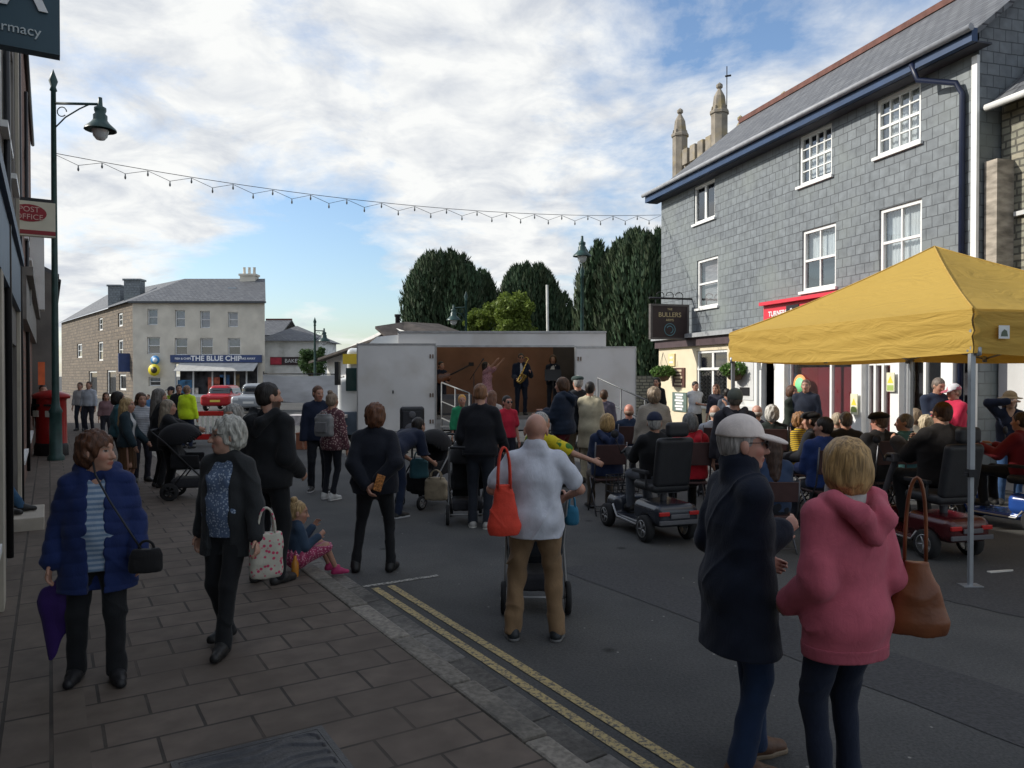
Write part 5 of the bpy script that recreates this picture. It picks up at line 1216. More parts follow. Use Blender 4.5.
# projecting signs
ph = empty('pharmacy_sign', LB.p(4.85, 3.9, .2), 0, 'dark teal projecting sign with a green cross and the word pharmacy overhead', 'sign')
pr_ = at(60, 58, 5.0); zb_ = pr_.z; sP = Vector((pr_.x, pr_.y, 0)); uu = NN.copy(); fp = Fr(sP - uu * .56, uu, -D)
mb = MB(fp); mb.box(0, .56, zb_, zb_ + .85, -.05, .05); mb.build('panel', mat('sign_teal', (.035, .075, .10), .4, .05), ph)
mb = MB(fp); mb.box(.17, .23, zb_ + .22, zb_ + .50, .052, .058); mb.box(.11, .28, zb_ + .33, zb_ + .39, .0585, .064); mb.build('cross', mat('cross_green', (.05, .45, .12), .5, 0), ph)
wtext('letter', 'A', .38, fp.p(.36, zb_ + .37, .066), uu, Vector((0, 0, 1)), letter, ph, bold=.006)
wtext('lettering', 'pharmacy', .088, fp.p(.285, zb_ + .115, .056), uu, Vector((0, 0, 1)), mat('letter_grey', (.5, .55, .56), .5, 0), ph)
mb = MB(fp); mb.box(.2, .26, zb_ + .85, zb_ + .92, -.02, .02); mb.box(-.3, .26, zb_ + .92, zb_ + .97, -.02, .02); mb.build('bracket', black_p, ph)
pq = at(53, 238, 10.3); zpo = pq.z; fo = Fr(Vector((pq.x, pq.y, 0)) - NN * .57, NN, -D); po_ = empty('post_office_sign', (pq.x, pq.y, zpo), 0, 'cream projecting sign with a red oval reading POST OFFICE by the lamp post', 'sign')
zpt = at(53, 204, 10.3).z
mb = MB(fo); mb.box(0, .60, zpo, zpt, -.05, .05); mb.build('panel', mat('sign_cream', (.62, .58, .46), .5, .03), po_)
mb = MB(fo); mb.box(0, .60, zpo + .02, zpo + .075, .051, .056); mb.build('red_band', mat('band_red', (.28, .03, .035), .5, 0), po_)
mb = MB(fo); n = 24; cc_ = fo.p(.30, zpo + .30, .056); mb.face([cc_ + NN * .20 * math.cos(t) + Vector((0, 0, .115 * math.sin(t))) for t in np.linspace(0, 2 * math.pi, n + 1)[:-1]]); mb.build('oval', mat('oval_red', (.30, .02, .03), .5, 0), po_)
wtext('lettering', 'POST', .10, fo.p(.30, zpo + .345, .06), NN, Vector((0, 0, 1)), mat('po_pink', (.65, .4, .35), .5, 0), po_, thick=.003); wtext('lettering', 'OFFICE', .10, fo.p(.30, zpo + .245, .06), NN, Vector((0, 0, 1)), mat('po_pink', (.65, .4, .35), .5, 0), po_, thick=.003)
mb = MB(fo); mb.box(-.1, .58, zpt, zpt + .05, -.02, .02); mb.build('bracket', black_p, po_)
pc = at(28, 305, 12.2); fq = Fr(Vector((pc.x, pc.y, 0)), NN, -D); mb = MB(fq); mb.box(-.25, .05, pc.z, at(28, 282, 12.2).z, -.04, .04); tag(mb.build('blank_sign', mat('sign_grey', (.42, .42, .40), .6, .1)), 'pale blank projecting sign below the post office sign', 'sign')
pc = at(41, 385, 15.5); mb = MB(Fr(Vector((pc.x, pc.y, 0)), NN, -D)); mb.box(-.05, .07, pc.z, at(41, 362, 15.5).z, -.02, .02); tag(mb.build('orange_banner', mat('orange_flag', (.75, .15, .05), .7, .1)), 'small orange banner hanging on the wall by the post box', 'banner')

# ================================================================ street lamps
def street_lamp(loc, h, label, arm=1.1, scale=1.0, single=True, ang=0.0, top=False):
    e = empty('street_lamp', loc, ang, label, 'street lamp', 'street lamps')
    mb = MB(); mb.lathe((0, 0, 0), [(.17, 0), (.17, .08), (.13, .12), (.12, 1.0), (.14, 1.05), (.09, 1.15), (.075, 1.3), (.06, h * .6), (.05, h - .1), (.075, h - .08), (.05, h), (.09, h + .12), (.0, h + .38)], 12); mb.build('post', lampgreen, e)
    z = h - .35; hz = z - .12
    if not top:
        mb = MB(); mb.tube([(0, 0, z), (arm, 0, z - .02)], .028, 6); mb.tube([(0, 0, z - .55), (.25, 0, z - .3), (.55, 0, z - .12), (arm * .75, 0, z - .03)], .016, 5)
        mb.tube([(.18 + .1 * math.cos(a), 0, z - .18 + .1 * math.sin(a)) for a in np.linspace(0, 5.5, 12)], .012, 5); mb.build('arm', lampgreen, e)
    x = 0 if top else arm; b0 = (h + .35) if top else z - .86
    mb = MB(); mb.lathe((x, 0, b0), [(.32, .28), (.31, .32), (.19, .43), (.14, .50), (.14, .60), (.10, .64), (.12, .70), (.12, .76), (.05, .80), (.04, .98)], 16); mb.build('shade', lampgreen, e)
    mb = MB(); mb.lathe((x, 0, b0), [(.0, .06), (.08, .08), (.14, .15), (.17, .28)], 14); mb.build('lantern_glass', mat('lantern_glass', (.5, .52, .52), .15, 0, spec=.6), e)
    return e
lp = gp(56, 460, PAVE); hh_ = at(48, 69, lp.y).z - PAVE - .38
LAMP = street_lamp((lp.x, lp.y, PAVE), hh_, 'tall dark green street lamp with bracket arm beside the red post box', arm=1.0 if True else 0)
pL = at(317, 345, 41); street_lamp((at(315, 375, 41).x, 41, 0), at(315, 317, 41).z - .38, 'green street lamp standing in front of the white hipped house', arm=.5)
street_lamp((at(466, 375, 34).x, 34, 0), at(466, 291, 34).z - .38, 'street lamp with bracket arm in front of the left yew behind the lorry', arm=.55, ang=math.pi)
street_lamp((at(582, 375, 26).x, 26, 0), at(582, 275, 26).z, 'slender street lamp with lantern on top rising behind the lorry between the yews', top=True)
mb = MB(); mb.tube([(at(549, 375, 30).x, 30, 0), (at(547, 285, 30).x, 30, at(547, 285, 30).z)], .05, 8); tag(mb.build('flag_pole', mat('pole_pale', (.45, .45, .42), .6, .1)), 'bare pale pole standing behind the lorry in front of the small tree', 'pole')

# string of bulbs over the street
A = Vector((lp.x, lp.y, at(52, 153, lp.y).z)); B = RB.p(.05, at(661, 214, 23.8).z, .05)
e = empty('string_lights', A, 0, 'string of small bulbs strung across the street from the lamp post to the slate building', 'string lights')
def cat(t, s_=.42): return A.lerp(B, t) - Vector((0, 0, 4 * s_ * t * (1 - t))) - A
mb = MB(); mb.tube([cat(t) for t in np.linspace(0, 1, 50)], .008, 4, cap=False); mb.build('wire', black_p, e)
nb_ = 36; pts = []; bl = []
for i in range(nb_ + 1):
    p = cat(i / nb_) - Vector((0, 0, .02 if i % 2 == 0 else .17)); pts.append(p); bl.append(p)
mb = MB(); mb.tube(pts, .007, 4, cap=False); mb.build('festoon_cable', black_p, e)
for p in bl[1:-1]:
    mb = MB(); mb.lathe(p - Vector((0, 0, .13)), [(0, 0), (.018, .02), (.023, .05), (.013, .09), (.011, .13)], 7); mb.build('bulb', mat('bulb_grey', (.16, .17, .17), .2, 0), e)

# ================================================================ trees
LM_yew = leafmat('yew_foliage', (.036, .064, .032), .10); LM_broad = leafmat('bright_foliage', (.14, .19, .035), .35); LM_green = leafmat('mid_foliage', (.05, .09, .03), .3)
bark = mat('bark', (.09, .07, .05), .95, .3, 4, .6, 12)
def yew(px, Y, r_, top, label, n=26000, seed=1, z0=.3, flat=.5):
    n = int(n * 1.9)
    e = empty('yew_tree', (at(px, 375, Y).x, Y, 0), 0, label, 'tree', 'dark yews in the churchyard'); g_ = np.random.default_rng(seed)
    npl = int(46 * r_ ** 1.2); pl = []
    for i in range(npl):
        a = g_.uniform(0, 2 * np.pi); q_ = g_.uniform(.12, 1) ** .5; hh = top * (1 - .17 * q_ ** 4) * g_.uniform(.965, 1.0); pl.append((math.cos(a) * q_ * r_ * .86, math.sin(a) * q_ * r_ * .86, hh, g_.uniform(.42, .66) * (r_ / 2.4) ** .5, q_))
    idx = g_.integers(0, npl, n); P_ = np.array(pl)[idx]; t = g_.uniform(0, 1, n) ** .8; hh = P_[:, 2]; z = z0 + (hh - z0) * t
    lean = .84 + .20 * np.sin(np.pi * np.clip(t * .85, 0, 1)) ; prof = P_[:, 3] * np.clip(1.9 * (1 - t ** 7.0), .16, 1) ; a = g_.uniform(0, 2 * np.pi, n)
    lump = 1 + .22 * np.sin(z * 4.1 + idx * 1.7) * np.sin(a * 2 + idx); rr_ = prof * lump * g_.uniform(.75, 1.05, n)
    x = P_[:, 0] * lean + rr_ * np.cos(a); y = P_[:, 1] * lean + rr_ * np.sin(a); c = np.stack([x, y, z], 1)
    out = np.stack([.4 * np.cos(a), .4 * np.sin(a), np.full(n, 1.3)], 1) + g_.normal(0, .22, (n, 3)); out /= np.linalg.norm(out, axis=1)[:, None]
    tan = np.stack([-np.sin(a), np.cos(a), np.zeros(n)], 1) + g_.normal(0, .4, (n, 3)); tan /= np.linalg.norm(tan, axis=1)[:, None]; s_ = g_.uniform(.07, .13, (n, 1)) * 1.15
    V = np.stack([c - out * s_, c + tan * s_ * .5, c + out * s_ * 2.2, c - tan * s_ * .5], 1).reshape(-1, 3)
    k_ = g_.uniform(.65, 1.4, n) * (1 + .25 * np.sin(idx * 2.3)) ; cc = np.ones((n * 4, 4)); cc[:, 0] = np.repeat(k_ * (1 + .25 * (np.sin(idx * 5.1) > .5)), 4); cc[:, 1] = np.repeat(k_, 4); cc[:, 2] = np.repeat(k_, 4)
    mesh_np('crown', V, np.arange(n * 4).reshape(-1, 4), LM_yew, e, cc)
    mb = MB(); mb.tube([(0, 0, 0), (.1, 0, top * .4), (0, 0, top * .75)], [.45, .3, .08], 8)
    for i in range(14): p = pl[i % npl]; mb.tube([(0, 0, .6 + .1 * i), (p[0] * .5, p[1] * .5, top * .3), (p[0] * .75, p[1] * .75, p[2] * .85)], [.16, .1, .03], 5)
    mb.build('trunk', bark, e); return e
yew(444, 46, 2.45, at(438, 250, 46).z, 'broad dark yew tree standing at the left behind the lorry', 26000, 1); yew(478, 48, 1.35, at(474, 270, 48).z, 'narrower yew joined to the right side of the broad left yew', 15000, 2)
yew(529, 50, 2.15, at(531, 262, 50).z, 'middle yew tree behind the small bright tree and the pale pole', 24000, 3); yew(556, 49, 1.3, at(556, 290, 49).z, 'small yew behind the slender lamp beside the middle yew', 9000, 9)
yew(609, 36, 1.5, at(612, 240, 36).z, 'tall dark yew just left of the slate building, the left half of the right clump', 22000, 4); yew(648, 35, 1.9, at(648, 228, 35).z, 'tallest yew close behind the pub sign and the slate wall', 30000, 5); yew(578, 52, 1.3, at(578, 312, 52).z, 'low yew top seen between the slender lamp and right yews', 6000, 6)
def broad(px, Y, r_, zc_, rz_, label, m, n, seed, trunkh=2, leaf=.10, cat='tree'):
    e = empty('broadleaf_tree', (at(px, 375, Y).x, Y, 0), 0, label, cat); g_ = np.random.default_rng(seed)
    cl = []
    for i in range(34):
        d = g_.normal(size=3); d /= np.linalg.norm(d); q_ = g_.uniform(.35, .95); cl.append((d[0] * r_ * q_, d[1] * r_ * q_, zc_ + d[2] * rz_ * q_, g_.uniform(.2, .38) * r_))
    cl = np.array(cl); idx = g_.integers(0, len(cl), n); d = g_.normal(size=(n, 3)); d /= np.linalg.norm(d, axis=1)[:, None]
    c = cl[idx, :3] + d * cl[idx, 3:] * g_.uniform(.5, 1.05, (n, 1))
    leaves(n, lambda r, nn: c, leaf, m, 'crown', e, seed)
    mb = MB(); mb.tube([(0, 0, 0), (.05, 0, trunkh), (0, 0, zc_)], [.16, .12, .06], 7)
    for i in range(10): mb.tube([(0, 0, trunkh * .9), tuple((cl[i, :3] + np.array((0, 0, trunkh))) * .5), tuple(cl[i, :3])], [.07, .04, .015], 5)
    mb.build('trunk', bark, e)
broad(511, 38, 1.45, at(511, 318, 38).z, 1.35, 'small bright yellow green tree behind the lorry roof', LM_broad, 7000, 11); broad(478, 39, .7, at(478, 322, 39).z, .6, 'little bright green bush left of the small yellow green tree', LM_broad, 1800, 12, 1.2, cat='bush')
broad(311, 46, 1.1, at(311, 362, 46).z, .9, 'dark green round street tree behind the grey banner', LM_green, 4000, 13, 1.2)
broad(665, 26.0, .55, .9, .7, 'leafy shrub at the foot of the pub corner', LM_green, 1500, 14, .3, .05, 'shrub')
# ================================================================ lorry used as a stage
YT = 19.6
TK = Fr((0, YT, 0), (1, 0, 0))
X = lambda px, Y=YT: at(px, 375, Y).x
Z = lambda py, Y=YT: at(512, py, Y).z
lorry = empty('lorry', (X(480), YT + 1.2, 0), 0, 'white box lorry opened along its side as a stage for the band', 'lorry')
pan = mat('lorry_panel', (.66, .655, .64), .45, .05, 1.0, .04, 3, dirt=((.55, .53, .49), 1.4)); ply = mat('plywood_brown', (.22, .11, .07), .6, .2, 1.2, .1, 20, dirt=((.22, .10, .06), 1.5))
alu = mat('aluminium_trim', (.42, .42, .42), .4, .1, 8, metal=.6); rubber = mat('rubber', (.018, .018, .019), .85, .1, 20); chas = mat('chassis_dark', (.02, .02, .022), .7, .1)
xl, xr = X(398), X(606); zt, zh = Z(333), Z(346); zf = .86; xo0, xo1 = X(436), X(575); dp = 2.45
mb = MB(TK); mb.box(xl, xr, zh, zt, -.08, 0); mb.box(xl, xo0, zf - .3, zh, -.08, 0); mb.box(xo1, xr, zf - .3, zh, -.08, 0); mb.box(xl, xr, zf - .3, zt, -dp, -dp + .06); mb.box(xl, xl + .06, zf - .3, zt, -dp + .06, -.08); mb.box(xr - .06, xr, zf - .3, zt, -dp + .06, -.08)
mb.build('box_body', pan, lorry, bevel=.01)
grp = bpy.data.materials.new('translucent_roof'); grp.use_nodes = True; _n = grp.node_tree.nodes; _b2 = _n['Principled BSDF']; _b2.inputs['Base Color'].default_value = (.6, .58, .5, 1); _b2.inputs['Roughness'].default_value = .6
_t = _n.new('ShaderNodeBsdfTranslucent'); _t.inputs[0].default_value = (.62, .58, .46, 1); _m = _n.new('ShaderNodeMixShader'); _m.inputs[0].default_value = .45; grp.node_tree.links.new(_b2.outputs[0], _m.inputs[1]); grp.node_tree.links.new(_t.outputs[0], _m.inputs[2]); grp.node_tree.links.new(_m.outputs[0], _n['Material Output'].inputs[0])
mb = MB(TK); mb.q([(xl, zt + .03, -dp), (xl, zt + .03, 0), (xr, zt + .03, 0), (xr, zt + .03, -dp)]); mb.build('roof', grp, lorry)
mb = MB(TK); mb.box(xl - .01, xr + .01, zt, zt + .05, -.05, .02); mb.box(xl - .01, xr + .01, zt, zt + .05, -dp, -dp + .05); mb.build('roof_rail', alu, lorry)
mb = MB(TK); mb.box(xl + .06, xr - .06, zf - .08, zf, -dp + .06, -.0); mb.build('deck', mat('deck_grey', (.16, .15, .14), .8, .2, 3), lorry)
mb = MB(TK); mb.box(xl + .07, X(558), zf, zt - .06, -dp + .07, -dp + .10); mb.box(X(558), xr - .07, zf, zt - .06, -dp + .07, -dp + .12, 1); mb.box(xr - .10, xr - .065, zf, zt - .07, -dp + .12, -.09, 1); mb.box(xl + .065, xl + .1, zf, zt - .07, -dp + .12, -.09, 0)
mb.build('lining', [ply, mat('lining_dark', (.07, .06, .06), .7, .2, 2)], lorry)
mb = MB(TK); mb.box(xo0 - .02, xo1 + .02, zf - .34, zf - .081, -.06, .03); mb.box(xo0 - .03, xo0 + .02, zf - .08, zh, -.05, .035); mb.box(xo1 - .02, xo1 + .03, zf - .08, zh, -.05, .035); mb.box(xo0 + .02, xo1 - .02, zh - .03, zh + .02, -.05, .04); mb.build('opening_frame', alu, lorry)
def sdoor(x0, x1, z0, z1, w0, hinge):
    mb = MB(TK); mb.box(x0, x1, z0, z1, w0, w0 + .045); d = mb.build('side_door', pan, lorry, bevel=.006)
    mb = MB(TK); t = .03
    for (a, b_, c, e_) in ((x0, x1, z0 - .02, z0 + t), (x0, x1, z1 - t, z1 + .015), (x0, x0 + t, z0 + t, z1 - t), (x1 - t, x1, z0 + t, z1 - t)): mb.box(a, b_, c, e_, w0 + .045, w0 + .055)
    mb.build('edge_trim', alu, d)
    for f_ in (.12, .42, .86):
        mb = MB(TK); z_ = z0 + (z1 - z0) * f_; hx = x1 - .16 if hinge > 0 else x0 + .06; mb.box(hx, hx + .035, z_ - .05, z_ + .05, w0 + .046, w0 + .07); mb.box(hx + .07, hx + .1, z_ - .05, z_ + .05, w0 + .046, w0 + .07); mb.build('hinge', mat('rusty', (.16, .11, .08), .8, .3, 20), d)
    mb = MB(TK); xm = (x0 + x1) / 2; mb.box(xm - .1, xm - .07, (z0 + z1) / 2 - .14, (z0 + z1) / 2 - .06, w0 + .046, w0 + .06); mb.build('latch', chas, d)
sdoor(X(357, YT - .12), X(436, YT - .12), Z(432, YT - .12), Z(344, YT - .12), .10, 1)
sdoor(X(575, YT - .12), X(636, YT - .12), Z(431, YT - .12), Z(347, YT - .12), .10, -1)
mb = MB(TK); mb.box(xl, xr, .45, zf - .31, -1.9, -.4); mb.build('chassis', chas, lorry)
def wheel(parent, c, r_, wd, name='wheel', axis=(1, 0, 0), rim=None, spokes=5, n=20, rimr=.62):
    A = Vector(axis); mb = MB(); mb.lathe(c, [(r_ * .6, -wd * .5), (r_ * .9, -wd * .5), (r_, -wd * .32), (r_, wd * .32), (r_ * .9, wd * .5), (r_ * .6, wd * .5)], n, axis=axis)
    t = mb.build(name, rubber, parent)
    mb = MB(); c = Vector(c); mb.lathe(c, [(0, -wd * .3), (r_ * .1, -wd * .3), (r_ * .1, wd * .3), (0, wd * .3)], 10, axis=axis); mb.lathe(c, [(r_ * .60, -wd * .51), (r_ * .66, -wd * .51), (r_ * .66, wd * .51), (r_ * .60, wd * .51)], n, axis=axis)
    Xx = A.orthogonal().normalized(); Yy = A.cross(Xx)
    for i in range(spokes):
        a = 2 * math.pi * i / spokes; d = Xx * math.cos(a) + Yy * math.sin(a)
        for sd in (-1, 1): mb.tube([c + A * wd * .4 * sd, c + d * r_ * .63 + A * wd * .4 * sd], [r_ * .09, r_ * .06], 5)
    mb.build('rim', rim or alu, t); return t
for x_ in (X(425), X(452), X(560)): wheel(lorry, (x_ - X(480), -.85, .42), .42, .26, axis=(0, 1, 0))
cabm = mat('cab_white', (.62, .65, .66), .35, .05, 2); cx0, cx1 = X(338, 20.3), X(394, 20.3)
F_ = Field((cx0 - .2, 20.0, .4), (cx1 + .2, 22.4, 3.0), .035)
F_.box(((cx0 + cx1) / 2, 21.15, 1.55), ((cx1 - cx0) / 2, 1.0, 1.1), .14, .05); F_.box((cx0 - .1, 21.1, 2.35), (.35, 1.3, .5), .1, .15, cut=True); F_.ell((cx0 + .65, 20.2, .45), (.5, .5, .5), .05, cut=True)
V, F = F_.net(); o = mesh_np('cab', V - np.array((lorry.location.x, lorry.location.y, 0)), F, cabm, lorry)
CK = Fr((0, 20.12, 0), (1, 0, 0)); 
mb = MB(CK); mb.box(X(346, 20.1), X(358, 20.1), Z(391, 20.1), Z(368, 20.1), .0, .04); mb.build('side_window', mat('cab_glass', (.02, .05, .05), .08, 0, spec=.8), lorry)
mb = MB(CK); mb.box(X(343, 20.1), X(360, 20.1), Z(364, 20.1), Z(354, 20.1), .0, .05); yb = mb.build('yellow_board', mat('cab_yellow', (.75, .55, .05), .6, .05), lorry)
mb = MB(CK); mb.box(X(337, 20.1), X(341, 20.1), Z(385, 20.1), Z(362, 20.1), .05, .3); mb.build('mirror', chas, lorry)
wheel(lorry, (cx0 + .65 - X(480), 20.35 - lorry.location.y, .45), .44, .26, axis=(0, 1, 0))
mb = MB(CK); mb.box(X(341, 20), X(358, 20), .35, .95, -.3, .0); mb.build('lower_panel', mat('cab_blue_grey', (.08, .11, .15), .6, .1), lorry)
mb = MB(TK); mb.hexa([TK.p(X(363), Z(346), -.3), TK.p(xl - .02, Z(346), -.3), TK.p(xl - .02, Z(346), -2.2), TK.p(X(363), Z(346), -2.2), TK.p(X(375), Z(336), -.35), TK.p(xl - .02, Z(334), -.35), TK.p(xl - .02, Z(334), -2.1), TK.p(X(375), Z(336), -2.1)]); mb.build('wind_deflector', cabm, lorry)
# steps with rail on the left, ramp with handrails on the right
def rails(name, pts, h0, h1, label, posts, steps=0, cat_='railing'):
    steel = mat('rail_grey', (.16, .165, .17), .5, .1, 8, metal=.3); e = empty(name, (pts[0][0], pts[0][1], 0), 0, label, cat_); mb = MB(); mb.world = True
    A, B = Vector(pts[0]), Vector(pts[1]); up = Vector((0, 0, 1))
    mb.tube([A + up * h1, B + up * h1], .022, 6); mb.tube([A + up * h0, B + up * h0], .018, 6); mb.tube([A + up * .08, B + up * .08], .022, 6); mb.build('rail', steel, e)
    for i in range(posts):
        p = A.lerp(B, i / (posts - 1)); mb = MB(); mb.world = True; mb.tube([Vector((p.x, p.y, 0)), p + up * h1], .02, 6); mb.build('post', steel, e)
    return e
st = rails('stage_steps', ((X(441, 19), 19.2, zf - .1), (X(470, 18.5), 18.3, zf - .35)), .5, .98, 'metal stage steps with railing at the left of the lorry opening', 3, cat_='steps')
for i in range(4): mb = MB(); mb.world = True; y = 19.35 - .3 * i; z_ = zf - .22 * (i + 1); mb.bx(X(440, 19), X(466, 19), y - .28, y, z_ - .04, z_); mb.build('tread', alu, st)
ra = rails('stage_ramp', ((X(598, 18.6), 18.7, zf), (X(668, 18.2), 18.0, .08)), .5, 1.0, 'grey metal ramp with double handrails at the right of the lorry', 4, cat_='ramp')
mb = MB(); mb.world = True; a, b_ = Vector((X(598, 18.6), 18.75, zf)), Vector((X(672, 18.2), 18.05, .06)); wv = Vector((0, .75, 0)); mb.hexa([a, b_, b_ + wv, a + wv, a + Vector((0, 0, .04)), b_ + Vector((0, 0, .04)), b_ + wv + Vector((0, 0, .04)), a + wv + Vector((0, 0, .04))]); mb.build('deck', alu, ra)

# ================================================================ yellow gazebo
T0 = Vector((4.17, 6.88, 0)); dl = Vector((3.15 - 4.17, 11.0 - 6.88, 0)); LT = dl.length; dl.normalize(); dr_ = Vector((.97, .24, 0)).normalized(); WT = 3.1
gz = empty('gazebo', T0 + dl * LT / 2 + dr_ * WT / 2, 0, 'yellow pop-up gazebo canopy on grey metal legs over the seated crowd', 'gazebo')
ym = bpy.data.materials.new('yellow_canvas'); ym.use_nodes = True
def _y():
    N = ym.node_tree.nodes; L = ym.node_tree.links; b = N['Principled BSDF']; b.inputs['Roughness'].default_value = .75; b.inputs['Base Color'].default_value = (.54, .365, .085, 1); b.inputs['Specular IOR Level'].default_value = .2
    tc = N.new('ShaderNodeTexCoord'); n = N.new('ShaderNodeTexNoise'); n.inputs['Scale'].default_value = 1.6; n.inputs['Detail'].default_value = 4; n.inputs['Distortion'].default_value = 2
    mp = N.new('ShaderNodeMapping'); mp.inputs['Scale'].default_value = (1, 1, 4); L.new(tc.outputs['Object'], mp.inputs['Vector']); L.new(mp.outputs[0], n.inputs['Vector'])
    bp = N.new('ShaderNodeBump'); bp.inputs['Strength'].default_value = .5; bp.inputs['Distance'].default_value = .05; L.new(n.outputs[0], bp.inputs['Height']); L.new(bp.outputs[0], b.inputs['Normal'])
    t = N.new('ShaderNodeBsdfTranslucent'); t.inputs[0].default_value = (.60, .33, .05, 1); ms = N.new('ShaderNodeMixShader'); ms.inputs[0].default_value = .28; L.new(b.outputs[0], ms.inputs[1]); L.new(t.outputs[0], ms.inputs[2]); L.new(ms.outputs[0], N['Material Output'].inputs[0])
_y()
cor = [T0, T0 + dr_ * WT, T0 + dr_ * WT + dl * LT, T0 + dl * LT]; pk = T0 + dl * LT / 2 + dr_ * WT / 2 + Vector((0, 0, 3.50)); zv0, zv1 = 2.13, 2.53
V = []; F = []; nU, nV = 36, 22
for s_ in range(4):
    a, b_ = cor[s_], cor[(s_ + 1) % 4]; base = len(V)
    for j in range(nV + 1):
        t = j / nV
        for i in range(nU + 1):
            u = i / nU; p = a.lerp(b_, u); zs_ = zv1 + (3.50 - zv1) * (.80 * t + .20 * t * t); q = p.lerp(Vector((pk.x, pk.y, 0)), t)
            sag = -.10 * math.sin(math.pi * t) * math.sin(math.pi * u) * (1 - t) + .010 * math.sin(9 * u + 5 * t) * math.sin(7 * t + s_) * (1 - t)
            V.append((q.x - gz.location.x, q.y - gz.location.y, zs_ + sag))
    for j in range(nV):
        for i in range(nU): k_ = base + j * (nU + 1) + i; F.append((k_, k_ + 1, k_ + nU + 2, k_ + nU + 1))
mesh_np('canopy', np.array(V), np.array(F), ym, gz)
for s_ in range(4):
    a, b_ = cor[s_], cor[(s_ + 1) % 4]; d = (b_ - a).normalized(); nrm = Vector((d.y, -d.x, 0)); V = []; F = []; n1_, n2_ = 70, 8
    for j in range(n2_ + 1):
        for i in range(n1_ + 1):
            u = i / n1_; t = j / n2_; off = .012 + .016 * math.sin(j * 2.1 + 3 * math.sin(u * 5 + s_)) * math.sin(math.pi * t) + .02 * math.sin(u * 9 + s_) * t
            p = a.lerp(b_, u) + nrm * off; z_ = zv1 - (zv1 - zv0) * t - .05 * math.sin(math.pi * u) * t; V.append((p.x - gz.location.x, p.y - gz.location.y, z_))
    for j in range(n2_):
        for i in range(n1_): k_ = j * (n1_ + 1) + i; F.append((k_, k_ + n1_ + 1, k_ + n1_ + 2, k_ + 1))
    mesh_np('valance', np.array(V), np.array(F), ym, gz)
for s_ in range(4):
    c = cor[s_]; mb = MB(); mb.world = True; mb.tube([Vector((c.x, c.y, 0)).lerp(Vector((pk.x, pk.y, 0)), t) + Vector((0, 0, zv1 + (3.50 - zv1) * (.80 * t + .20 * t * t) + .004)) for t in np.linspace(0, 1, 14)], .009, 5); mb.build('hip_seam', mat('seam_ochre', (.42, .27, .06), .8, .1, 20), gz)
legm = mat('gazebo_leg', (.33, .35, .37), .4, .08, 6, metal=.5)
for c in cor:
    inn = (Vector((pk.x, pk.y, 0)) - c).normalized() * .05; p = c + inn; mb = MB(); mb.world = True
    mb.bx(p.x - .024, p.x + .024, p.y - .024, p.y + .024, 1.0, zv1 - .04); mb.bx(p.x - .019, p.x + .019, p.y - .019, p.y + .019, .01, 1.02); lg = mb.build('leg', legm, gz, bevel=.004)
    mb = MB(); mb.world = True; mb.bx(p.x - .035, p.x + .035, p.y - .035, p.y + .035, 1.0, 1.07); mb.bx(p.x - .06, p.x - .035, p.y - .015, p.y + .015, 1.01, 1.04); b2 = mb.build('clamp', chas, gz); 
    mb = MB(); mb.world = True; mb.bx(p.x - .09, p.x + .09, p.y - .06, p.y + .06, .004, .012); mb.build('foot_plate', legm, gz)
for s_ in range(4):
    a, b_ = cor[s_], cor[(s_ + 1) % 4]; m_ = (a + b_) / 2; nseg = 2 if s_ % 2 == 0 else 3; ip = (Vector((pk.x, pk.y, 0)) - m_).normalized() * .06
    mb = MB(); mb.world = True
    for i in range(nseg):
        p, q = a.lerp(b_, i / nseg) + ip, a.lerp(b_, (i + 1) / nseg) + ip; mb.tube([p + Vector((0, 0, zv1 - .06)), q + Vector((0, 0, zv0 + .02))], .013, 5); mb.tube([p + Vector((0, 0, zv0 + .02)), q + Vector((0, 0, zv1 - .06))], .013, 5)
        mb.lathe(q + Vector((0, 0, zv0 - .03)), [(.0, 0), (.03, .01), (.03, .08), (.0, .09)], 7)
    mb.build('scissor_truss', legm, gz)
mb = MB(); mb.world = True; c2_ = Vector((pk.x, pk.y, 0)); mb.tube([c2_ + Vector((0, 0, 2.3)), c2_ + Vector((0, 0, 3.44))], .02, 6)
for s_ in range(4): m_ = (cor[s_] + cor[(s_ + 1) % 4]) / 2; mb.tube([m_ + Vector((0, 0, zv0 + .1)), c2_ + Vector((0, 0, 2.45))], .012, 5)
mb.build('centre_pole', legm, gz)
lb = T0 + dr_ * .28; FT = Fr(lb, dr_); mb = MB(FT); mb.box(-.05, .07, 2.26, 2.38, .05, .054); lab = mb.build('label_patch', mat('patch_white', (.7, .72, .7), .6, .05), gz)
mb = MB(FT); mb.face([FT.p(-.03, 2.28, .056), FT.p(.05, 2.28, .056), FT.p(.04, 2.33, .056), FT.p(.01, 2.345, .056), FT.p(-.02, 2.32, .056)]); mb.build('mark', mat('patch_mark', (.10, .13, .09), .6, 0), lab)

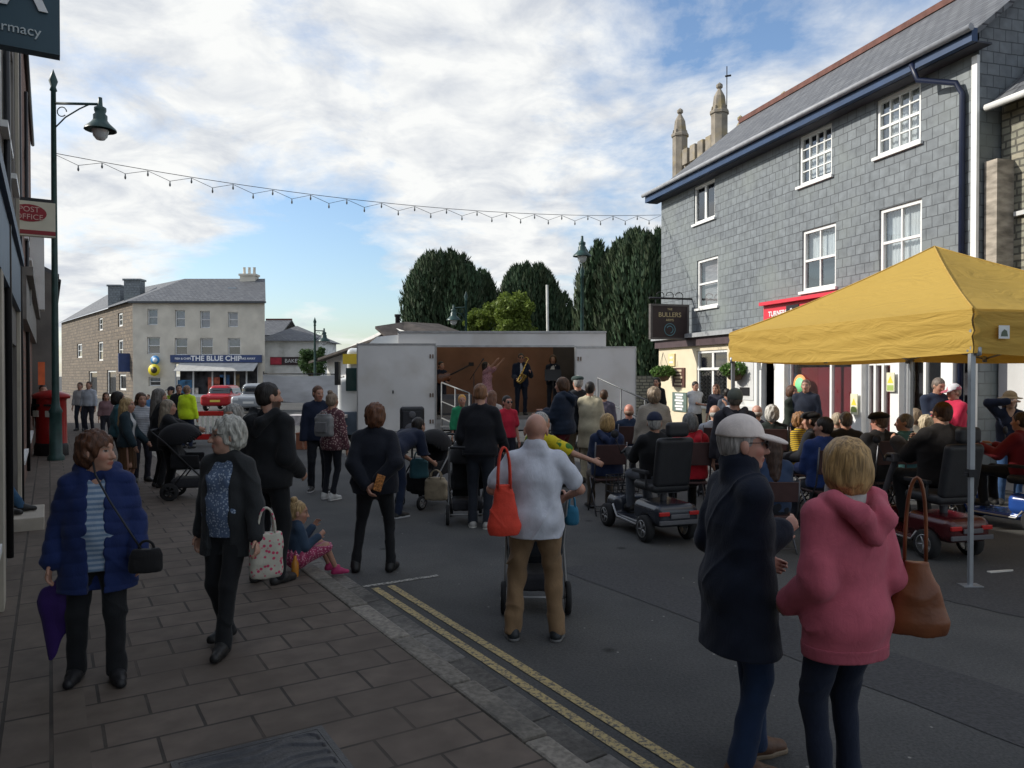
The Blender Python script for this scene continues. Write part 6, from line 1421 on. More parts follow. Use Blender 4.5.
# ================================================================ mobility scooters
blk = mat('black_vinyl', (.02, .021, .024), .55, .1, 10, .2, 60); silver = mat('silver_plastic', (.38, .38, .38), .4, .08, 5, metal=.4); redl = mat('tail_light', (.42, .02, .02), .25, .05); grey_pl = mat('grey_plastic', (.10, .10, .11), .6, .1)
def scooter(loc, rz_, col, label):
    e = empty('mobility_scooter', loc, rz_, label, 'mobility scooter', 'mobility scooters'); bm_ = mat('scooter_%.2f_%.2f_%.2f' % col, col, .25, .05, spec=.6)
    F_ = Field((-.4, -.9, .05), (.4, .85, .6), .013)
    F_.box((0, .42, .33), (.27, .32, .13), .09, .03); F_.box((0, -.08, .165), (.25, .36, .035), .03, .03); F_.box((0, -.55, .28), (.23, .18, .12), .09, .05)
    for sx in (-1, 1): F_.ell((sx * .30, .45, .15), (.09, .19, .19), .02, cut=True); F_.ell((sx * .28, -.55, .13), (.09, .17, .17), .02, cut=True)
    F_.box((0, -.10, .24), (.21, .25, .045), .02, .01, cut=True)
    emit_field(F_, 'fairing', bm_, e)
    for sx in (-1, 1):
        for (y, r_) in ((.45, .155), (-.55, .145)): wheel(e, (sx * .275, y, r_), r_, .10, rim=silver)
        mb = MB(); mb.tube([(sx * .265, -.42, .30), (sx * .27, -.30, .17), (sx * .27, .22, .16), (sx * .27, .30, .26)], .013, 6); mb.build('side_trim', silver, e)
        mb = MB(); mb.bx(sx * .19 - .065, sx * .19 + .065, .725, .755, .34, .385); mb.build('tail_light', redl, e, bevel=.008)
        mb = MB(); mb.tube([(sx * .25, .42, .62), (sx * .25, .42, .78)], .015, 6); mb.bx(sx * .25 - .03, sx * .25 + .03, .12, .45, .78, .82); mb.build('armrest', blk, e, bevel=.012)
    mb = MB(); mb.bx(-.26, .26, .74, .765, .24, .29); mb.bx(-.12, .12, .755, .772, .31, .36); mb.build('rear_bumper', grey_pl, e, bevel=.01)
    mb = MB(); mb.tube([(0, .38, .4), (0, .38, .58)], .04, 8); mb.bx(-.15, .15, .25, .5, .56, .59); mb.build('seat_post', grey_pl, e)
    F_ = Field((-.32, .0, .5), (.32, .85, 1.5), .014); F_.box((0, .33, .63), (.25, .25, .055), .05, .02); emit_field(F_, 'seat', blk, e)
    F_ = Field((-.32, .3, .5), (.32, .95, 1.6), .014); a_ = .18; M_ = ((1, 0, 0), (0, math.cos(a_), -math.sin(-a_)), (0, math.sin(-a_), math.cos(a_))); F_.box((0, .60, .93), (.235, .05, .29), .05, .02, M_); F_.box((0, .555, .93), (.15, .03, .2), .03, .03, M_); emit_field(F_, 'backrest', blk, e)
    F_ = Field((-.2, .5, 1.1), (.2, .9, 1.5), .012); F_.box((0, .69, 1.31), (.14, .05, .085), .045, .02); emit_field(F_, 'headrest', blk, e)
    mb = MB(); mb.tube([(0, -.56, .35), (0, -.40, .78), (0, -.30, .98)], .035, 8); mb.bx(-.09, .09, -.37, -.25, .93, 1.03); ti = mb.build('tiller', grey_pl, e, bevel=.01)
    mb = MB(); mb.tube([(-.27, -.18, .97), (-.15, -.3, 1.0), (.15, -.3, 1.0), (.27, -.18, .97)], .018, 6); mb.build('handlebar', blk, ti)
    mb = MB()
    for i in range(7): x_ = -.18 + .06 * i; mb.tube([(x_, -.80, .62), (x_, -.78, .40), (x_, -.58, .40), (x_, -.58, .62)], .005, 4)
    for z_ in (.62, .5, .41): mb.tube([(-.18, -.58, z_), (-.18, -.80, z_), (.18, -.80, z_), (.18, -.58, z_), (-.18, -.58, z_)], .006, 4)
    mb.build('basket', chas, e)
    for sx in (-1, 1): mb = MB(); mb.tube([(sx * .27, -.18, .97), (sx * .33, -.22, 1.15)], .006, 4); mb.lathe((sx * .34, -.22, 1.2), [(0, -.01), (.05, -.008), (.05, .008), (0, .01)], 10, axis=(0, 1, 0)); mb.build('mirror', chas, e)
    return e
hdA = Vector((-.33, 1.0, 0)).normalized(); cA = Vector((1.66, 9.28, 0))
scooter(cA, face(hdA), (.03, .034, .045), 'black mobility scooter with two red tail lights carrying the man in a navy cap')
hdB = Vector((-.25, .97, 0)).normalized(); cB = Vector((4.52, 8.48, 0))
scooter(cB, face(hdB), (.06, .008, .01), 'dark red and black mobility scooter beside the gazebo leg')
cC = Vector((6.35, 9.7, 0)); hdC = Vector((-.5, .87, 0)).normalized()
scooter(cC, face(hdC), (.02, .07, .30), 'bright blue mobility scooter at the right edge behind the gazebo leg')

# ================================================================ folding chairs
chm = mat('chair_frame', (.10, .10, .11), .35, .1, metal=.6); chs = mat('chair_seat', (.06, .03, .028), .6, .15)
def chair0():
    e = empty('folding_chair', (0, 0, 0), 0, 'x', 'chair', 'folding chairs in the audience')
    mb = MB(); mb.bx(-.2, .2, -.2, .2, .445, .47); mb.build('seat', chs, e, bevel=.01)
    mb = MB(); mb.hexa([(-.21, .22, .66), (.21, .22, .66), (.21, .235, .66), (-.21, .235, .66), (-.21, .26, .92), (.21, .26, .92), (.21, .275, .92), (-.21, .275, .92)]); mb.build('backrest', chs, e, bevel=.008)
    for sx in (-1, 1):
        mb = MB(); mb.tube([(sx * .215, -.24, 0), (sx * .215, .2, .55), (sx * .215, .27, .95)], .011, 6); mb.build('leg', chm, e)
        mb = MB(); mb.tube([(sx * .2, .24, 0), (sx * .2, -.18, .45)], .011, 6); mb.build('leg', chm, e)
    mb = MB(); mb.tube([(-.2, -.2, .06), (.2, -.2, .06)], .008, 5); mb.tube([(-.2, .2, .06), (.2, .2, .06)], .008, 5); mb.build('stretcher', chm, e)
    return e
CH0 = chair0(); CHU = [0]
def chair(loc, rz_, zs, label):
    if CHU[0] == 0: c = CH0
    else: c = copy_tree(CH0)
    CHU[0] += 1; c.location = loc; c.rotation_euler = (0, 0, rz_); c.scale = (1, 1, zs / .47); c['label'] = label; return c

# ================================================================ pushchairs
def pushchair(loc, rz_, col, label, hood=True, silver=None):
    silver = silver or MC['silver_plastic']
    e = empty('pushchair', loc, rz_, label, 'pushchair', 'pushchairs in the street'); fm = cloth(col)
    for sx in (-1, 1):
        wheel(e, (sx * .26, .22, .13), .13, .045, rim=silver, spokes=6); wheel(e, (sx * .2, -.42, .10), .10, .045, rim=silver, spokes=6)
        mb = MB(); mb.tube([(sx * .25, .22, .14), (sx * .24, -.05, .5), (sx * .24, .28, .85), (sx * .24, .48, 1.02)], .012, 6); mb.tube([(sx * .2, -.42, .12), (sx * .24, -.05, .5)], .012, 6); mb.build('frame', silver, e)
    mb = MB(); mb.tube([(-.24, .48, 1.02), (.24, .48, 1.02)], .018, 8); mb.build('handle', blk, e)
    mb = MB(); mb.tube([(-.26, .22, .13), (.26, .22, .13)], .01, 6); mb.build('axle', silver, e)
    F_ = Field((-.3, -.6, .15), (.3, .5, 1.15), .015); F_.box((0, -.05, .48), (.20, .2, .04), .03, .03); F_.box((0, .17, .72), (.20, .05, .26), .04, .04, ((1, 0, 0), (0, math.cos(.3), math.sin(.3)), (0, -math.sin(.3), math.cos(.3)))); F_.box((0, -.28, .36), (.19, .03, .14), .03, .03)
    for sx in (-1, 1): F_.box((sx * .2, .02, .56), (.02, .2, .1), .02, .03)
    F_.disp(folds(.003, 1)); emit_field(F_, 'seat', fm, e)
    if hood:
        F_ = Field((-.32, -.4, .6), (.32, .5, 1.3), .015); F_.ell((0, .12, .86), (.24, .32, .26), .02); F_.ell((0, .08, .80), (.22, .31, .25), .01, cut=True); F_.box((0, -.1, .6), (.4, .6, .2), .02, .01, cut=True); emit_field(F_, 'hood', fm, e)
    F_ = Field((-.3, -.4, .1), (.3, .4, .45), .015); F_.box((0, -.0, .24), (.2, .22, .07), .04, .02); F_.disp(folds(.004, 2)); emit_field(F_, 'basket', cloth((.03, .03, .035)), e)
    return e
def bag(name, loc, rz_, size, col, label, straps=.25, pat=None, c2=None, taper=.8, handles=2, cat='bag', vox=.008, sag=0.0, parent_rot=None, m=None):
    e = empty(name, loc, rz_, label, cat); sx, sy, sz = size; F_ = Field((-sx * .8, -sy * 1.2 - .03, -sz * 1.15), (sx * .8, sy * 1.2 + .03, .05), vox)
    F_.cone((0, 0, -sz * .82), (0, 0, -.02), sx * .5, sx * .5 * taper, .02, np.array((0, 1, 0)), sy / sx); (F_.box((0, 0, -sz * .55), (sx * .48, sy * .42, sz * .42), .03, .04) if taper > .7 else F_.cone((0, 0, -sz * .6), (0, 0, -sz * .8), sx * .4, sx * .5, .03, np.array((0, 1, 0)), sy / sx)); F_.plane((0, 0, 1), -.005); F_.plane((0, 0, -1), sz); F_.disp(folds(.005, rnd.random() * 5, 1.3))
    mm = m or cloth(col, pat, c2, .7); emit_field(F_, 'bag_body', mm, e)
    for k_ in range(handles):
        y = (-1) ** k_ * sy * .3; mb = MB(); mb.tube([(-sx * .27 * taper ** .5 * (math.cos(a) if True else 0), y * (1 - .7 * math.sin(a)), -.03 + (straps + .03) * math.sin(a) ** .7) for a in np.linspace(0, math.pi, 15)], .008, 6); mb.build('strap', mm, e)
    return e

# ================================================================ red pillar box
pb = gp(52, 459, PAVE); pbx = empty('post_box', (at(51, 375, 17.4).x, 17.4, PAVE), math.radians(-20), 'red double pillar post box with black base behind the lamp post', 'post box')
redp = mat('post_red', (.30, .012, .012), .3, .08, 4)
def oval(prof, name, m, parent):
    mb = MB(); mb.lathe((0, 0, 0), prof, 24); o = mb.build(name, m, parent); o.scale = (1.65, 1, 1); return o
oval([(.25, .28), (.245, .3), (.235, 1.25), (.24, 1.28)], 'body', redp, pbx); oval([(.27, 0), (.27, .22), (.25, .28)], 'base', black_p, pbx); oval([(.24, 1.28), (.29, 1.30), (.30, 1.36), (.27, 1.40), (.15, 1.46), (0, 1.49)], 'cap', redp, pbx)
for sx in (-1, 1):
    mb = MB(); mb.bx(sx * .19 - .12, sx * .19 + .12, -.25, -.2, 1.12, 1.17); mb.build('slot', black_p, pbx); mb = MB(); mb.bx(sx * .19 - .08, sx * .19 + .08, -.245, -.2, .88, 1.02); mb.build('notice_plate', mat('plate_cream', (.6, .58, .5), .5, 0), pbx)

# ================================================================ cars
def car(loc, rz_, col, label, L_=4.0, H_=1.45, W_=1.7, suv=False):
    e = empty('parked_car', loc, rz_, label, 'car', 'cars parked in front of the corner building'); pm = mat('car_%.2f_%.2f_%.2f' % col, col, .25, .03, spec=.6, metal=.1); hw = W_ / 2; hl_ = L_ / 2
    def shape(F_, g=0.0):
        F_.box((0, 0, .58), (hw + g, hl_ + g, .30 + g), .18, .06); F_.box((0, .25 if not suv else .3, H_ * .70), (hw * .76 + g, hl_ * .52 + g, H_ * .29 + g), .3, .24)
    F_ = Field((-hw - .15, -hl_ - .15, .1), (hw + .15, hl_ + .15, H_ + .15), .04); shape(F_)
    for sy in (-1, 1):
        for sx in (-1, 1): F_.ell((sx * hw, sy * hl_ * .62, .30), (.3, .37, .37), .02, cut=True)
    emit_field(F_, 'body', pm, e); gl = mat('car_glass', (.015, .02, .025), .06, 0, spec=.9)
    F_ = Field((-hw - .15, -hl_ - .15, .1), (hw + .15, hl_ + .15, H_ + .15), .04); shape(F_, .008); F_.plane((0, 0, 1), H_ - .15); F_.plane((0, 0, -1), -.93)
    for sx in (-1, 1): F_.box((sx * hw * .78, hl_ * 1.2, 1.2), (.05, 1.2, .5), .01, .01, cut=True); F_.box((sx * hw * .78, -hl_ * 1.0, 1.2), (.05, .9, .5), .01, .01, cut=True)
    emit_field(F_, 'window', gl, e)
    for sy in (-1, 1):
        for sx in (-1, 1):
            wheel(e, (sx * (hw - .1), sy * hl_ * .62, .31), .31, .19, rim=silver)
            mb = MB(); y = sy * (hl_ - .02); mb.bx(sx * hw * .72 - .14, sx * hw * .72 + .14, y - .03, y + .03, .66, .80); mb.build('headlight' if sy < 0 else 'tail_light', mat('lamp_clear', (.6, .62, .62), .1, 0) if sy < 0 else redl, e, bevel=.02)
        mb = MB(); mb.bx(-.26, .26, sy * (hl_ + .01) - .012, sy * (hl_ + .01) + .012, .50, .61); mb.build('number_plate', mat('plate_y', (.65, .5, .08), .5, 0) if sy > 0 else mat('plate_w', (.65, .65, .62), .5, 0), e)
    for sx in (-1, 1): mb = MB(); mb.bx(sx * (hw + .06) - .07, sx * (hw + .06) + .07, -.62, -.5, .95, 1.08); mb.build('mirror', pm, e, bevel=.03)
    return e
car((at(212, 375, 40).x, 42, 0), math.pi + .05, (.38, .015, .02), 'small red hatchback seen from behind near the blue shop sign', 3.7, 1.38, 1.62)
car((at(244, 375, 38).x, 40, 0), .12, (.30, .32, .34), 'silver grey car facing the street beside the red hatchback', 4.3, 1.5, 1.75, True)

# ================================================================ barrier, banner, table, loudspeaker
bc_ = at(213, 375, 21); bar = empty('barrier', (bc_.x, 21, 0), math.radians(4), 'red plastic crowd barrier with white vertical slats by the hi-vis steward', 'barrier'); rp_ = mat('barrier_red', (.50, .02, .02), .5, .08, 4)
mb = MB(); mb.bx(-.78, .78, -.03, .03, .80, .93); mb.bx(-.78, .78, -.03, .03, .14, .30); mb.bx(-.78, -.66, -.028, .028, .30, .80); mb.bx(.66, .78, -.028, .028, .30, .80); mb.build('frame', rp_, bar, bevel=.015)
for i in range(9): x_ = -.56 + .14 * i; mb = MB(); mb.bx(x_ - .035, x_ + .035, -.02, .02, .30, .80); mb.build('slat', mat('barrier_white', (.75, .74, .7), .5, .05), bar)
for sx in (-.6, .6): mb = MB(); mb.bx(sx - .04, sx + .04, -.28, .28, .0, .05); mb.bx(sx - .03, sx + .03, -.03, .03, .05, .14); mb.build('foot', rubber, bar)
YB = 25; bn = empty('banner', (X(300, YB), YB, 0), 0, 'long grey white banner sheet stretched between posts beside the lorry cab', 'banner')
V = []; F = []; x0, x1, z0, z1 = X(263, YB), X(338, YB), Z(402, YB), Z(374.5, YB)
for j in range(13):
    for i in range(41): u, t = i / 40, j / 12; V.append((x0 + (x1 - x0) * u - bn.location.x, .03 * math.sin(6 * u + 4 * t) + .02 * math.sin(14 * u * (1 - t) + 9 * t), z0 + (z1 - z0) * t - .06 * math.sin(math.pi * u) * t + (.03 * math.sin(u * 9) if j == 0 else 0)))
for j in range(12):
    for i in range(40): k_ = j * 41 + i; F.append((k_, k_ + 1, k_ + 42, k_ + 41))
mesh_np('sheet', np.array(V), np.array(F), mat('banner_sheet', (.50, .51, .53), .7, .08, 2, .4, 2, stretch=(1, 1, 3)), bn)
mb = MB(); mb.world = True; mb.tube([(x0, YB + .05, z1 + .03), (x1, YB + .05, z1 + .01)], .02, 6); mb.build('top_rail', chas, bn)
for x_ in (x0, x1): mb = MB(); mb.world = True; mb.tube([(x_, YB + .05, 0), (x_, YB + .05, z1 + .1)], .03, 6); mb.build('post', chas, bn)
tb = empty('market_table', (X(318, 20), 20, 0), 0, 'trestle table with pale cloth below the grey banner', 'table'); mb = MB(); mb.bx(-.75, .75, -.3, .3, .80, .88); mb.bx(-.76, .76, -.31, -.3, .62, .88); mb.build('table_top', mat('table_cloth', (.5, .47, .47), .8, .2, 9), tb)
for (x_, y_) in ((-.7, -.25), (.7, -.25), (-.7, .25), (.7, .25)): mb = MB(); mb.tube([(x_, y_, 0), (x_, y_, .8)], .02, 6); mb.build('leg', chas, tb)
cb_ = gp(304, 449); mb = MB(); mb.bx(-.17, .17, -.15, .15, 0, .42); mb.bx(-.18, .18, -.16, .16, .39, .43); o = mb.build('cardboard_box', mat('box_brown', (.26, .10, .055), .8, .12, 4), None, bevel=.01); o.location = (cb_.x, cb_.y, 0); tag(o, 'reddish brown box on the road in front of the market table', 'box')
sp_ = Vector((X(412, 12.6), 12.6, 0)); ls = empty('loudspeaker', (sp_.x, sp_.y, .78), math.radians(8), 'black loudspeaker cabinet raised on a stand in front of the lorry door', 'loudspeaker')
F_ = Field((-.26, -.25, -.02), (.26, .25, .72), .012); F_.box((0, 0, .32), (.20, .18, .31), .05, .01); emit_field(F_, 'cabinet', blk, ls)
mb = MB(); mb.bx(-.15, .15, -.20, -.185, .08, .56); mb.build('grille', mat('grille', (.03, .03, .035), .7, .3, 150), ls, bevel=.01)
for (z_, r_) in ((.24, .13), (.5, .06)): mb = MB(); mb.lathe((0, -.2, z_), [(r_, 0), (r_ * .9, .012), (r_ * .4, .004), (0, .012)], 16, axis=(0, -1, 0)); mb.build('cone', grey_pl, ls)
sd = empty('speaker_stand', sp_, 0, 'black tripod stand under the loudspeaker', 'stand'); mb = MB(); mb.tube([(0, 0, .2), (0, 0, .78)], .02, 6); mb.build('pole', chas, sd)
for a in (0.3, 2.4, 4.5): mb = MB(); mb.tube([(.4 * math.cos(a), .4 * math.sin(a), .0), (0, 0, .5)], .013, 6); mb.build('leg', chas, sd)
# small litter on the road
for (px, py, l_, a, c_, lb_) in ((1000, 572, .28, .3, (.5, .48, .45), 'scrap of pale paper on the road at the right edge'), (275, 578, .2, -.3, (.55, .55, .52), 'white paper lying on the pavement beside the floral bag')):
    p = gp(px, py, 0 if px > 600 else PAVE); mb = MB(); mb.hexa([(-l_ / 2, -.02, .002), (l_ / 2, -.025, .002), (l_ / 2, .03, .002), (-l_ / 2, .025, .002), (-l_ / 2, -.02, .012), (l_ / 2, -.025, .02), (l_ / 2, .03, .008), (-l_ / 2, .025, .015)])
    o = mb.build('paper_scrap', mat('paper', (.55, .54, .5), .8, .05)); put(o, (p.x, p.y, p.z), a); tag(o, lb_, 'litter')
# ================================================================ people
NAVY = (.012, .018, .04); BLACK = (.010, .011, .013); JEAN = (.025, .045, .09); DJEAN = (.012, .02, .045); GREYH = (.30, .29, .27); WHITEH = (.50, .48, .44); BROWNH = (.06, .03, .015); BLOND = (.34, .22, .09); GINGER = (.20, .075, .03); DARKH = (.016, .012, .010)
def PP(px, ty, Y, d, label, base=0.0, sit=False, h=None, pel=None, group=None, chair_=True, k_sit=1.04, **kw):
    p = at(px, ty, Y); ztop = p.z - base; vox = kw.pop('vox', min(max(Y * .00135, .0068), .026))
    cc_ = .148 if kw.get('hat') else .122 if (kw.get('hair') or {}).get('s') == 'fringe' else .133
    if sit:
        k = k_sit; pel_ = pel if pel is not None else max(.5, ztop - (.63 * k + cc_ * (.477 * k + .583)))
        if pel is not None: k = (ztop - pel - .583 * cc_) / (.63 + .477 * cc_)
        info = person((p.x, Y, base), face(d), label, h=1.7 * k, sit=True, pel=pel_, vox=vox, group=group, footL=kw.pop('footL', (.13, -.44, .085)), footR=kw.pop('footR', (-.13, -.44, .085)), **kw)
        if chair_: 
            dv = Vector((d[0], d[1], 0)).normalized(); chair((p.x, Y, base), face(d), pel_ - .10, 'folding chair ' + chair_ if isinstance(chair_, str) else 'folding chair')
        return info
    hh = 1.7 * (ztop - .583 * cc_) / (1.565 + .477 * cc_) if h is None else h
    return person((p.x, Y, base), face(d), label, h=hh, vox=vox, group=group, **kw)
AW = (0, 1); CR = 'people in the crowd'
# ---------------------------------------------------------------- foreground left
blue = PP(97, 430, 4.55, (.45, -1), 'older woman in a royal blue quilted coat smiling towards the right, purple bag in hand', PAVE, fem=True, b=1.2, belly=.06, head=(1.0, 0), vox=.0068,
   top=dict(c=(.010, .022, .092), t=.034, hem=.30, open=.045, quilt=.075, hood=1, flare=.03, name='coat', fold=.006), inner=dict(c=(.13, .20, .30), pat='stripe', c2=(.30, .36, .44), t=.016, hem=.16, sl='none', vneck=.08), bot=dict(c=BLACK, w=1.1), hair=dict(s='fluffy', c=(.075, .03, .014)), shoe=(.015, .015, .017), armR=(-.27, -.04, .84), armL=(.26, -.12, .86), footL=(.10, -.06, .07), footR=(-.12, .05, .07))
grey = PP(228, 416, 5.1, (-.22, -1), 'older woman with short grey hair, glasses and dark cardigan walking on the pavement', PAVE, fem=True, b=1.08, head=(-.75, 0), specs='clear', vox=.0068, skin=(.44, .25, .18), belly=.02,
   top=dict(c=(.022, .024, .026), t=.024, hem=.24, open=.075, name='cardigan', flare=.03, fold=.006), inner=dict(c=(.09, .13, .21), pat='dots', c2=(.34, .40, .48), t=.009, hem=.10, sl='none', vneck=.05), bot=dict(c=BLACK, w=.98), hair=dict(s='fluffy', c=(.36, .35, .31)), shoe=(.012, .012, .012), footL=(.06, -.16, .075), footR=(-.09, .12, .09), armL=(.30, -.10, .80), armR=(-.27, .04, .80))
PP(268, 381, 6.7, (.35, .94), 'tall bearded man in a black hooded jacket seen from behind near the kerb', PAVE, b=1.12, head=(-.5, 0), beard=(.03, .02, .015), top=dict(c=BLACK, t=.032, hem=.12, hood=1, name='hooded_jacket', fold=.008), bot=dict(c=BLACK), hair=dict(s='short', c=DARKH), armL=(.2, -.16, .93), armR=(-.2, -.16, .93))
PP(233, 404, 8.2, (-.3, -.9), 'grey haired woman in a dark coat mostly hidden behind the bearded man', PAVE, fem=True, hair=dict(s='fluffy', c=(.25, .24, .22)), top=dict(c=(.02, .022, .025), t=.03, hem=.2))
# girl on the kerb
gk = PP(296, 500, 7.05, (.8, .55), 'little blonde girl sitting on the kerb in a denim jacket and pink sequin skirt', PAVE, sit=True, pel=.15, chair_=False, fem=True, head=(-.3, .15), hair=dict(s='bun', c=(.36, .24, .11)), top=dict(c=(.035, .06, .10), t=.02, hem=.0, name='denim_jacket'), bot=dict(kind='skirt', c=(.35, .05, .12), pat='dots', c2=(.65, .35, .42), len=.3, name='sequin_skirt'), shoe=(.4, .03, .12), footL=(.10, -.36, -.01), footR=(-.08, -.36, -.01), armL=(.12, -.30, .62), armR=(-.1, -.3, .5), vox=.0075)
# ---------------------------------------------------------------- pavement group, further back
PP(80, 382, 25, (.1, -1), 'man in a pale shirt walking up the far sunlit street beyond the post box', PAVE, top=dict(c=(.35, .33, .33), t=.015, hem=.05), bot=dict(c=(.02, .025, .04)), hair=dict(s='short', c=BROWNH))
PP(89, 381, 24, (0, -1), 'man in a light grey shirt and dark trousers on the right of the far pair', PAVE, b=1.15, top=dict(c=(.38, .40, .45), t=.015, hem=.05), bot=dict(c=(.02, .02, .03)), hair=dict(s='short', c=BROWNH))
PP(43, 384, 17.6, (.6, -.7), 'shadowed person in black standing behind the red post box', PAVE, top=dict(c=BLACK), hair=dict(s='short', c=DARKH))
PP(106, 392, 20, (.5, -.8), 'person in a dusty pink top behind the dark haired woman', PAVE, fem=True, top=dict(c=(.20, .12, .13), t=.02), hair=dict(s='long', c=BROWNH))
PP(118, 391, 13.2, (.8, .4), 'woman with dark hair and a teal top behind the blonde woman', PAVE, fem=True, b=1.1, top=dict(c=(.03, .09, .11), t=.025, hem=.1), hair=dict(s='bob', c=DARKH), bot=dict(c=BLACK))
PP(127, 397, 11.9, (1, .1), 'blonde woman in profile in dark teal coat, white shirt and brown skirt', PAVE, fem=True, head=(.0, 0), top=dict(c=(.018, .035, .045), t=.03, hem=.12, open=.05, name='coat'), inner=dict(c=(.5, .5, .5), t=.014, hem=.05, sl='none'), bot=dict(kind='skirt', c=(.09, .045, .02), len=.52, flare=.02), hair=dict(s='long', c=(.36, .25, .12)), armL=(.2, -.25, .9), armR=(-.22, -.2, .85))
PP(141, 392, 13, (.6, -.6), 'woman in a pale grey striped top between the blonde and the women in black', PAVE, fem=True, top=dict(c=(.28, .30, .34), pat='stripe', c2=(.45, .47, .5), t=.02, hem=.08), hair=dict(s='long', c=BROWNH), bot=dict(c=(.02, .02, .03)), armL=(.15, -.3, .95))
PP(159, 388, 12.4, (.7, .6), 'woman with long greying hair in a black coat standing with her back turned', PAVE, fem=True, b=1.1, top=dict(c=BLACK, t=.035, hem=.3, flare=.03, name='coat'), hair=dict(s='long', c=(.12, .11, .10)), bot=dict(c=BLACK))
pw_ = PP(168, 399, 11.6, (1, .35), 'woman with wavy fair grey hair in black stretching an arm over a pushchair', PAVE, fem=True, b=1.15, top=dict(c=BLACK, t=.03, hem=.1, name='cardigan'), hair=dict(s='long', c=(.24, .20, .15)), bot=dict(c=BLACK, w=1.25), armL=(.05, -.5, 1.15), armR=(-.12, -.48, 1.18), shoe=(.03, .03, .03), sole=(.3, .3, .3))
PP(187, 385, 20, (.25, .95), 'steward in a bright yellow hi-vis jacket beside the red barrier', 0, b=1.2, top=dict(c=(.55, .75, .02), t=.03, hem=.15, name='hi_vis_jacket'), bot=dict(c=NAVY), hair=dict(s='short', c=(.2, .12, .08)))
PP(171, 386, 22, (-.4, -.8), 'second steward in hi-vis yellow with a dark cap behind the first', 0, top=dict(c=(.45, .62, .03), t=.03, hem=.1, name='hi_vis_jacket'), hair=dict(s='short', c=DARKH), hat=dict(s='cap', c=(.02, .02, .03)))
PP(179, 384, 21, (.4, -.8), 'man in black between the two yellow stewards', 0, top=dict(c=BLACK, t=.025), hair=dict(s='short', c=DARKH))
PP(148, 394, 30, (0, -1), 'distant person in a blue top by the corner building', 0, top=dict(c=(.08, .2, .4)), hair=dict(s='short', c=BROWNH))
# seated on the doorstep, only legs showing
ds = LB.p(11.1, 0, -.52); person((ds.x, ds.y, PAVE), face(Vector((NN.x * .9 - D.x * .2, NN.y * .9 - D.y * .2))), 'person in blue jeans sitting on the pale doorstep at the left edge', h=1.6, sit=True, pel=.42, vox=.011, top=dict(c=(.03, .05, .09), t=.025), bot=dict(c=(.03, .08, .15)), hair=dict(s='short', c=BROWNH), shoe=(.012, .012, .015), footL=(.12, -.55, .23), footR=(-.10, -.47, .23))
# ---------------------------------------------------------------- middle
PP(375, 403, 7.45, AW, 'woman with auburn hair all in black standing with hands behind her back', 0, fem=True, b=1.26, head=(.1, 0), top=dict(c=(.008, .01, .017), t=.03, hem=.13, name='jacket', fold=.007), bot=dict(c=BLACK, w=.86), hair=dict(s='fluffy', c=(.11, .045, .022)), armL=(.06, .20, .90), armR=(-.06, .20, .95), poleL=(.9, .4, -.2), poleR=(-.9, .4, -.2), footL=(.19, .02, .08), footR=(-.15, .0, .08), shoe=(.012, .012, .012), vox=.0095)
PP(393, 424, 10.3, (.55, .85), 'man in dark navy bending forward over the loaded pushchair', 0, h=1.66, lean=1.12, head=(0, .1), top=dict(c=NAVY, t=.035, hem=.1, name='jacket'), bot=dict(c=DJEAN), hair=dict(s='short', c=DARKH), armL=(.2, -.62, .72), armR=(-.2, -.62, .72), sole=(.5, .5, .5))
PP(318, 385, 12.6, (.3, -.95), 'man in a navy jacket facing the woman with the grey backpack', 0, b=1.08, head=(.4, .1), top=dict(c=NAVY, t=.028, hem=.12), bot=dict(c=(.012, .014, .02)), hair=dict(s='short', c=(.10, .05, .03)), sole=(.5, .5, .5), armL=(.15, -.2, 1.0))
fl = PP(332, 392, 11.7, (.35, .93), 'woman in a floral blouse with pinned up fair hair and white trainers', 0, fem=True, top=dict(c=(.10, .04, .05), pat='floral', c2=(.42, .30, .28), t=.024, hem=.14, name='blouse'), bot=dict(c=(.012, .014, .02), w=.82), hair=dict(s='bun', c=(.20, .15, .11)), shoe=(.5, .5, .48), sole=(.65, .65, .63), armL=(.1, -.35, 1.12), footL=(.17, -.05, .08), footR=(-.02, .03, .08))
PP(480, 383, 9.6, (.12, 1), 'ginger haired man in a black jumper and jeans seen from behind at a pushchair', 0, b=1.12, head=(0, .25), top=dict(c=(.009, .010, .014), t=.022, hem=.08, name='jumper', band=.04, fold=.006), bot=dict(c=(.02, .024, .034), w=1.0), hair=dict(s='short', c=(.18, .085, .04)), shoe=(.35, .34, .32), sole=(.55, .55, .5), armL=(.24, -.2, .92), armR=(-.26, -.22, .92), footL=(.10, -.03, .08), footR=(-.10, .04, .08), vox=.0105)
ws = PP(536, 412, 5.54, AW, 'bald man in white shirt and tan trousers with a red bag on his shoulder', 0, b=1.12, skin=(.46, .24, .17), head=(0, .12), top=dict(c=(.54, .56, .62), t=.017, hem=.16, sl='short', collar=.5, name='shirt', fold=.011, ff=.7), bot=dict(c=(.22, .14, .075), w=1.12, fold=.010), hair=None, shoe=(.018, .022, .025), sole=(.16, .16, .16), armL=(.25, -.26, 1.03), armR=(-.25, -.26, 1.03), poleL=(.8, .5, -.5), poleR=(-.8, .5, -.5), footL=(.17, .0, .08), footR=(-.15, .02, .08), vox=.0072, belly=.03)
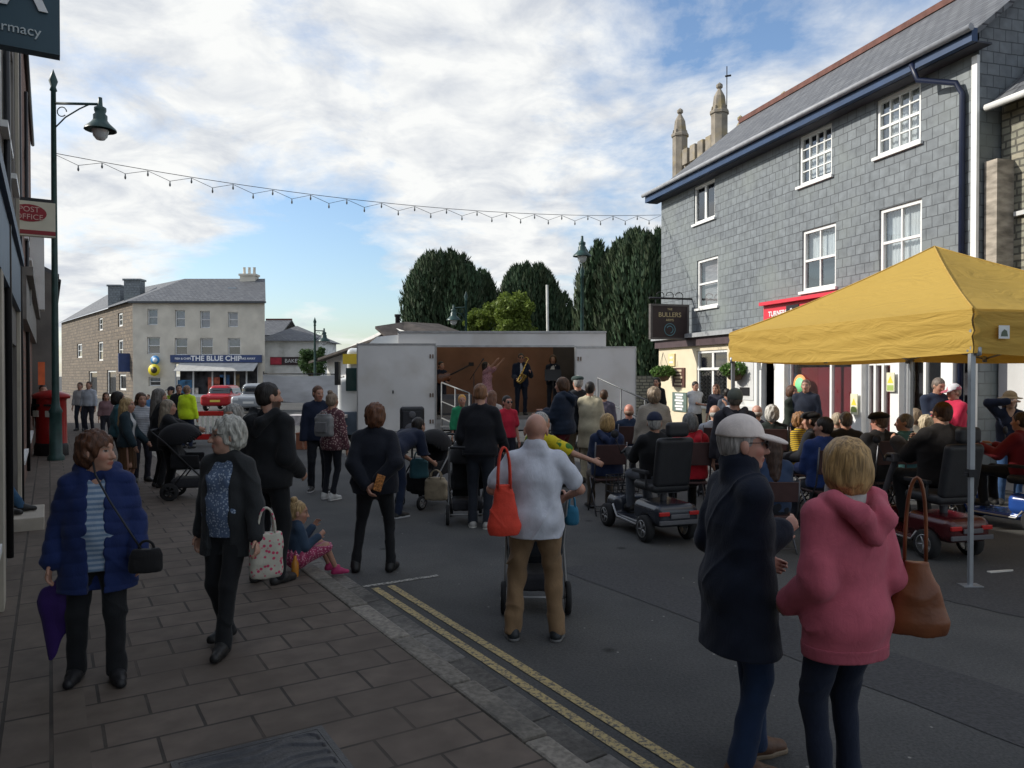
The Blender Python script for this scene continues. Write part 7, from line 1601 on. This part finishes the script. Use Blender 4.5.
PP(541, 410, 8.3, (.6, .8), 'grey haired person in yellow and green stretching an arm to the right', 0, sit=False, h=1.52, head=(-.2, 0), top=dict(c=(.60, .48, .02), pat='patch', c2=(.05, .16, .03), t=.026, sl='short', hem=.1, name='shirt'), bot=dict(c=(.03, .03, .04)), hair=dict(s='short', c=GREYH), armL=(.0, -.62, 1.12), armR=(-.62, -.2, 1.13), poleR=(-.3, .5, -.6)) 
PP(462, 394, 15, (.2, -.9), 'child in a bright green costume with an orange collar by the stage steps', 0, top=dict(c=(.02, .22, .10), t=.025), hair=dict(s='short', c=(.5, .25, .05)))
PP(492, 390, 14.5, (.1, 1), 'girl with light brown hair looking up at the stage behind the ginger haired man', 0, fem=True, top=dict(c=(.45, .42, .4), t=.02), hair=dict(s='long', c=(.16, .08, .05)))
PP(507, 395, 13.6, (.5, -.9), 'boy in a bright red polo shirt and sunglasses near the stage', 0, specs='dark', vox=.014, top=dict(c=(.48, .02, .045), t=.02, hem=.05, sl='short', name='polo_shirt'), bot=dict(c=(.02, .02, .03)), hair=dict(s='short', c=DARKH), skin=(.5, .24, .17))
# on stage
sz = zf
def SP(px, ty, Y, d, label, **k): return PP(px, ty, Y, d, label, base=sz, group='the band on the lorry', **k)
SP(441, 361, 20.6, (.6, -.8), 'guitarist in black at the left edge of the stage half behind the lorry door', top=dict(c=(.01, .014, .03)), hair=dict(s='short', c=DARKH), armL=(.12, -.3, 1.15), armR=(-.05, -.32, 1.05), vox=.016)
sing = SP(487, 361, 20.3, (.75, -.4), 'singer in a pink floral dress with both arms flung up on the stage', fem=True, b=1.1, head=(.3, -.35), top=dict(c=(.42, .22, .24), pat='floral', c2=(.16, .07, .09), t=.022, hem=.1, sl='short', name='dress'), bot=dict(kind='skirt', c=(.42, .22, .24), pat='floral', c2=(.16, .07, .09), len=.55, flare=.12), hair=dict(s='long', c=DARKH), armL=(.35, -.45, 1.80), armR=(-.12, -.40, 1.72), poleL=(.4, -.6, -.6), poleR=(-.4, -.6, -.6), vox=.016)
sax = SP(521, 353, 20.2, (.1, -1), 'saxophonist in a dark suit and sunglasses playing at the middle of the stage', specs='dark', b=1.1, top=dict(c=(.008, .014, .03), t=.025, hem=.16, open=.03, name='suit_jacket'), inner=dict(c=(.5, .5, .52), t=.012, sl='none'), bot=dict(c=(.006, .010, .02)), hair=dict(s='short', c=DARKH), armL=(.22, -.30, 1.18), armR=(-.16, -.28, 1.0), vox=.014)
SP(553, 361, 20.8, (-.1, -1), 'woman in dark jacket and white blouse behind a music stand on the stage', h=1.62, fem=True, top=dict(c=(.008, .012, .025), t=.025, hem=.1, open=.04), inner=dict(c=(.5, .5, .52), t=.012, sl='none'), hair=dict(s='bob', c=BROWNH), armL=(.12, -.3, 1.0), armR=(-.12, -.3, 1.0), vox=.015)
# near the lorry, right of centre
PP(563, 377, 13.2, (-.8, .35), 'brown haired woman in a navy puffer jacket and burgundy trousers near the ramp', 0, fem=True, b=1.2, head=(0, .1), top=dict(c=(.010, .018, .035), t=.045, hem=.12, quilt=.09, hood=1, name='puffer_jacket'), bot=dict(c=(.12, .018, .022), w=1.15), hair=dict(s='bob', c=BROWNH), armL=(.15, -.34, 1.1), armR=(-.15, -.34, 1.14))
PP(578, 374, 13.9, (-.3, .95), 'man in a dark green cap and black coat behind the navy puffer jacket', 0, b=1.1, top=dict(c=(.012, .014, .018), t=.03, hem=.15), bot=dict(c=(.16, .13, .09)), hair=dict(s='short', c=GREYH), hat=dict(s='flat', c=(.03, .05, .045)))
PP(590, 381, 13.6, (.3, .95), 'person in a long cream coat with dark hair beside the ramp', 0, fem=True, top=dict(c=(.42, .38, .27), t=.03, hem=.35, flare=.03, name='long_coat'), hair=dict(s='short', c=DARKH), bot=dict(c=(.4, .36, .26)), armL=(.1, -.35, 1.35))
PP(604, 389, 15.5, (.1, 1), 'person in a purple grey top beyond the cream coat at the ramp', 0, top=dict(c=(.09, .08, .11), t=.03), hair=dict(s='short', c=BROWNH))
PP(657, 377, 21, (-.5, -.8), 'young woman with long dark hair in black in the shade beside the lorry', 0, fem=True, top=dict(c=BLACK), hair=dict(s='long', c=DARKH))
# audience around the black scooter
PP(607, 413, 10.6, (-.1, 1), 'blonde woman in a navy coat seated just beside the black scooter', 0, sit=True, fem=True, b=1.15, chair_='of the blonde woman in the navy coat', top=dict(c=(.012, .022, .06), t=.04, hem=.0, hood=1, name='coat'), bot=dict(c=(.1, .08, .06)), hair=dict(s='bob', c=BLOND))
PP(629, 404, 13, (0, 1), 'bald man in a navy shirt seated beyond the blonde woman', 0, sit=True, chair_='of the bald man in the navy shirt', skin=(.5, .22, .16), top=dict(c=(.02, .035, .07), t=.022), hair=dict(s='fringe', c=(.25, .15, .1)))
PP(654, 387, 11.8, (.1, 1), 'woman with curly grey brown hair in a cream striped knitted jumper', 0, fem=True, b=1.3, top=dict(c=(.34, .31, .26), pat='knit', c2=(.24, .21, .17), t=.03, hem=.1, name='jumper'), hair=dict(s='fluffy', c=(.24, .18, .12), curly=1))
sm_ = PP(655, 411, 9.2, hdA[:2], 'man in a navy cap and black jacket sitting on the black mobility scooter', 0, sit=True, pel=.74, chair_=False, b=1.15, top=dict(c=BLACK, t=.03), bot=dict(c=(.09, .10, .12)), hair=dict(s='short', c=GREYH), hat=dict(s='cap', c=(.014, .02, .045)), footL=(.12, -.40, .30), footR=(-.12, -.40, .30), armL=(.17, -.42, 1.02), armR=(-.17, -.42, 1.02), head=(-.5, 0))
PP(690, 412, 10.0, (0, 1), 'woman with a grey bob in a bright red coat seated in the audience', 0, sit=True, fem=True, b=1.2, chair_='of the woman in the bright red coat', top=dict(c=(.40, .012, .022), t=.04, hood=1, name='coat'), hair=dict(s='bob', c=(.13, .13, .125)), bot=dict(c=BLACK))
ts = PP(695, 381, 20.9, (.25, -1), 'young man in a white t-shirt with folded arms in front of the pub wall', 0, vox=.016, head=(.0, .15), top=dict(c=(.62, .64, .68), t=.022, hem=.1, sl='short', name='t_shirt'), bot=dict(c=(.008, .009, .014)), hair=dict(s='short', c=DARKH), armL=(-.10, -.28, 1.12), armR=(.10, -.25, 1.08), footR=(-.16, 0, .08), footL=(.18, 0, .08))
PP(716, 384, 19.8, (-.5, -.7), 'woman with long auburn hair in a dark top outside the pub window', 0, fem=True, vox=.016, top=dict(c=(.03, .03, .045)), hair=dict(s='long', c=(.09, .035, .02)))
PP(727, 388, 18.6, (.2, 1), 'dark haired person in a grey top behind the beanie near the pub', 0, top=dict(c=(.06, .07, .09)), hair=dict(s='short', c=DARKH))
PP(715, 405, 11.8, (.1, 1), 'older bald man in a white shirt holding up a hand in the audience', 0, sit=True, chair_='of the bald man in the white shirt', b=1.1, top=dict(c=(.40, .42, .46), t=.02, name='shirt'), hair=dict(s='fringe', c=GREYH), armR=(-.24, -.3, 1.35), poleR=(-.4, .2, -.9))
PP(735, 387, 9.6, (.15, 1), 'person in a grey green knitted beanie and dark hooded top standing behind the audience', 0, b=1.15, top=dict(c=(.028, .026, .034), t=.032, hem=.1, hood=1, name='hooded_top'), hair=dict(s='short', c=(.12, .10, .08)), hat=dict(s='beanie', c=(.10, .11, .09), name='beanie'))
PP(757, 405, 12.6, (0, 1), 'bald pinkish head of a man seated just right of the beanie', 0, sit=True, chair_='of the pink headed man beyond the beanie', skin=(.5, .27, .2), top=dict(c=(.04, .04, .06)), hair=dict(s='fringe', c=(.35, .3, .26)))
PP(772, 405, 11.4, (.3, .95), 'white haired person in a dark green coat seated right of the white cap', 0, sit=True, chair_='of the white haired person in dark green', b=1.1, top=dict(c=(.015, .022, .02), t=.03), hair=dict(s='fluffy', c=WHITEH))
PP(773, 436, 8.4, (.1, 1), 'woman with long brown hair in a denim blue jacket seated behind the white capped man', 0, sit=True, k_sit=.98, fem=True, b=1.1, chair_='of the long haired woman in denim blue', top=dict(c=(.035, .06, .12), t=.03), hair=dict(s='long', c=(.05, .028, .02)))
PP(800, 412, 12.0, (.5, -.6), 'woman with ginger hair and a bright yellow scarf turning in the audience', 0, sit=True, fem=True, chair_='of the ginger haired woman in yellow', top=dict(c=(.60, .40, .02), pat='stripe', c2=(.15, .10, .03), t=.03), hair=dict(s='fluffy', c=(.24, .12, .05), curly=1))
PP(812, 410, 10.9, (-.7, .5), 'man in a black flat cap leaning left beside the yellow scarf', 0, sit=True, chair_='of the man in the black cap beside yellow', top=dict(c=(.012, .014, .02), t=.03), hair=dict(s='short', c=DARKH), hat=dict(s='flat', c=(.012, .012, .014)))
PP(824, 416, 9.3, (-.15, 1), 'dark haired man in a royal blue jacket seated behind the blonde bob', 0, sit=True, b=1.15, head=(.6, 0), chair_='of the man in the royal blue jacket', top=dict(c=(.02, .045, .16), t=.032), hair=dict(s='short', c=DARKH))
PP(837, 412, 12.8, (0, 1), 'fair haired person seated beyond the dark haired man in blue', 0, sit=True, chair_='of the fair haired person beyond the blue jacket', top=dict(c=(.2, .16, .12)), hair=dict(s='short', c=(.35, .28, .2)))
PP(846, 411, 10.9, (.1, 1), 'man with short grey hair in a charcoal jacket seated near the shop window', 0, sit=True, b=1.1, chair_='of the grey haired man in charcoal', top=dict(c=(.03, .03, .032), t=.03), hair=dict(s='short', c=(.15, .13, .11)))
PP(880, 410, 9.9, (-.2, 1), 'broad man in a black flat cap and black jacket seated under the gazebo', 0, sit=True, b=1.3, head=(.3, 0), chair_='of the broad man in the black flat cap', top=dict(c=(.010, .010, .012), t=.035), hair=dict(s='short', c=(.12, .08, .06)), hat=dict(s='flat', c=(.015, .013, .014)), skin=(.48, .23, .17))
PP(905, 413, 10.8, (-.35, .95), 'man with grey hair in a teal shirt seated beside the broad man in black', 0, sit=True, b=1.2, head=(.8, 0), chair_='of the man in the teal shirt', top=dict(c=(.06, .16, .17), t=.024, name='shirt'), hair=dict(s='short', c=(.16, .15, .14)))
PP(926, 415, 11.8, (.2, .95), 'woman with curly cream hair in pink seated beyond the teal shirt', 0, sit=True, fem=True, chair_='of the curly haired woman in pink', top=dict(c=(.38, .16, .18), pat='floral', c2=(.5, .4, .4)), hair=dict(s='fluffy', c=(.46, .38, .26), curly=1))
PP(915, 408, 12.4, (.1, 1), 'person with brown hair in a cream top beyond the teal shirt', 0, sit=True, chair_='of the brown haired person in cream', top=dict(c=(.4, .37, .3)), hair=dict(s='bob', c=(.2, .15, .1)))
PP(943, 401, 8.5, hdB[:2], 'large man in black sitting on the dark red mobility scooter', 0, sit=True, pel=.78, chair_=False, b=1.4, head=(-.1, 0), top=dict(c=(.010, .009, .010), t=.04, hood=0), bot=dict(c=BLACK, w=1.2), hair=dict(s='short', c=(.07, .035, .02)), footL=(.14, -.40, .30), footR=(-.14, -.40, .30), armL=(.17, -.42, 1.02), armR=(-.17, -.42, 1.02))
# by the shop windows
PP(792, 385, 15.6, (.5, -.6), 'woman with auburn hair in a dark green coat with folded arms at the shop window', 0, fem=True, top=dict(c=(.022, .03, .022), t=.03, hem=.2), hair=dict(s='bob', c=(.10, .045, .025)), armL=(-.08, -.25, 1.1), armR=(.08, -.22, 1.05), vox=.015)
PP(806, 379, 15.4, (-.5, -.8), 'man in a navy coat standing beside the auburn woman at the shop window', 0, b=1.15, top=dict(c=(.015, .02, .035), t=.03, hem=.2), hair=dict(s='short', c=(.12, .07, .05)), vox=.015)
PP(937, 377, 12.9, (-.1, -1), 'man with grey hair in a navy top looking down at something in his hands', 0, b=1.15, head=(.3, .35), top=dict(c=(.014, .022, .045), t=.026, hem=.1), bot=dict(c=NAVY), hair=dict(s='short', c=(.14, .11, .09)), armL=(.02, -.32, 1.12), armR=(-.08, -.30, 1.1))
rc = PP(955, 383, 12.6, (-.9, -.1), 'person in raspberry red jacket and red white cap by the shop window', 0, b=1.1, head=(0, .1), top=dict(c=(.46, .02, .06), t=.03, hem=.12), bot=dict(c=BLACK), hair=dict(s='short', c=(.2, .12, .08)), hat=dict(s='cap', c=(.42, .10, .14), pat='patch', c2=(.6, .58, .6)), armL=(.1, -.32, 1.2), armR=(-.1, -.32, 1.15))
PP(1010, 390, 11.3, (-.3, -.9), 'woman in a wide tan hat shading her eyes, navy top and blue jeans', 0, fem=True, skin=(.5, .3, .2), top=dict(c=(.012, .018, .04), t=.02, hem=.0, vneck=.15, sl='long'), bot=dict(c=(.03, .07, .16)), hair=dict(s='long', c=BROWNH), hat=dict(s='brim', c=(.28, .20, .11), name='hat'), armR=(-.08, -.22, 1.56), poleR=(-1, .1, .1), armL=(.12, -.2, 1.1))
PP(1022, 411, 9.6, hdC[:2], 'person in a maroon jacket on the blue scooter at the right edge', 0, sit=True, pel=.72, chair_=False, b=1.1, top=dict(c=(.16, .012, .018), t=.03), bot=dict(c=BLACK), hair=dict(s='short', c=(.05, .03, .02)), footL=(.12, -.40, .30), footR=(-.12, -.40, .30), armL=(.17, -.42, 1.02), armR=(-.17, -.42, 1.02))
# ---------------------------------------------------------------- foreground right couple
capm = PP(740, 413, 3.72, (.97, .12), 'older man in pale baseball cap, sunglasses and long dark jacket in the foreground', 0, b=1.12, head=(-.2, .02), specs='dark', skin=(.50, .26, .19), vox=.0068, top=dict(c=(.008, .012, .025), t=.036, hem=.34, flare=.045, collar=1, name='jacket', fold=.008, ff=.8), bot=dict(c=(.014, .03, .075), w=1.08), hair=dict(s='short', c=(.30, .28, .26)), hat=dict(s='cap', c=(.68, .60, .55)), shoe=(.10, .05, .03), sole=(.2, .15, .1), armR=(-.02, -.20, 1.15), armL=(.16, -.16, .98), poleR=(-.3, .9, -.6), footL=(.09, -.12, .08), footR=(-.11, .04, .08))
pink = PP(846, 436, 3.34, (-.32, .95), 'woman with a blonde bob in a pink fleece hoodie seen from behind', 0, fem=True, b=1.08, head=(-.15, .0), vox=.0068, top=dict(c=(.46, .10, .14), band=.055, t=.032, hem=.21, hood=1, name='hooded_fleece', fold=.007, ff=.8), inner=dict(c=(.45, .44, .42), t=.012, sl='none', hem=-.1, collar=1, name='fleece_lining'), bot=dict(c=(.010, .015, .032), w=.95), hair=dict(s='bob', c=(.34, .21, .085)), armL=(.17, -.16, .93), armR=(-.19, -.15, .92), footL=(.10, .0, .08), footR=(-.08, -.05, .08))

# ================================================================ things people carry or push
def wv_(px, py, Y): return at(px, py, Y)
b_ = wv_(62, 574, 4.48); e = empty('umbrella', b_, .1, 'drooping purple folded umbrella held by the woman in the blue coat', 'umbrella'); F_ = Field((-.3, -.1, -.6), (.25, .1, .05), .007)
F_.cone((0, 0, -.02), (-.02, 0, -.17), .02, .12, .03, np.array((0, 1, 0)), .35); F_.cone((-.02, 0, -.17), (-.07, 0, -.50), .12, .018, .03, np.array((0, 1, 0)), .35); F_.disp(lambda X, Y, Z: .006 * np.sin(60 * X + 12 * Z)); emit_field(F_, 'canopy', cloth((.035, .012, .11), rough=.6), e)
mb = MB(); mb.tube([(0, 0, .10), (0, 0, -.04)], .012, 6); mb.build('handle', mat('handle_wood', (.2, .09, .04), .5, .1), e)
hb = wv_(146, 548, 4.38); e = bag('handbag', hb, .3, (.17, .07, .14), (.008, .008, .009), 'small black handbag hanging on a thin strap across the blue coat', straps=.04, handles=1, cat='handbag')
rt_ = Matrix.Rotation(-.3, 3, 'Z'); mb = MB()
pts = [(-.02, 0, -.02), (-.10, -.015, .12), (-.20, -.02, .28), (-.30, .02, .42), (-.36, .10, .49)]
mb.tube([tuple(rt_ @ Vector(p)) for p in pts], .006, 5); mb.build('long_strap', blk, e)
b_ = wv_(266, 532, 5.0); bag('shopping_bag', b_, .5, (.20, .09, .30), (.45, .43, .36), 'floral cream and pink shopping bag hanging beside the grey haired woman', straps=.16, pat='floral', c2=(.50, .05, .12), taper=1.0)
b_ = wv_(504, 484, 5.36); bag('shoulder_bag', b_, .15, (.23, .12, .36), (.62, .055, .03), 'bright orange red cloth bag hanging from the shoulder of the man in white', straps=.26, taper=.5, handles=2, vox=.006)
b_ = wv_(917, 560, 3.32); e = bag('leather_bag', b_, -.3, (.25, .13, .32), (.13, .035, .012), 'tan brown leather shoulder bag at the right hip of the woman in pink', straps=.36, taper=.4, handles=1, vox=.006, m=mat('tan_leather', (.17, .055, .02), .42, .2, 6, .2, 40))
# backpack on the floral blouse woman
fwv = Matrix.Rotation(fl['root'].rotation_euler.z, 3, 'Z') @ Vector(fl['fw'])
pb_ = wp(fl, fl['Nk']) - fwv * .21 - Vector((0, 0, .06)); e = bag('backpack', pb_, fl['root'].rotation_euler.z, (.30, .14, .34), (.22, .22, .22), 'grey backpack worn by the woman in the floral blouse', straps=.03, taper=.85, handles=1, cat='backpack')
mb = MB(); mb.bx(-.10, .10, .07, .10, -.28, -.12); mb.build('pocket', cloth((.16, .16, .165)), e, bevel=.02)
# pushchairs
p1_ = Vector((at(535, 500, 6.35).x, 6.35, 0)); pushchair(p1_, face(AW), (.02, .024, .03), 'black pushchair in front of the bald man in the white shirt')
b_ = at(577, 500, 6.2); bag('drinks_bag', at(572, 505, 6.15), 0, (.10, .08, .16), (.02, .13, .22), 'small bright blue bag hanging at the right of the pushchair by the bald man', straps=.08)
p2_ = Vector((at(468, 480, 10.2).x, 10.0, 0)); pushchair(p2_, face((-.1, 1)), (.012, .012, .014), 'black pushchair with pale frame beside the ginger haired man')
p3_ = Vector((at(428, 480, 11.2).x, 11.3, 0)); pushchair(p3_, face((-.5, -.8)), (.010, .010, .012), 'loaded dark pushchair hung with bags near the loudspeaker')
bag('teal_bag', at(419, 458, 10.75), .2, (.26, .14, .28), (.03, .10, .12), 'teal rucksack hanging on the loaded pushchair by the loudspeaker', straps=.1, vox=.012, cat='rucksack'); bag('cloth_bag', at(436, 477, 10.85), -.25, (.34, .12, .33), (.36, .30, .21), 'cream cloth bag hanging low on the loaded pushchair', straps=.1, vox=.012)
p4_ = Vector((at(192, 470, 11.4).x, 11.3, PAVE)); pushchair(p4_, face((1, .2)), (.010, .010, .012), 'black pushchair on the pavement under the woman with the outstretched arm', silver=chas)
# phone and keys in hands
hw_ = wp(capm, capm['WR']); 
pu = at(379, 483, 7.2); mb = MB(); mb.bx(-.04, .04, -.006, .006, -.08, .08); o = mb.build('phone_case', mat('phone_orange', (.42, .17, .05), .5, .5, 60), None, bevel=.006); put(o, pu, .1); o.rotation_euler = (0, .3, 0); tag(o, 'orange patterned phone held behind the back of the woman in black', 'phone')
b_ = gp(301, 573, PAVE); mb = MB(); mb.lathe((0, 0, 0), [(.03, 0), (.033, .02), (.033, .12), (.015, .16), (.013, .19), (0, .19)], 12); o = mb.build('drink_bottle', mat('bottle_orange', (.5, .2, .03), .2, .1), None); o.location = (b_.x - .02, b_.y - .12, PAVE); tag(o, 'small orange drink bottle beside the girl on the kerb', 'bottle')
# saxophone
sx0 = wp(sax, (.0, -.34, 1.15)); e = empty('saxophone', sx0, .1, 'golden saxophone held across the chest of the man on stage', 'saxophone'); brass = mat('brass', (.55, .36, .10), .25, .05, metal=.9)
mb = MB(); mb.tube([(.16, 0, .33), (.13, -.03, .30), (.0, -.03, .0), (-.10, -.02, -.17), (-.14, -.04, -.24), (-.08, -.07, -.28), (-.0, -.08, -.20), (.05, -.09, -.08)], [.012, .016, .022, .03, .036, .045, .055, .085], 10, cap=False); mb.build('body', brass, e)
mb = MB(); mb.tube([(.16, 0, .33), (.12, .05, .38), (.06, .10, .38)], [.012, .011, .008], 6); mb.build('neck', brass, e)
for i in range(6): mb = MB(); mb.lathe((.09 - .035 * i, -.045, .22 - .07 * i), [(0, 0), (.02, .004), (.02, .012), (0, .014)], 8, axis=(0, -1, 0)); mb.build('key', brass, e)
# guitar
g0 = Vector((at(444, 380, 20.3).x, 20.35, at(444, 378, 20.3).z)); e = empty('guitar', g0, .2, 'dark electric guitar pointing up to the right at the edge of the stage', 'guitar')
F_ = Field((-.3, -.05, -.25), (.25, .05, .25), .012); F_.ell((-.08, 0, -.02), (.16, .025, .14), .02); F_.ell((.08, 0, .04), (.12, .025, .11), .02); emit_field(F_, 'guitar_body', mat('sunburst', (.14, .05, .02), .25, .3, 5), e)
mb = MB(); mb.tube([(.1, 0, .05), (.68, 0, .34)], .022, 6); mb.bx(.66, .80, -.01, .01, .32, .42); mb.build('neck', chas, e)
# music stand and keyboard on the stage, cases behind the steps
m0 = Vector((X(553, 20.2), 20.15, zf)); e = empty('music_stand', m0, 0, 'black music stand in front of the woman in the white blouse', 'music stand'); mb = MB(); mb.tube([(0, 0, 0), (0, 0, .95)], .012, 6); mb.build('pole', chas, e); mb = MB(); mb.hexa([(-.22, .0, .92), (.22, .0, .92), (.22, .02, .92), (-.22, .02, .92), (-.22, .10, 1.22), (.22, .10, 1.22), (.22, .12, 1.22), (-.22, .12, 1.22)]); mb.build('desk', blk, e)
k0 = Vector((X(456, 20.3), 20.4, zf)); e = empty('amplifier', k0, 0, 'grey amplifier cabinet behind the stage railing', 'amplifier'); mb = MB(); mb.bx(-.42, .42, -.2, .2, 0, .55); mb.build('cabinet', grey_pl, e, bevel=.02); mb = MB(); mb.bx(-.37, .37, -.215, -.2, .05, .42); mb.build('grille', mat('amp_grille', (.14, .13, .12), .8, .2, 60), e)
mc0 = Vector((X(474, 19.8), 19.75, zf)); e = empty('microphone_stand', mc0, 0, 'microphone on a boom stand left of the singer', 'microphone'); mb = MB(); mb.tube([(0, 0, 0), (0, 0, 1.1)], .012, 6); mb.tube([(-.1, 0, .95), (.22, 0, 1.45)], .01, 6); mb.lathe((0, 0, 0), [(.13, 0), (.13, .02), (0, .03)], 12); mb.build('stand', chas, e); mb = MB(); mb.lathe((.22, 0, 1.45), [(.012, -.05), (.018, .0), (.028, .03), (.0, .07)], 8, axis=(.5, 0, .8)); mb.build('microphone', blk, e)
if CHU[0] == 0: bpy.data.objects.remove(CH0)
